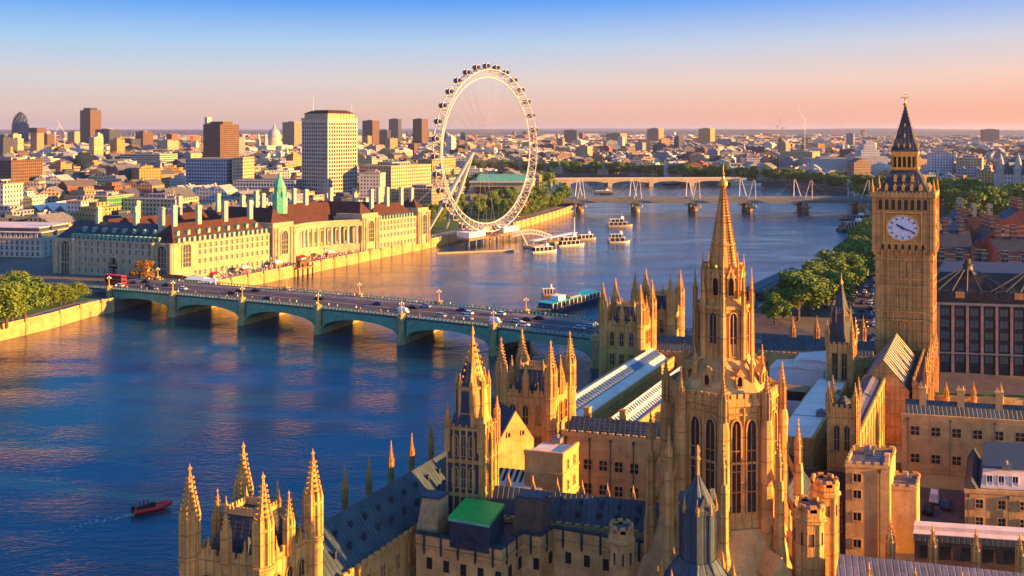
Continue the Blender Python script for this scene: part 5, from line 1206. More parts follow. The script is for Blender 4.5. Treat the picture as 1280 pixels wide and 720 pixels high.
# white tower block with real window grid
B = rotB(-35); SX = (-178-.82*37, 870+.57*37)
T = thing('tower_block', 'tall white stone office tower behind the long hall, left of the wheel', 'office tower', (*SX, 0), B=B); LM.append((-170, 895, 50))
mb = MB(); mb.box(0, 37, 0, 40, GZ, 89); part(T, 'wall', mb, PORTW); q = MB(); q.box(-.4, 37.4, -.4, 40.4, 89, 90.2); q.box(2, 35, 2, 38, 90.2, 94.6); part(T, 'crown', q, PORT); q = MB(); q.loft([[(1.4, 1.4, 94.6), (35.6, 1.4, 94.6), (35.6, 38.6, 94.6), (1.4, 38.6, 94.6)], [(8, 8, 98), (29, 8, 98), (29, 32, 98), (8, 32, 98)]]); part(T, 'roof', q, TILE)
for i in range(9): q = MB(); q.box(35.0, 35.5, 3.6+i*3.9, 4.6+i*3.9, 90.3, 94.5); part(T, 'crown_pier', q, PORTW)
rows_ = [12+3.75*i for i in range(20)]
windows(T, 'window', 'R', [(37, y, z) for z in rows_[::-1] for y in spread(1, 39, 12)], 1.9, 2.3, [PORTW, GLASS], proud=.12, fr=.12, mull=0, trans=0)
windows(T, 'window', 'F', [(x, 0, z) for z in rows_[::-1] for x in spread(1, 36, 11)], 1.9, 2.3, [PORTW, GLASS], proud=.12, fr=.12, mull=0, trans=0)
for x, y in ((10, 6), (33, 36)): q = MB(); q.tube((x, y, 94.6), (x, y, 112 if x == 10 else 104), .3, .12, n=6); part(T, 'mast', q, STEEL)
blk('office_wing', 'lit cream office wing with flat roof right of the white tower block', 'office block', 449, 497, 207, 900, 60, FC['cream'], -35)
blk('office_wing', 'shaded grey pink office wing at the foot of the white tower block', 'office block', 449, 478, 217, 845, 20, FC['white'], -6)
blk('office_wing', 'long low grey office wing left of the white tower block foot', 'office block', 292, 377, 226, 880, 30, GRID, -6, plant=False)
blk('glass_block', 'blue glass office block with white grid below the brown tower', 'office block', 232, 291, 199, 944, 40, GRID, -10, plant=False)
blk('stair_core', 'sunlit cream stair core on the right end of the blue glass block', 'office block', 290, 298, 198, 935, 38, FC['cream'], -10, plant=False)
T, w_, zt = blk('tower_block', 'brown concrete tower with gold lit right side and white top mast box', 'office tower', 254, 285, 156, 1414, 34, FC['brown'], -38, plant=False)
q = MB(); q.box(.5, 8, 2, 10, zt+.7, zt+12); part(T, 'lift_tower', q, PORTW); q = MB(); q.box(9, w_-5, 8, 26, zt+.7, zt+5); part(T, 'plant_room', q, FC['brown'])
# city towers far left
x = AX(25.5, 3290); T = thing('curved_glass_tower', 'dark blue bullet shaped glass tower at the far left of the skyline', 'skyscraper', (x, 3290, 0)); LM.append((x, 3290, 60))
q = MB(); q.lathe(0, 0, [(24, GZ), (27, 40), (28.5, 70), (27.5, 95), (24, 115), (17, 131), (9, 141), (1, 146)], 20, ph=0); part(T, 'body', q, facade('blue_glass_skin', (.02, .045, .10), (.015, .035, .09), pu=2, pv=3.6, fu=.8, fv=.8))
q = MB()
for i in range(10):
    a = i*2*pi/10
    for k in range(9):
        zz = 10+k*14; f_ = lambda z: 28.9*sqrt(max(.05, 1-((z-72)/78)**2)) if z > 72 else 24.6+4.3*(z/72); q.tube((f_(zz)*cos(a+k*.28), f_(zz)*sin(a+k*.28), zz), (f_(zz+14)*cos(a+k*.28+.28), f_(zz+14)*sin(a+k*.28+.28), zz+14), .6, n=4)
part(T, 'diagrid', q, STEELG)
T, w_, zt = blk('tower_block', 'tall dark brown city tower with lit right side, right of the bullet shaped tower', 'skyscraper', 100, 118, 138, 3200, 46, FC['brown'], -25, plant=False)
q = MB(); q.box(10, w_-8, 6, 36, zt+.7, zt+9); part(T, 'plant_room', q, FC['dark glass'])
T, w_, zt = blk('tower_block', 'slim tan city tower with wide dark cap beside the bullet shaped tower', 'skyscraper', 38, 49, 166, 2300, 22, FC['tan'], -20, plant=False)
q = MB(); q.box(-3, w_+3, -3, 25, zt, zt+13); part(T, 'cap', q, FC['brown'])
for args in (
 ('tower_block', 'pale banded city block at the far left edge below the bullet tower', 'office block', -4, 9, 169, 2900, 30, FC['dark glass'], -20),
 ('tower_block', 'tan rounded city block just left of the bullet shaped tower', 'office block', 10, 19, 168, 2500, 26, FC['cream'], -20),
 ('tower_block', 'small brown city block right of the slim capped tower', 'office block', 50, 62, 168, 3000, 30, FC['brown'], -20),
 ('glass_block', 'green glass city block right of the tall dark brown tower', 'office block', 119, 142, 162, 3100, 50, FC['dark glass'], -20),
 ('tower_block', 'pale city block left of the tall dark brown tower', 'office block', 84, 97, 165, 3300, 40, FC['cream'], -25),
 ('tower_block', 'dark square city block standing alone between the green glass block and brown tower', 'office block', 169, 184, 165, 2700, 34, FC['brown'], -35),
 ('glass_block', 'low blue glass city block left of the dark square block', 'office block', 149, 168, 174, 2600, 40, FC['dark glass'], -15),
 ('office_block', 'cream city block right of the dark square block', 'office block', 196, 214, 176, 2500, 40, FC['cream'], -25),
 ('tower_block', 'tan tower with square top right of the domed cathedral', 'office tower', 353, 372, 153, 2900, 45, FC['tan'], -30),
 ('tower_block', 'leftmost of three brown skyline towers between the white block and the wheel', 'flats', 453, 468, 151, 3200, 40, FC['brown'], -30),
 ('tower_block', 'dark middle one of three skyline towers between the white block and wheel', 'flats', 486, 499, 149, 3250, 40, FC['dark glass'], -10),
 ('tower_block', 'rightmost of three brown skyline towers, nearest to the wheel', 'flats', 516, 529, 149, 3300, 40, FC['brown'], -30),
 ('tower_block', 'short stepped block between the three skyline towers', 'flats', 474, 485, 163, 3000, 40, FC['dark glass'], -10),
 ('tower_block', 'dark skyline block far beyond the right rim of the wheel', 'office tower', 705, 722, 163, 3600, 50, FC['dark glass'], -10),
 ('tower_block', 'ochre skyline block right of the dark block beyond the wheel', 'office tower', 758, 776, 167, 3400, 60, FC['ochre'], -30),
 ('tower_block', 'tan skyline tower right of the ochre block, left of the stone spire', 'flats', 809, 823, 161, 3500, 45, FC['tan'], -35),
 ('tower_block', 'ochre skyline tower just left of the stone spire tip', 'flats', 873, 887, 161, 3500, 45, FC['ochre'], -35),
 ('tower_block', 'dark slab on the horizon right of the clock tower spire', 'flats', 1230, 1249, 162, 4200, 50, FC['dark glass'], -10),
 ('office_block', 'terraced pale concrete theatre with layered decks left of the brown tower', 'theatre', 150, 209, 193, 1750, 60, TERR, -12),
 ('office_block', 'long low block with orange lit wall left of the layered theatre', 'warehouse', 107, 158, 208, 1350, 40, FC['ochre'], -14),
 ('office_block', 'dark brown brick block at the left edge above the station roof', 'flats', -20, 24, 201, 900, 40, FC['brown'], -16),
 ('office_block', 'white gridded block with green glass edge at the far left edge', 'office block', -25, 10, 231, 640, 20, FC['white'], -10),
 ('glass_block', 'green glass hall front with pale roof behind the long stone hall', 'office block', 104, 141, 246, 690, 30, GRG, -16),
 ('office_block', 'plain white walled block left of the green glass front', 'office block', 83, 106, 252, 672, 26, FC['white'], -16),
 ('office_block', 'pale low block with rooftop sheds right of the green glass front', 'office block', 154, 232, 249, 700, 30, FC['cream'], -14),
 ('office_block', 'lit ochre block behind the legs of the giant wheel', 'office block', 522, 543, 199, 1200, 50, FC['ochre'], -35),
 ('office_block', 'low lit tan block left of the wheel base of legs', 'office block', 500, 545, 236, 860, 30, FC['tan'], -25),
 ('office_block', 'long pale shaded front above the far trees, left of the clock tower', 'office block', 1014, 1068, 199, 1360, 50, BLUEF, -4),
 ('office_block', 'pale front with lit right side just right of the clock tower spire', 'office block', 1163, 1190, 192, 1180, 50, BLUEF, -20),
 ('office_block', 'sunlit cream hotel with towers right of the clock tower spire', 'hotel', 1195, 1222, 198, 1150, 50, FC['cream'], -30),
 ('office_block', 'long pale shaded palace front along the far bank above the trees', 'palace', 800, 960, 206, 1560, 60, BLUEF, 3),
 ('office_block', 'sunlit tan hotel front above the far trees, left of the pale long front', 'hotel', 975, 1012, 190, 1500, 60, FC['cream'], -30),
): blk(*args)
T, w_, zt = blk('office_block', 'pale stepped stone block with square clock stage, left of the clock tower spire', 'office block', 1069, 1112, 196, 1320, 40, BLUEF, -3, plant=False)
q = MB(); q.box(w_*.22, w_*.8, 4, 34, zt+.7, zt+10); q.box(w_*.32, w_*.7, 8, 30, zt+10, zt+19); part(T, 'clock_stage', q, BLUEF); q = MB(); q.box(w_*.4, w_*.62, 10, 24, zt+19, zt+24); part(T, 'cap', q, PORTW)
# domed cathedral
x, y = AX(343, 2500), 2500; T = thing('domed_cathedral', 'pale domed cathedral far behind, left of the white tower block', 'cathedral', (x, y, 0), B=rotB(-30)); LM.append((x, y, 60))
q = MB(); q.box(-22, 22, -50, 50, GZ, 36); q.box(-40, 40, -12, 12, GZ, 36); part(T, 'nave', q, FC['white']); q = MB(); q.lathe(0, 0, [(21, 36), (21, 48), (18, 49), (18, 60), (19, 61)], 24); part(T, 'drum', q, PORTW)
q = MB(); q.lathe(0, 0, [(18, 61), (17.2, 68), (14.5, 75), (10, 80.5), (4, 83.5), (3.4, 84), (3.4, 90), (2.4, 92), (.4, 99)], 24); part(T, 'dome', q, surf('lead_dome', (.30, .34, .38), .5, .2, .1))
for s_ in (-1, 1): q = MB(); q.lathe(s_*14, -46, [(6, 36), (6, 54), (4, 58), (3.4, 64), (.4, 70)], 8); part(T, 'bell_tower', q, PORTW)
# church spires and small towers in the middle distance
for px, Y, zt, lab in ((359, 1900, 48, 'slim pale church steeple right of the domed cathedral'), (201, 1150, 38, 'small church steeple left of the blue glass block'), (376, 2000, 46, 'slim church steeple touching the left edge of the white tower block'), (930, 2300, 50, 'distant church spire right of the tall stone spire'), (1112, 2000, 46, 'church spire behind the clock tower')):
    x = AX(px, Y); T = thing('church', lab, 'church', (x, Y, 0), B=rotB(-20)); q = MB(); q.box(-6, 6, 5, 30, GZ, 16); q.gable(-6.5, 6.5, 4.5, 30.5, 16, 22, 'y'); part(T, 'nave', q, FC['cream']); q = MB(); q.box(-4, 4, -4, 4, GZ, zt*.62); part(T, 'tower', q, FC['white']); q = MB(); q.lathe(0, 0, [(4.4, zt*.62), (2.6, zt*.72), (.2, zt)], 8); part(T, 'spire', q, PORTW)
# station sheds with saw tooth roof
x, y = G(16, 285, GZ); T = thing('station_shed', 'railway station shed with zigzag white glazed roof behind the stone hall', 'station', (x, y+20, 0), B=rotB(-8)); LM.append((x+35, y+40, 60))
q = MB(); q.box(0, 44, 0, 70, GZ, 16); part(T, 'wall', q, FC['ochre']); q = MB(); q.box(-6, 70, -5, -.5, GZ, 11); q.box(-6.5, 70.5, -5.5, 0, 11, 11.6); part(T, 'platform_canopy', q, BLUEF)
for i in range(4): q = MB(); q.gable(i*11, i*11+11, 0, 70, 16, 21, 'y'); part(T, 'roof_bay', q, WROOF)
for i in range(4): q = MB(); q.gable(i*11+1.2, i*11+9.8, -.3, -.02, 16.2, 20.2, 'y'); part(T, 'gable_glazing', q, SLATE_P)
q = MB(); q.box(44.2, 62, 4, 70, GZ, 22); part(T, 'office', q, FC['dark glass'])
# concert hall
x = AX(588, 930); T = thing('concert_hall', 'concert hall with curved green roof and pale walls behind the wheel', 'concert hall', (x, 930, 0), B=rotB(-4)); LM.append((x+35, 960, 60))
q = MB(); q.box(0, 64, 0, 60, GZ, 24); part(T, 'wall', q, PORT); q = MB(); q.box(4, 46, -.6, -.02, 13, 20); part(T, 'glazing', q, GLASS); q = MB(); q.box(-1, 65, -2.5, 61, 24, 25.4); part(T, 'cornice', q, PORTW)
q = MB(); q.loft([[(6, 6+50*k/10, 25.4), (58, 6+50*k/10, 25.4), (58, 6+50*k/10, 25.5+6*sin(pi*k/10)), (6, 6+50*k/10, 25.5+6*sin(pi*k/10))] for k in range(11)]); part(T, 'roof', q, COPPER)
# left hotel, white with set back storeys
T = thing('corner_hotel', 'white stone hotel with set back upper floors at the left edge, beside the stone hall', 'hotel', (AX(-60, 525), 525, 0), B=rotB(-9)); LM.append((-280, 540, 45))
q = MB(); q.box(0, 58, 0, 36, GZ, 15.6); q.box(-.4, 58.4, -.5, 36, 15.6, 16.2); part(T, 'wall', q, PORTW); q = MB(); q.box(2.4, 55.6, 2.6, 34, 16.2, 18.8); q.box(5, 52, 5.6, 32, 19.2, 21.2); part(T, 'upper_storeys', q, SLATE); q = MB(); q.box(4.4, 52.6, 5, 33, 21.2, 21.7); q.box(1.8, 56.2, 2, 34.6, 18.8, 19.2); part(T, 'roof', q, WROOF)
windows(T, 'window', 'F', [(x_, 0, z) for z in (5.8, 9.2, 12.4) for x_ in spread(1, 57, 17)], 1.3, 2.2, [PORTW, GLASS], proud=.15)
windows(T, 'attic_window', 'F', [(x_, 2.6, 16.5) for x_ in spread(4, 54, 15)], 1.3, 1.7, [WHITE, GLASS]); windows(T, 'window', 'R', [(58, y_, z) for z in (5.8, 9.2, 12.4) for y_ in spread(1, 35, 8)], 1.3, 2.2, [PORTW, GLASS])
# ================================================================== right side behind the clock tower
PBX = ((.985, -.17), (.477, .879)); T = thing('bronze_office', 'dark office block with stone columns and bronze chimney roof, right of the clock tower', 'office block', (AX(1160, 272), 272, 0), B=PBX); LM.append((160, 290, 50))
q = MB(); q.box(0, 62, 0, 40, GZ, 27.4); part(T, 'wall', q, BRONZE)
for i in range(15): q = MB(); q.box(2.55+i*4.1, 3.35+i*4.1, -.7, -.01, GZ, 25.6); part(T, 'column', q, PINKST)
windows(T, 'window', 'F', [(4.9+i*4.1, 0, z) for z in (8.4, 11.9, 15.4, 18.9, 22.4) for i in range(14)], 2.3, 2.1, [BRONZE, surf('office_glass', (.10, .13, .14), .15, .4, .15, spec=.6)], mull=1, trans=0, proud=.15, fr=.12)
q = MB(); q.box(-.3, 62.3, -.9, -.02, 11.0, 11.35); q.box(-.3, 62.3, -.9, -.02, 25.6, 26.2); part(T, 'balcony_rail', q, STEELG)
q = MB(); q.loft([[(-.4, -.5, 27.4), (62.4, -.5, 27.4), (62.4, 40.5, 27.4), (-.4, 40.5, 27.4)], [(-.2, .4, 30), (62.2, .4, 30), (62.2, 39.6, 30), (-.2, 39.6, 30)], [(3, 7, 34.4), (60, 7, 34.4), (60, 33, 34.4), (3, 33, 34.4)]]); RF = part(T, 'roof', q, BRONZE)
for i in range(15):
    q = MB(); q.box(3.7+i*4.1, 6.2+i*4.1, -.58, -.30, 27.7, 29.6); o = part(T, 'attic_window', q, surf('attic_glass_reflection', (.45, .22, .08), .25, .3, .5) if i % 4 == 1 else GLASS)  # orange panes have a sunset reflection painted into their colour
for c_ in (11, 30, 49):
    q = MB(); q.lathe(c_, 7, [(2.8, 34), (1.6, 35.4), (1.3, 36.4), (1.6, 36.6), (1.6, 37), (.9, 37.2), (.9, 38.6)], 10); part(T, 'chimney', q, BRONZE).parent = RF
    for k in range(-3, 4): q = MB(); q.tube((c_+k*4.1, -.6, 29.8), (c_+k*.9, 5.2, 35.4), .22, n=4); part(T, 'roof_rib', q, SLATE_D).parent = RF
def gabled(name, label, px, Y, w_, d_, ze, zr, ax, mat, roof, ch=2, rot=-14):
    T = thing(name, label, 'office block', (AX(px, Y), Y, 0), B=rotB(rot)); q = MB(); q.box(0, w_, 0, d_, GZ, ze)
    LM.append((AX(px, Y)+w_/2, Y+d_/2, max(w_, d_)*.6)); part(T, 'wall', q, mat)
    b_ = MB()
    for z in [ze-2-i*2.4 for i in range(8)]: b_.box(-.12, w_+.12, -.13, -.003, z, z+.45); b_.box(w_+.003, w_+.13, 0, d_, z, z+.45)
    part(T, 'stone_band', b_, PORT)
    q = MB(); q.gable(-.3, w_+.3, -.3, d_+.3, ze, zr, ax, 0, 1); part(T, 'roof', q, [roof, mat])
    for i in range(ch):
        t = (i+.5)/ch; x_, y_ = (w_*t, d_*.5) if ax == 'x' else (w_*.5, d_*t); q = MB(); q.box(x_-1.1, x_+1.1, y_-1.1, y_+1.1, ze, zr+5.5); [q.box(x_-1.25, x_+1.25, y_-1.25, y_+1.25, zr-3+k*1.8, zr-2.65+k*1.8, 1) for k in range(5)]; part(T, 'chimney', q, [mat, PORT])
    windows(T, 'window', 'F', [(x_, 0, z) for z in (9, 14, 19) for x_ in spread(1, w_-1, max(3, int(w_/3.4)))], 1.2, 2.1, [PORTW, GLASS])
    for x_ in (0, w_):
        q = MB(); q.box(x_-.9, x_+.9, -.7, .9, GZ, ze+1.2); q.gable(x_-1.1, x_+1.1, -.9, 1.1, ze+1.2, ze+2.4, 'y'); part(T, 'corner_pier', q, mat)
    return T
for args in (('red brick block with white bands right behind the bronze roof, nearest the clock tower', 1176, 400, 13, 14, 25, 33, 'x', BRICK, SLATE_D, 2),
 ('red banded block with two tall chimneys, second from the clock tower', 1192, 430, 12, 20, 27, 35, 'y', BRICK, SLATE_D, 2),
 ('cream gabled block between red banded blocks, catching the sun', 1212, 455, 15, 16, 27, 35, 'x', FC['cream'], TILE, 2),
 ('red banded block with gable toward us, right of the cream gable', 1222, 415, 13, 20, 25, 33, 'y', BRICK, SLATE_D, 3),
 ('wide dark roofed banded brick block near the right frame edge', 1244, 400, 19, 16, 24, 30, 'x', BRICK, SLATE_D, 3),
 ('tall red banded block at the right frame edge, farthest from us', 1250, 470, 20, 18, 30, 37, 'y', BRICK, SLATE_D, 3),
 ('small cream block behind the first red banded block', 1186, 480, 14, 14, 29, 36, 'y', FC['cream'], SLATE_D, 2)): gabled('banded_brick_block', *args)
gabled('slate_roofed_block', 'low dark slate roofed block just behind the bronze roofed office', 1172, 345, 20, 22, 21, 26, 'x', FC['brown'], SLATE_D, 3)
gabled('slate_roofed_block', 'second dark slate roofed block behind the bronze office, to the right', 1226, 340, 22, 22, 20, 26, 'x', FC['brown'], SLATE_D, 3)
# white turreted riverside block
T = thing('turreted_block', 'white chateau style block with blue slate roofs at the right edge', 'flats', (AX(1243, 800), 800, 0), B=((.40, -.92), (.92, .40))); LM += [(450, 780, 40), (470, 720, 50), (500, 650, 60)]
q = MB(); q.box(0, 150, 0, 40, GZ, 40); part(T, 'wall', q, facade('white_bay_front', (.66, .62, .60), pu=3.0, pv=3.6, fu=.45, fv=.5, roof=(.1, .12, .16)))
for i in range(9):
    x_ = 6+i*17; q = MB(); q.lathe(x_, 0, [(3.6, GZ), (3.6, 44), (4.0, 44.4), (3.2, 47), (2.4, 52), (.3, 58)], 10); part(T, 'turret', q, PORTW)
    q = MB(); q.gable(x_+4, x_+13, -1, 20, 40, 50, 'y'); part(T, 'gable', q, [SLATE])
q = MB(); q.gable(0, 150, 0, 40, 40, 52, 'x'); part(T, 'roof', q, SLATE)
# ================================================================== rail and foot bridge with white masts
HY = 872.; T = thing('rail_footbridge', 'rail bridge flanked by footbridges hung from leaning white masts', 'bridge', (0, HY, 0))
q = MB(); q.box(20, 420, -4, 12, 8.2, 9.4); q.box(20, 420, -4.6, -4.0, 8.0, 13.2); q.box(20, 420, 12, 12.6, 8, 13.2); part(T, 'rail_deck', q, STEELG)
q = MB(); q.box(20, 420, -16, -11, 11.2, 11.9); q.box(20, 420, -16.2, -16, 11.9, 13.0); q.box(20, 420, -11, -10.8, 11.9, 13); part(T, 'footway', q, STEELG); q = MB(); q.box(20, 420, 19, 24, 11.2, 11.9); q.box(20, 420, 18.8, 19, 11.9, 13.0); part(T, 'footway', q, STEELG)
XS = (66, 120, 176, 229, 283, 337)
for i, x_ in enumerate(XS):
    q = MB(); q.lathe(x_, -4, [(3.4, -1), (3.0, 4), (2.6, 8)], 10); q.lathe(x_, 12, [(3.4, -1), (3.0, 4), (2.6, 8)], 10); q.box(x_-2.4, x_+2.4, -17, 22, 3.4, 5.2); part(T, 'pier', q, GRANITE if i % 2 else STONE_D)
    for s_, y0, y1, top in ((-1, -9, -21, 31), (1, 17, 29, 29)):
        for e in (-2.2, 2.2):
            q = MB(); q.tube((x_+e*2.2, y0, 4.5), (x_+e*.3, y1, top), .62, .28, n=8); part(T, 'mast', q, STEEL)
        for k in (-3.6, -1.8, 1.8, 3.6):
            q = MB(); q.tube((x_, y1, top-1), (x_+k*6.2, -13.5 if s_ < 0 else 21.5, 12), .035, n=4); part(T, 'cable', q, STEEL)
T = thing('road_bridge', 'farther low road bridge with beige stone deck beyond the white masts', 'bridge', (0, 1240, 0), B=rotB(4))
def ar(x, x0, n_=5, sp=58): 
    t = ((x-x0) % sp)/sp; return 8.6-4.6*(2*abs(t-.5))**2.4
q = MB(); q.loft([[(20+i*4, 0, ar(20+i*4, 20)-1.2), (20+i*4, 24, ar(20+i*4, 20)-1.2), (20+i*4, 24, 10.2), (20+i*4, 0, 10.2)] for i in range(74)]); part(T, 'span', q, PORT)
for i in range(6): q = MB(); q.box(20+i*58-3, 20+i*58+3, -3, 27, -1, 6); part(T, 'pier', q, PORT)
q = MB(); q.box(10, 330, 0, .4, 10.2, 11.4); q.box(10, 330, 23.6, 24, 10.2, 11.4); part(T, 'parapet', q, PORTW)

# ================================================================== ordinary city
def inside(p, poly):
    x, y = p; c = False
    for (x0, y0), (x1, y1) in zip(poly, poly[1:]+poly[:1]):
        if (y0 > y) != (y1 > y) and x < (x1-x0)*(y-y0)/(y1-y0)+x0: c = not c
    return c
def clear(x, y, r):
    for dx, dy in ((0, 0), (r, 0), (-r, 0), (0, r), (0, -r)):
        if not (inside((x+dx, y+dy), left_poly) or inside((x+dx, y+dy), right_poly)): return False
    for a, b_, c_ in LM:
        if hypot(x-a, y-b_) < c_+r*.7: return False
    u, v = x-HO[0], y-HO[1]          # the long hall and its forecourt
    dt = HB[0][0]*HB[1][1]-HB[0][1]*HB[1][0]; p = (u*HB[1][1]-v*HB[1][0])/dt; q_ = (HB[0][0]*v-HB[0][1]*u)/dt
    if -25-r < p < 115 and -70 < q_ < 205+r: return False
    if y < 470 and x < 60: return False
    if x > -110 and x < 80 and y < 1010: return False      # wheel garden
    if x > 0 and y < 560: return False
    if 180 < x < 470 and y < 860: return False             # embankment gardens
    if 240 < x < 470 and y < 1120: return False
    px = 640+F*x/y
    if y < 520: return False
    return True
cells = []; y = 540.; rr = random.Random(21)
while y < 9000:
    st = 38*max(1, (y/1900))**.85 if y > 700 else 34
    wmax = y*.62; x = -wmax
    while x < wmax:
        xx, yy = x+rr.uniform(-.3, .3)*st, y+rr.uniform(-.3, .3)*st
        if rr.random() < .86 and clear(xx, yy, st*.36): cells.append((xx, yy, st))
        x += st*rr.uniform(.85, 1.15)
    y += st*rr.uniform(.8, 1.0)
COLS = ['cream']*5+['tan']*3+['brown']*2+['grey']*5+['white']*6+['red brick']*2+['dark glass']*4+['ochre']*2
ROOFW = {'flat': 'flat roofed', 'plant': 'boxy topped', 'pitch': 'slate roofed', 'step': 'stepped'}
def shape(mb, w_, d_, h, kind, x0=0, y0=0, a=0):
    q = MB(); q.box(-w_/2, w_/2, -d_/2, d_/2, GZ, GZ+h)
    if kind == 'plant': q.box(-w_*.25, w_*.2, -d_*.2, d_*.25, GZ+h, GZ+h+3.2); q.box(w_*.26, w_*.4, -d_*.4, -d_*.2, GZ+h, GZ+h+2)
    if kind == 'step': q.box(-w_*.36, w_*.36, -d_*.36, d_*.36, GZ+h, GZ+h+3.6); q.box(-w_*.2, w_*.1, -d_*.2, d_*.2, GZ+h+3.6, GZ+h+6.5)
    if kind == 'pitch':
        n_ = max(1, int(w_/14))
        for i in range(n_): q.gable(-w_/2+w_*i/n_, -w_/2+w_*(i+1)/n_, -d_/2, d_/2, GZ+h, GZ+h+min(5.5, w_/n_*.4), 'y')
        q.box(-w_*.1, -w_*.1+1.6, -1, 1, GZ+h, GZ+h+7)
    if kind == 'flat': q.box(-w_/2-.2, w_/2+.2, -d_/2-.2, -d_/2+.3, GZ+h, GZ+h+1); q.box(w_/2-.3, w_/2+.2, -d_/2+.31, d_/2, GZ+h, GZ+h+1); q.box(-w_*.1, w_*.12, 0, d_*.2, GZ+h, GZ+h+2.4)
    ca, sa = cos(a), sin(a); k = len(mb.v); mb.v += [(x0+p*ca-r*sa, y0+p*sa+r*ca, z) for p, r, z in q.v]; mb.f += [tuple(i+k for i in f) for f in q.f]; return len(q.f)
def zone(px, Y):
    Z = [(95, 'by the left frame edge'), (230, 'behind the long hall chimneys'), (300, 'round the blue glass block'), (376, 'left of the white tower'), (545, 'between white tower and wheel'), (668, 'seen through the wheel'), (800, 'beyond the rail bridge masts'), (890, 'left of the stone spire'), (1000, 'right of the stone spire'), (1095, 'left of the clock tower'), (1175, 'behind the clock tower'), (9999, 'toward the right frame edge')]
    return next(t for m, t in Z if px < m)
recs = []
for xx, yy, st in cells:
    px = 640+F*xx/yy; k = rr.choice(['plant', 'pitch', 'pitch', 'flat', 'step']); col = rr.choice(COLS); w_, d_ = st*rr.uniform(.5, .88), st*rr.uniform(.45, .8)
    h = rr.uniform(9, 21)+(rr.random() < .12)*rr.uniform(4, 14)*(1 if yy > 900 else .2)+(yy > 2500)*rr.uniform(0, 8)
    if rr.random() < .022 and yy > 1500: h += rr.uniform(10, 42); w_, d_ = rr.uniform(14, 30), rr.uniform(14, 30); k = rr.choice(('plant', 'step', 'flat'))
    if yy < 800: h = min(h, 17)
    if px > 1090: h = min(h, 24 if yy > 1000 else 18)
    a = radians(-30+rr.choice((0, 0, 20, -12, 35))+rr.uniform(-6, 6)); dens = (w_*(h+8))/yy**2 if -40 < px < 1320 else 0
    recs.append((dens, xx, yy, w_, d_, h, k, col, a, px))
recs.sort(key=lambda r: -r[0])
near = recs[:285]; labs = {}
for r in near:
    dens, xx, yy, w_, d_, h, k, col, a, px = r
    key = f"{'tall' if h > 26 else 'broad' if w_ > 32 else 'low' if h < 13 else 'narrow' if w_ < 22 else 'middling'} {col} {ROOFW[k]} city block {'near' if yy < 900 else 'midway' if yy < 1500 else 'far'}, {zone(px, yy)}"
    labs.setdefault(key, []).append(r)
for key, rs in labs.items():
    rs.sort(key=lambda r: r[9])
    for i, (dens, xx, yy, w_, d_, h, k, col, a, px) in enumerate(rs):
        q = MB(); shape(q, w_, d_, h, k)
        o = q.build('city_building', [FC[col]]); o.location = (xx, yy, 0); o.rotation_euler = (0, 0, a)
        tag(o, key+(f', {od(i)} from left' if len(rs) > 1 else ''), 'building', 'ordinary buildings of the city beyond the river')
mb = MB(); keys = list(dict.fromkeys(COLS))
for r in recs[285:]:
    n_ = shape(mb, r[3], r[4], r[5], r[6], r[1], r[2], r[8]); mb.m += [keys.index(r[7])]*n_
mb.build('distant_city', [FC[k] for k in keys], kind='stuff')
# far tree masses between the distant roofs
mb = MB()
for i in range(1900):
    yy = 900*(9000/900)**rr.random(); xx = rr.uniform(-.6, .6)*yy
    if not clear(xx, yy, 8): continue
    for k in range(26):
        p = Vector((xx+rr.gauss(0, 7+yy*.004), yy+rr.gauss(0, 6), GZ+rr.uniform(3, 15))); s = rr.uniform(1.5, 3.2)*(1+yy/4000); t = Vector((rr.gauss(0, 1), rr.gauss(0, 1), rr.gauss(0, .7))).normalized(); b_ = t.cross(Vector((rr.gauss(0, 1), rr.gauss(0, 1), rr.gauss(0, 1)))).normalized()
        mb.add([tuple(p+t*s), tuple(p+b_*s), tuple(p-t*s), tuple(p-b_*s)], [(0, 1, 2, 3)])
mb.build('distant_trees', [LEAF], kind='stuff')
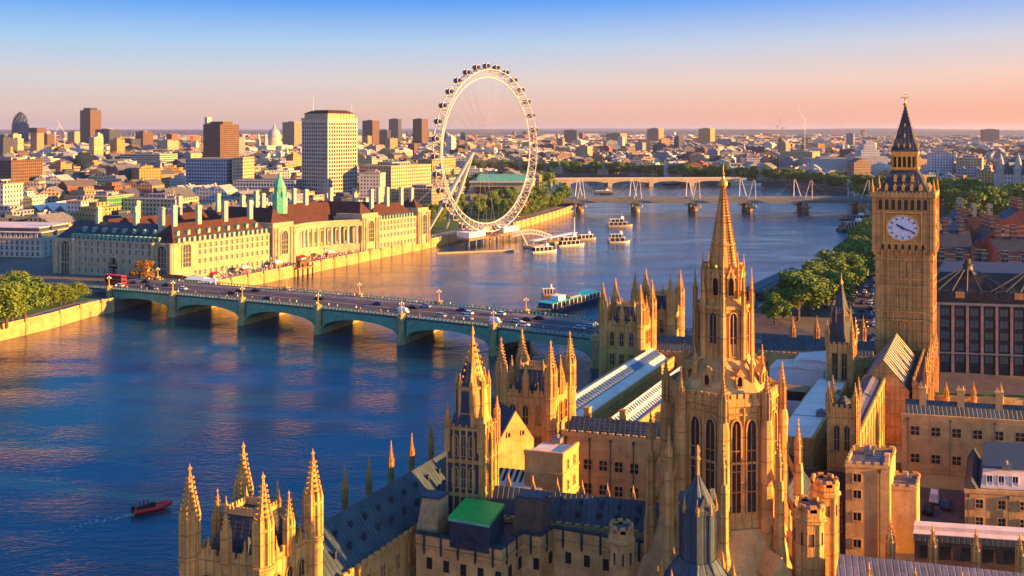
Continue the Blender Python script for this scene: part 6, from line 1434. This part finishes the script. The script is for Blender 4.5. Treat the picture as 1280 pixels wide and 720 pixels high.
# ================================================================== vehicles
PAINT = {'white': surf('white_car_paint', (.70, .70, .70), .25, .08, 1.), 'black': surf('black_car_paint', (.015, .016, .02), .2, .1, 1.), 'silver': surf('silver_car_paint', (.40, .42, .45), .25, .1, 1., metal=.4), 'dark blue': surf('blue_car_paint', (.02, .05, .16), .25, .1, 1.), 'red': RED}
def car_proto(col, van=False):
    T = thing('parked_car' if False else 'car', 'x', 'car', (0, 0, -600)); hw = .9; h1 = .95; q = MB()
    def sec(x, w_, z0, z1): return [(x, -w_, z0), (x, w_, z0), (x, w_*1.0, z1*.75), (x, w_*.9, z1), (x, -w_*.9, z1), (x, -w_, z1*.75)]
    q.loft([sec(-2.2, .72, .4, .78), sec(-2.0, .88, .28, .93), sec(-.9, .9, .25, h1), sec(.9, .9, .25, h1), sec(1.7, .88, .28, .84), sec(2.15, .74, .38, .68)])
    part(T, 'body', q, PAINT[col])
    top = 2.0 if van else 1.48; q = MB(); r0, r1 = (-2.0, 1.2) if van else (-1.55, .85)
    q.loft([[(r0, -.82, h1-.02), (r1+.45, -.82, h1-.02), (r1+.45, .82, h1-.02), (r0, .82, h1-.02)], [(r0+.35*(not van), -.66, top-.06), (r1-.25, -.66, top-.06), (r1-.25, .66, top-.06), (r0+.35*(not van), .66, top-.06)]]); part(T, 'cabin', q, PAINT[col] if van else GLASS)
    q = MB(); q.box(r0+.4*(not van), r1-.3, -.64, .64, top-.06, top); part(T, 'roof', q, PAINT[col])
    for x in (-1.35, 1.35):
        for y in (-.86, .86): q = MB(); q.tube((x, y-.1, .33), (x, y+.1, .33), .33, n=10); part(T, 'wheel', q, BLACK)
    for y in (-.58, .58): q = MB(); q.box(2.08, 2.19, y-.16, y+.16, .52, .66); part(T, 'headlight', q, LAMPG)
    return T
def bus_proto():
    T = thing('double_decker_bus', 'x', 'bus', (0, 0, -600)); q = MB(); q.loft([[(x, -1.25, .35), (x, 1.25, .35), (x, 1.25, 4.1), (x, 1.05, 4.35), (x, -1.05, 4.35), (x, -1.25, 4.1)] for x in (-5.4, 5.4)]); part(T, 'body', q, RED)
    for z in (1.3, 3.0):
        for y in (-1.27, 1.27): q = MB(); q.box(-5.0, 5.0, min(y, y*.99), max(y, y*.99), z, z+.95); part(T, 'side_window', q, GLASS)
    q = MB(); q.box(5.4, 5.43, -1.1, 1.1, 1.2, 2.4); q2 = MB(); q2.box(5.4, 5.43, -1.1, 1.1, 2.9, 3.95); part(T, 'windscreen', q, GLASS); part(T, 'upper_windscreen', q2, GLASS)
    for x in (-3.4, 3.6):
        for y in (-1.12, 1.12): q = MB(); q.tube((x, y-.15, .5), (x, y+.15, .5), .5, n=12); part(T, 'wheel', q, BLACK)
    return T
CP = {c: car_proto(c) for c in PAINT}; VAN = car_proto('white', True); VAN['category'] = 'van'; VAN.name = 'white_van'; BUS = bus_proto(); used = set()
def put(P, loc, rot, label, group):
    if P in used: o = dup(P, loc, rot, label)
    else: used.add(P); o = P; o.location = loc; o.rotation_euler = (0, 0, rot); o['label'] = label
    o['group'] = group; return o
ba = atan2(DV[1], DV[0]); rr = random.Random(4); cnt = {}
plan = []
for lane, (t, dr) in enumerate(((6.6, 0), (10.8, 0), (15.0, pi), (19.2, pi))):
    s = -44+rr.uniform(0, 20)
    while s < 232:
        plan.append((s, t, dr, lane)); s += rr.choice((14, 20, 30, 46, 60))*(1.4 if s < 90 else .8)
plan.sort(); plan.append((-47, 10.8, 0, 1)); GB = 'traffic on the green bridge'
for s, t, dr, lane in plan:
    x, y = brp(s, t); k = 'bus' if s == -47 else rr.choices(['white', 'black', 'silver', 'dark blue', 'red', 'van', 'bus'], [4, 6, 4, 3, 1, 2, 0])[0]
    c = cnt.get((k, lane), 0); cnt[(k, lane)] = c+1
    ln = ('nearest', 'second', 'third', 'farthest')[lane]
    P = VAN if k == 'van' else BUS if k == 'bus' else CP[k]; nm = 'white van' if k == 'van' else 'red double decker bus' if k == 'bus' else k+' car'
    put(P, (x, y, DZ(s)), ba+dr, 'red double decker bus at the left end of the green bridge' if k == 'bus' else f'{nm} in the {ln} lane of the green bridge, {od(c)} such from left', GB)
def along(pl, d):
    for a, b_ in zip(pl, pl[1:]):
        s = hypot(b_[0]-a[0], b_[1]-a[1])
        if d <= s: t = d/s; return a[0]+(b_[0]-a[0])*t, a[1]+(b_[1]-a[1])*t, atan2(b_[1]-a[1], b_[0]-a[0])
        d -= s
    return None
cnt = {}; ln_n = ('riverside parking row', 'inner lane', 'middle lane', 'outer lane', 'far parking row')
for lane, off in enumerate((7.4, 3.6, .4, -3.4, -7.4)):
    d = 6+rr.uniform(0, 5)
    while True:
        p = along(rel_road, d)
        if not p: break
        k = rr.choice(['white', 'black', 'silver', 'dark blue', 'black']); x, y = p[0]-sin(p[2])*off, p[1]+cos(p[2])*off; c = cnt.get((k, lane), 0); cnt[(k, lane)] = c+1
        put(CP[k], (x, y, GZ+.02), p[2]+(pi if lane in (3, 4) else 0), f'{k} car in the {ln_n[lane]} of the embankment road, {od(c)} such from us', 'cars on the embankment road')
        d += rr.uniform(5.6, 9) if lane in (0, 4) else rr.uniform(8, 20)
# ================================================================== people
def person_proto(top, legs, pose):
    q = MB(); st = .16*pose
    for s_, f_ in ((-1, st), (1, -st)):
        q.tube((s_*.10, 0, .86), (s_*.11, f_*.6, .46), .10, .075, n=6, m=1); q.tube((s_*.11, f_*.6, .46), (s_*.11, f_, .06), .075, .05, n=6, m=1); q.box(s_*.11-.05, s_*.11+.05, f_-.08, f_+.17, 0, .08, 1)
        q.tube((s_*.2, 0, 1.42), (s_*.26, -f_*.5, 1.12), .06, .05, n=6); q.tube((s_*.26, -f_*.5, 1.12), (s_*.25, -f_*.5+.12, .88), .05, .035, n=6); q.ball((s_*.25, -f_*.5+.14, .84), .05, 6, 4, 2)
    q.lathe(0, 0, [(.17, .82), (.17, 1.0), (.21, 1.3), (.19, 1.44), (.07, 1.5), (.06, 1.56)], 8, 0, sy=.62); q.ball((0, .01, 1.65), .115, 8, 6, 2, (.9, 1, 1.15)); q.ball((0, -.02, 1.69), .12, 8, 5, 3, (.92, 1, 1)); q.ball((0, .125, 1.64), .025, 5, 4, 2)
    return q, [top, legs, MATS['skin'], MATS['dark_hair']]
surf('skin', (.45, .28, .20), .7, .1, 2.); surf('dark_hair', (.04, .025, .015), .7, .1, 2.)
CL = {'white': WHITE, 'dark': SLATE_D, 'red': RED, 'pale blue': surf('pale_blue_cloth', (.25, .38, .55), .8, .1, 2.), 'orange': ORNG, 'grey': FC['grey']}
pm = {}
for c, m_ in CL.items():
    q, ms = person_proto(m_, NAVY if c != 'dark' else BLACK, 1.0); o = q.build('person', ms); o.location = (0, 0, -700); tag(o, 'x', 'person'); pm[c] = o
used_p = set(); cnt = {}
for side, t in (('near', 2.2), ('far', BW-2.2)):
    for i in range(46):
        s = S0-6+(SP*NSP+20)*(i+rr.random())/46; x, y = brp(s, t+rr.uniform(-1.3, 1.3)); c = rr.choice(list(CL)); k = cnt.get((side, c), 0); cnt[(side, c)] = k+1
        o = pm[c]
        if c in used_p: o = o.copy(); C.objects.link(o)
        used_p.add(c); o.location = (x, y, DZ(s)+.16); o.rotation_euler = (0, 0, ba+rr.choice((pi/2, -pi/2))+rr.uniform(-.3, .3)); o['group'] = 'people walking over the green bridge'
        o['label'] = f'person in {c} top on the {side} bridge pavement, {od(k)} such from the left'
mb = MB(); q, ms = person_proto(WHITE, NAVY, .7)
for i in range(420):
    p = along(BANK_B, rr.uniform(2, 230)); 
    if not p: continue
    off = rr.uniform(2, 15)**1.0; x, y = p[0]-sin(p[2])*off, p[1]+cos(p[2])*off; a = rr.uniform(0, 6.28); ca, sa = cos(a), sin(a); k = len(mb.v); mt = rr.randrange(3)
    mb.v += [(x+u*ca-v*sa, y+u*sa+v*ca, GZ+.02+z) for u, v, z in q.v]; mb.f += [tuple(j+k for j in f) for f in q.f]; mb.m += [(mt if m_ == 0 else 3 if m_ == 1 else 4) for m_ in q.m]
mb.build('promenade_crowd', [WHITE, RED, CL['pale blue'], NAVY, MATS['skin']], kind='stuff')
# promenade furniture
for i in range(13):
    p = along(BANK_B, 22+i*15.5); off = 4.5; x, y = p[0]-sin(p[2])*off, p[1]+cos(p[2])*off; q = MB(); q.lathe(0, 0, [(.4, 0), (.25, 1), (.12, 5.4), (.4, 5.6), (.45, 6.2), (.05, 6.8)], 8)
    solo('street_lamp', f'slim lamp post on the promenade before the stone hall, {od(i)} from the bridge', 'street lamp', q, PORTW, (x, y, GZ), 'lamp posts on the promenade')
for i in range(9):
    p = along(BANK_B, 34+i*22); off = 9+2*(i % 2); x, y = p[0]-sin(p[2])*off, p[1]+cos(p[2])*off; T = thing('kiosk', f'white canopied kiosk on the promenade before the stone hall, {od(i)} from the bridge', 'kiosk', (x, y, GZ), 'kiosks on the promenade', rotB(57))
    q = MB(); q.box(-2, 2, -1.6, 1.6, 0, 2.4); part(T, 'body', q, [PORTW, BRICK, FC['ochre']][i % 3]); q = MB(); q.gable(-2.6, 2.6, -2.2, 2.2, 2.4, 3.7, 'x', hip0=1.5, hip1=1.5); part(T, 'canopy', q, WHITE if i % 3 else RED)
x, y = G(385, 345, 0); T = thing('jetty', 'dark timber jetty with posts against the river wall before the hall', 'jetty', (x, y, 0), B=rotB(57)); q = MB(); q.box(-6, 6, 1.4, 5, 4.2, 4.8); part(T, 'deck', q, WOOD)
for i in range(4): q = MB(); q.lathe(-5.4+i*3.6, 2, [(.45, -1), (.4, 6.6)], 7); part(T, 'post', q, BLACK)
q = MB(); q.box(-3.6, 3, 2.2, 4.6, 4.8, 8.2); part(T, 'hut', q, BRICK_B)
# lion statue on its plinth by the bridge end
x, y = brp(-50, 31); T = thing('lion_statue', 'pale stone lion standing on a plinth at the left end of the bridge', 'statue', (x, y, GZ), B=rotB(-20))
q = MB(); q.box(-2.6, 2.6, -1.4, 1.4, 0, 4.2); q.box(-2.9, 2.9, -1.7, 1.7, 4.2, 4.7); part(T, 'plinth', q, PORT)
q = MB()
for c_, r, sc in (((-.9, 0, 6.7), .85, (1.2, .75, .95)), ((.1, 0, 6.7), .8, (1.3, .7, .9)), ((1.1, 0, 6.95), .95, (1.0, .85, 1.1)), ((1.75, 0, 7.7), .75, (.9, .85, 1.0)), ((2.3, 0, 7.55), .38, (1.1, .9, .8))): q.ball(c_, r, 10, 7, 0, sc)
for x_, y_ in ((1.3, -.45), (1.3, .45), (-1.3, -.45), (-1.3, .45)): q.tube((x_, y_, 6.5), (x_+.15, y_, 5.6), .34, .24, n=7); q.tube((x_+.15, y_, 5.6), (x_, y_, 4.7), .24, .2, n=7); q.box(x_-.2, x_+.45, y_-.22, y_+.22, 4.7, 4.95)
q.tube((-1.8, 0, 6.8), (-2.4, .2, 5.6), .13, .1); q.tube((-2.4, .2, 5.6), (-2.1, .3, 5.0), .1, .16); part(T, 'lion', q, PORTW)
for i, (s, t, w_) in enumerate(((-44, 34, 12), (-30, 36, 10), (-18, 33, 8))):
    x, y = brp(s, t); T = thing('ticket_pavilion', f'low sunlit pavilion at the bridge foot before the stone hall, {od(i)} from the left', 'pavilion', (x, y, GZ-1), 'pavilions at the bridge foot', B=rotB(-18)); q = MB(); q.box(0, w_, 0, 5, 0, 4); part(T, 'wall', q, PORT); q = MB(); q.gable(-.4, w_+.4, -.4, 5.4, 4, 5.4, 'x', hip0=1.5, hip1=1.5); part(T, 'roof', q, WHITE if i else TILE)

# ================================================================== boats
def boat(label, loc, hd, Ln, Bm, hull, roof, decks=1, name='river_boat', glass=True, funnel=False, mast=True, cat='boat'):
    T = thing(name, label, cat, (*loc, 0), None, rotB(math.degrees(hd))); q = MB(); fb = Ln*.032+.5
    secs = []
    for t, w_, z in ((-.5, .80, 1.0), (-.4, .98, 1.0), (0, 1.0, 1.0), (.25, .95, 1.05), (.4, .62, 1.2), (.48, .22, 1.38), (.5, .04, 1.42)):
        x, b_ = t*Ln, Bm/2*w_; secs.append([(x, -b_*.7, -.35), (x, b_*.7, -.35), (x, b_, fb*z), (x, -b_, fb*z)])
    q.loft(secs); part(T, 'hull', q, hull)
    q = MB(); q.loft([[(x[3][0]*.985, x[3][1]*.94, x[3][2]+.004), (x[2][0]*.985, x[2][1]*.94, x[2][2]+.004), (x[2][0]*.985, x[2][1]*.94, x[2][2]+.1), (x[3][0]*.985, x[3][1]*.94, x[3][2]+.1)] for x in secs]); part(T, 'deck', q, WOOD)
    z = fb+.1
    for d in range(decks):
        a, b_, hb = -Ln*(.42-.07*d), Ln*(.30-.12*d), Bm*(.42-.05*d); hh = 2.3
        q = MB(); q.loft([[(a, -hb, z), (b_, -hb, z), (b_, hb, z), (a, hb, z)], [(a+.2, -hb*.95, z+hh), (b_-1.0, -hb*.95, z+hh), (b_-1.0, hb*.95, z+hh), (a+.2, hb*.95, z+hh)]]); part(T, 'cabin', q, WHITE if not glass else GLASS)
        for s_ in (-1, 1):
            for i in range(max(3, int((b_-a)/3.2))+1):
                x = a+.15+(b_-a-1.2)*i/max(3, int((b_-a)/3.2)); q = MB(); q.box(x, x+.28, s_*hb*1.005-.06, s_*hb*1.005+.06, z, z+hh-.05); part(T, 'window_post', q, WHITE)
        q = MB(); q.box(a-.4, b_+.1, -hb*1.06, hb*1.06, z+hh, z+hh+.18); part(T, 'roof', q, roof); z += hh+.18
    q = MB(); w0 = Ln*.10; q.box(Ln*.06, Ln*.06+w0, -Bm*.22, Bm*.22, z, z+1.9); part(T, 'wheelhouse', q, WHITE)
    if funnel: q = MB(); q.lathe(-Ln*.1, 0, [(Bm*.13, z), (Bm*.11, z+3.2)], 10); part(T, 'funnel', q, NAVY)
    if mast: q = MB(); q.tube((Ln*.1, 0, z+1.8), (Ln*.08, 0, z+5), .12, .05); part(T, 'mast', q, STEEL)
    return T
p0, p1 = G(662, 398), G(748, 374); hd = atan2(p1[1]-p0[1], p1[0]-p0[0]); ln = hypot(p1[0]-p0[0], p1[1]-p0[1])
T = boat('long glass sided cruise boat with turquoise roof passing beyond the bridge', ((p0[0]+p1[0])/2, (p0[1]+p1[1])/2), hd+pi, ln, 9, NAVY, TURQ, 1, mast=False); q = MB(); q.box(-ln*.14, ln*.02, -3, 3, 4.8, 5.5); part(T, 'roof_light', q, STEELG)
def at(px, py): return G(px, py)
boat('white passenger boat heading toward the masted bridge', at(774, 283), .15, 22, 6, PORTW, WHITE, 2)
boat('white passenger boat with rosy deck just below the other white boat', at(773, 303), .1, 16, 6, WHITE, WHITE, 2, mast=False)
boat('white tour boat moored at the near side of the wheel pier', at(680, 315), .45, 18, 6, WHITE, WHITE, 1)
boat('white tour boat moored at the middle of the wheel pier', at(714, 307), .45, 20, 6, WHITE, WHITE, 2)
boat('small tour boat moored at the far end of the wheel pier', at(734, 299), .4, 14, 5, PORTW, WHITE, 1)
boat('navy blue ship with white masts moored near the right bank', at(1069, 287), .5, 36, 9, NAVY, STEELG, 2, funnel=True)
boat('dark blue barge moored behind the navy ship by the right bank', at(1072, 275), .3, 34, 8, NAVY, SLATE, 1)
boat('white moored ship behind the stone spire, beyond the masted bridge', at(924, 231.5), 0, 62, 10, WHITE, WHITE, 2, funnel=True)
boat('dark tug between the two bridges, left of the stone spire', at(756, 242), .1, 26, 8, NAVY, WHITE, 1)
boat('white boat far upriver seen left of the beige bridge', at(668, 222), .1, 46, 9, WHITE, WHITE, 1)
boat('blue grey boat by the far bank right of the beige bridge', at(845, 231), .1, 40, 9, NAVY, WHITE, 1)
x, y = at(687, 369); boat('tiny orange launch beyond the bridge, left of the turquoise roofed boat', (x, y), .1, 7.5, 2.4, ORNG, WHITE, 1, mast=False)
# red inflatable speedboat near us
x, y = at(191, 638); T = thing('speedboat', 'small red rigid inflatable speedboat on open water at lower left', 'speedboat', (x, y, .1), B=rotB(30))
q = MB(); q.loft([[(-3.6, -.9, 0), (-3.6, .9, 0), (-3.6, 1.1, .7), (-3.6, -1.1, .7)], [(1.4, -.9, 0), (1.4, .9, 0), (1.4, 1.1, .75), (1.4, -1.1, .75)], [(3.6, -.08, .4), (3.6, .08, .4), (3.6, .12, 1.05), (3.6, -.12, 1.05)]]); part(T, 'hull', q, RED)
q = MB()
for s_ in (-1, 1): q.tube((-3.8, s_*1.15, .6), (1.5, s_*1.15, .65), .36, n=8); q.tube((1.5, s_*1.15, .65), (3.7, 0, 1.05), .36, .26, n=8)
part(T, 'tube', q, RED); q = MB(); q.box(-.6, .5, -.4, .4, .6, 1.5); part(T, 'console', q, BLACK); q = MB(); q.box(-4.1, -3.5, -.3, .3, .3, 1.5); part(T, 'outboard_motor', q, BLACK)
for i in range(4): q = MB(); q.box(-3+i*.75, -2.6+i*.75, -.6, .6, .6, 1.1); part(T, 'seat', q, BLACK)
for i, (dx, dy) in enumerate(((-.9, 0), (-1.7, .4), (-2.5, -.3))):
    o = pm['dark'].copy(); C.objects.link(o); a = radians(30); o.location = (x+dx*cos(a)-dy*sin(a), y+dx*sin(a)+dy*cos(a), .75); o.rotation_euler = (0, 0, a-pi/2); o['label'] = f'person in dark clothes standing in the red speedboat, {od(i)} behind the console'; o['group'] = 'people in the red speedboat'
# wheel pier: pontoon, gangway, raking masts; floating boom
q0_, q1_ = p0, p1
pa, pb = at(668, 311), at(735, 297); hd = atan2(pb[1]-pa[1], pb[0]-pa[0]); T = thing('pontoon', 'floating wooden pontoon of the pier beyond the wheel', 'pontoon', (*pa, 0), B=rotB(math.degrees(hd))); Lp = hypot(pb[0]-pa[0], pb[1]-pa[1])
q = MB(); q.box(0, Lp, 1, 9, -.5, 1.4); part(T, 'float', q, GRANITE); q = MB(); q.box(6, Lp-10, 3, 8, 4.2, 4.5); part(T, 'canopy', q, WHITE)
for i in range(6): q = MB(); q.tube((8+i*(Lp-20)/5, 5.5, 1.4), (8+i*(Lp-20)/5, 5.5, 4.2), .2); part(T, 'post', q, STEEL)
for x0, dx in ((4, -6), (Lp-6, 7)): q = MB(); q.tube((x0, 8, 1.4), (x0+dx, 12, 14), .5, .3); part(T, 'mooring_mast', q, STEEL)
ga, gb = G(640, 296, 5.4), at(690, 303); T = thing('gangway', 'white curved truss gangway from the bank to the wheel pier', 'gangway', (*ga, 0)); q = MB(); n_ = 14
pts = [(t*(gb[0]-ga[0]), t*(gb[1]-ga[1]), 5.6-3.4*t+3*sin(pi*t)) for t in (i/n_ for i in range(n_+1))]
for a, b_ in zip(pts, pts[1:]):
    for dy in (-1.4, 1.4):
        q.tube((a[0], a[1]+dy, a[2]), (b_[0], b_[1]+dy, b_[2]), .28); q.tube((a[0], a[1]+dy, a[2]+2.4), (b_[0], b_[1]+dy, b_[2]+2.4), .22); q.tube((a[0], a[1]+dy, a[2]), (b_[0], b_[1]+dy, b_[2]+2.4), .16)
part(T, 'truss', q, STEEL); q = MB()
for a, b_ in zip(pts, pts[1:]): q.add([(a[0], a[1]-1.4, a[2]+.1), (a[0], a[1]+1.4, a[2]+.1), (b_[0], b_[1]+1.4, b_[2]+.1), (b_[0], b_[1]-1.4, b_[2]+.1)], [(0, 1, 2, 3)])
part(T, 'walkway', q, WOOD)
ba_, bb_ = at(546, 318), at(642, 314); q = MB(); q.tube((0, 0, .4), (bb_[0]-ba_[0], bb_[1]-ba_[1], .4), .9, n=8); solo('floating_boom', 'long pale floating boom on the water before the wheel', 'floating boom', q, PORT, (*ba_, 0))
# pier with long dark roofs on the right bank
pa, pb = G(940, 373, 3), G(1003, 342, 3); hd = atan2(pb[1]-pa[1], pb[0]-pa[0]); Lp = hypot(pb[0]-pa[0], pb[1]-pa[1]); T = thing('river_pier', 'floating pier with long dark blue roofs beside the embankment trees', 'pier', (*pa, 0), B=rotB(math.degrees(hd)))
q = MB(); q.box(0, Lp, -7, 7.5, -.5, 1.6); part(T, 'pontoon', q, STEELG)
for k, (y0, y1) in enumerate(((.3, 7.4), (-7, -.3))):
    q = MB(); q.gable(1, Lp-3, y0, y1, 5.4, 6.8, 'x', hip0=2, hip1=2); part(T, 'roof', q, SLATE); q = MB(); q.box(3, Lp-5, y0+1, y1-1, 1.6, 5.4); part(T, 'hall', q, GLASS)
    for i in range(9): q = MB(); q.box(2+i*(Lp-6)/8, 2.4+i*(Lp-6)/8, y1-.6, y1-.2, 1.6, 5.4); part(T, 'post', q, STEEL)
# tower cranes on the horizon
for px, Y, yt, jib, lab, mt in ((1006, 1900, 150, (-9, 30), 'pale tower crane with raised jib left of the clock tower', WHITE), (1043, 1700, 168, (10, 24), 'red tower crane with raised jib beside the clock tower', RED), (69, 2600, 166, (6, 20), 'white tower crane right of the bullet shaped tower', WHITE), (81, 2500, 166, (-10, 30), 'pale pink tower crane left of the tall brown tower', WHITE), (239, 1900, 172, (-8, 20), 'red tower crane left of the brown tower', RED), (297, 2000, 170, (-7, 34), 'white tower crane right of the brown tower', WHITE), (972, 2900, 158, (8, 40), 'faint far crane left of the pale crane', STEELG), (978, 3000, 160, (-10, 40), 'second faint far crane left of the pale crane', STEELG)):
    x = AX(px, Y); zt = ZY(yt, Y); T = thing('tower_crane', lab, 'crane', (x, Y, 0)); q = MB(); wd = .55*Y/1100
    for sx_ in (-1, 1): q.tube((sx_*wd, 0, GZ), (sx_*wd, 0, zt), .14*Y/1900, n=4)
    for i in range(12): z = GZ+(zt-GZ)*i/12; q.tube((-wd, 0, z), (wd, 0, z+(zt-GZ)/12), .14*Y/1900, n=4)
    part(T, 'mast', q, mt); q = MB(); sc = Y/1125; q.tube((0, 0, zt), (jib[0]*sc, 0, zt+jib[1]*sc*.55), .3*Y/1900, .18*Y/1900, n=4); q.tube((0, 0, zt), (-jib[0]*.3*sc, 0, zt+1), .6*Y/1900, n=4); part(T, 'jib', q, mt); q = MB(); q.box(-1.5, 1.5, -1.5, 1.5, zt-3, zt); part(T, 'cab', q, mt)

# ---- small things on the palace roofs and in the yard
def find(txt): return next(o for o in bpy.data.objects if str(o.get('label', '')).startswith(txt) and o.type == 'EMPTY')
for txt, xs, z1, y_ in (('wing with bright blue lead roof', (1.2, 9.6, 18.2, 27, 36), 17, -.14), ('stone range with dark lead roof', (.7, 5.4, 9.4, 13.8), 19, -.16), ('plain square orange stone tower', (5.6,), 20.2, -.12), ('courtyard annex', (.6, 7.4), 12.2, -.16)):
    T = find(txt)
    for x in xs: q = MB(); q.tube((x, y_, GZ), (x, y_, z1), .09, n=6); q.box(x-.2, x+.2, y_-.14, y_+.14, z1-.5, z1); part(T, 'drainpipe', q, SLATE_D)
T = find('wing with bright blue lead roof')
for x in (4, 11.5, 19, 26.5, 34): q = MB(); q.box(x-.7, x+.7, 2.0, 3.2, 17.6, 22.6); q.box(x-.85, x+.85, 1.85, 3.35, 22.6, 22.9); [q.lathe(x+d, 2.6, [(.2, 22.9), (.16, 23.6)], 7) for d in (-.45, .45)]; part(T, 'chimney', q, STONE_P)
T = find('stone range with dark lead roof')
for x in (3, 10, 17): q = MB(); q.box(x-.5, x+.5, 4.2, 5.4, 19.6, 23.2); q.box(x-.62, x+.62, 4.1, 5.5, 23.2, 23.5); part(T, 'chimney', q, STONE)
T = find('cross wing with long blue lead roof')
for i in range(9): q = MB(); q.pinn(2+i*4.1, 6.5, 16.4, .3, 3.4, 1.9, 6, crock=3); part(T, 'pinnacle', q, STONE)
q = MB(); q.box(6.2, 8.6, 2.3, 4.3, 18, 22.4); q.box(6.0, 8.8, 2.1, 4.5, 22.4, 22.8); [q.lathe(6.7+.7*k, 3.3, [(.22, 22.8), (.18, 23.7)], 8) for k in range(3)]; part(T, 'chimney', q, BRICK_B)
for i, (px, py, z, w_, d_, h, lab) in enumerate(((1020, 520, 18, 1.8, 2.2, 1.0, 'grey vent box on the near half of the pale pink roof'), (1035, 492, 18, 2.4, 1.6, .8, 'grey vent box on the far half of the pale pink roof'), (1080, 568, 20.7, 1.6, 1.6, 1.1, 'metal vent box on the flat top of the plain square tower'), (1128, 600, 16.5, 1.3, 1.3, .8, 'metal vent box on the lower flat roofed block'), (1252, 585, 16.6, 1.6, 1.2, .8, 'metal vent box on the grey blue mansard roof'), (690, 552, 24.2, 1.4, 1.2, .8, 'metal vent box on the flat pale roof of the square block'))):
    x, y = G(px, py, z); T = thing('vent_box', lab, 'vent', (x, y, z-.35), 'vent boxes on the palace roofs', rb(-10)); q = MB(); q.box(0, w_, 0, d_, 0, h); part(T, 'housing', q, STEELG); q = MB(); q.box(-.1, w_+.1, -.1, d_+.1, h, h+.14); part(T, 'lid', q, SLATE_P); q = MB(); q.lathe(w_*.5, d_*.5, [(.3, h+.14), (.3, h+.5), (.42, h+.55), (.1, h+.8)], 8); part(T, 'cowl', q, STEELG)
for i, (px, py, k) in enumerate(((1168, 626, 'white'), (1182, 634, 'dark blue'), (1160, 640, 'black'))):
    x, y = G(px, py, GZ+.3); put(VAN if k == 'white' else CP[k], (x, y, GZ+.31), radians(62), f'{k} {"van" if k == "white" else "car"} parked in the dark palace courtyard at the lower right', 'vehicles in the palace courtyard')
# ---- foam trailing the red speedboat and the two passenger boats
FOAM = surf('water_foam', (.55, .60, .64), .7, .2, 2.)
mb = MB()
for (bx, by), hd, n_, sp in ((at(187, 640), radians(30), 150, 17), (at(774, 283), .15, 130, 34), (at(773, 303), .1, 130, 30), (at(700, 388), atan2(p1[1]-p0[1], p1[0]-p0[0]), 0, 0)):
    for i in range(n_):
        t = rr.random()**1.5; d = -(3+t*sp); s_ = rr.gauss(0, .25+t*1.3); a = rr.uniform(0, 6.28); r = rr.uniform(.05, .18)*(1.2-t)*(2.2 if sp > 20 else 1)
        cx, cy = bx+d*cos(hd)-s_*sin(hd), by+d*sin(hd)+s_*cos(hd); mb.add([(cx+r*cos(a+k*1.57)*1.8, cy+r*sin(a+k*1.57)*.8, .11) for k in range(4)], [(0, 1, 2, 3)])
mb.build('boat_wake_foam', [FOAM], kind='stuff')

# ================================================================== air
mb = MB(); mb.box(-16000, 16000, -700, 31000, -2, 205); hz = mb.build('haze', [], kind='stuff')
m = bpy.data.materials.new('haze_air'); m.use_nodes = True; t = m.node_tree; t.nodes.clear(); o_ = t.nodes.new('ShaderNodeOutputMaterial'); pv = t.nodes.new('ShaderNodeVolumePrincipled')
pv.inputs['Color'].default_value = (.52, .64, 1.0, 1); pv.inputs['Density'].default_value = HAZE; pv.inputs['Anisotropy'].default_value = .2; t.links.new(pv.outputs[0], o_.inputs['Volume']); hz.data.materials.append(m)
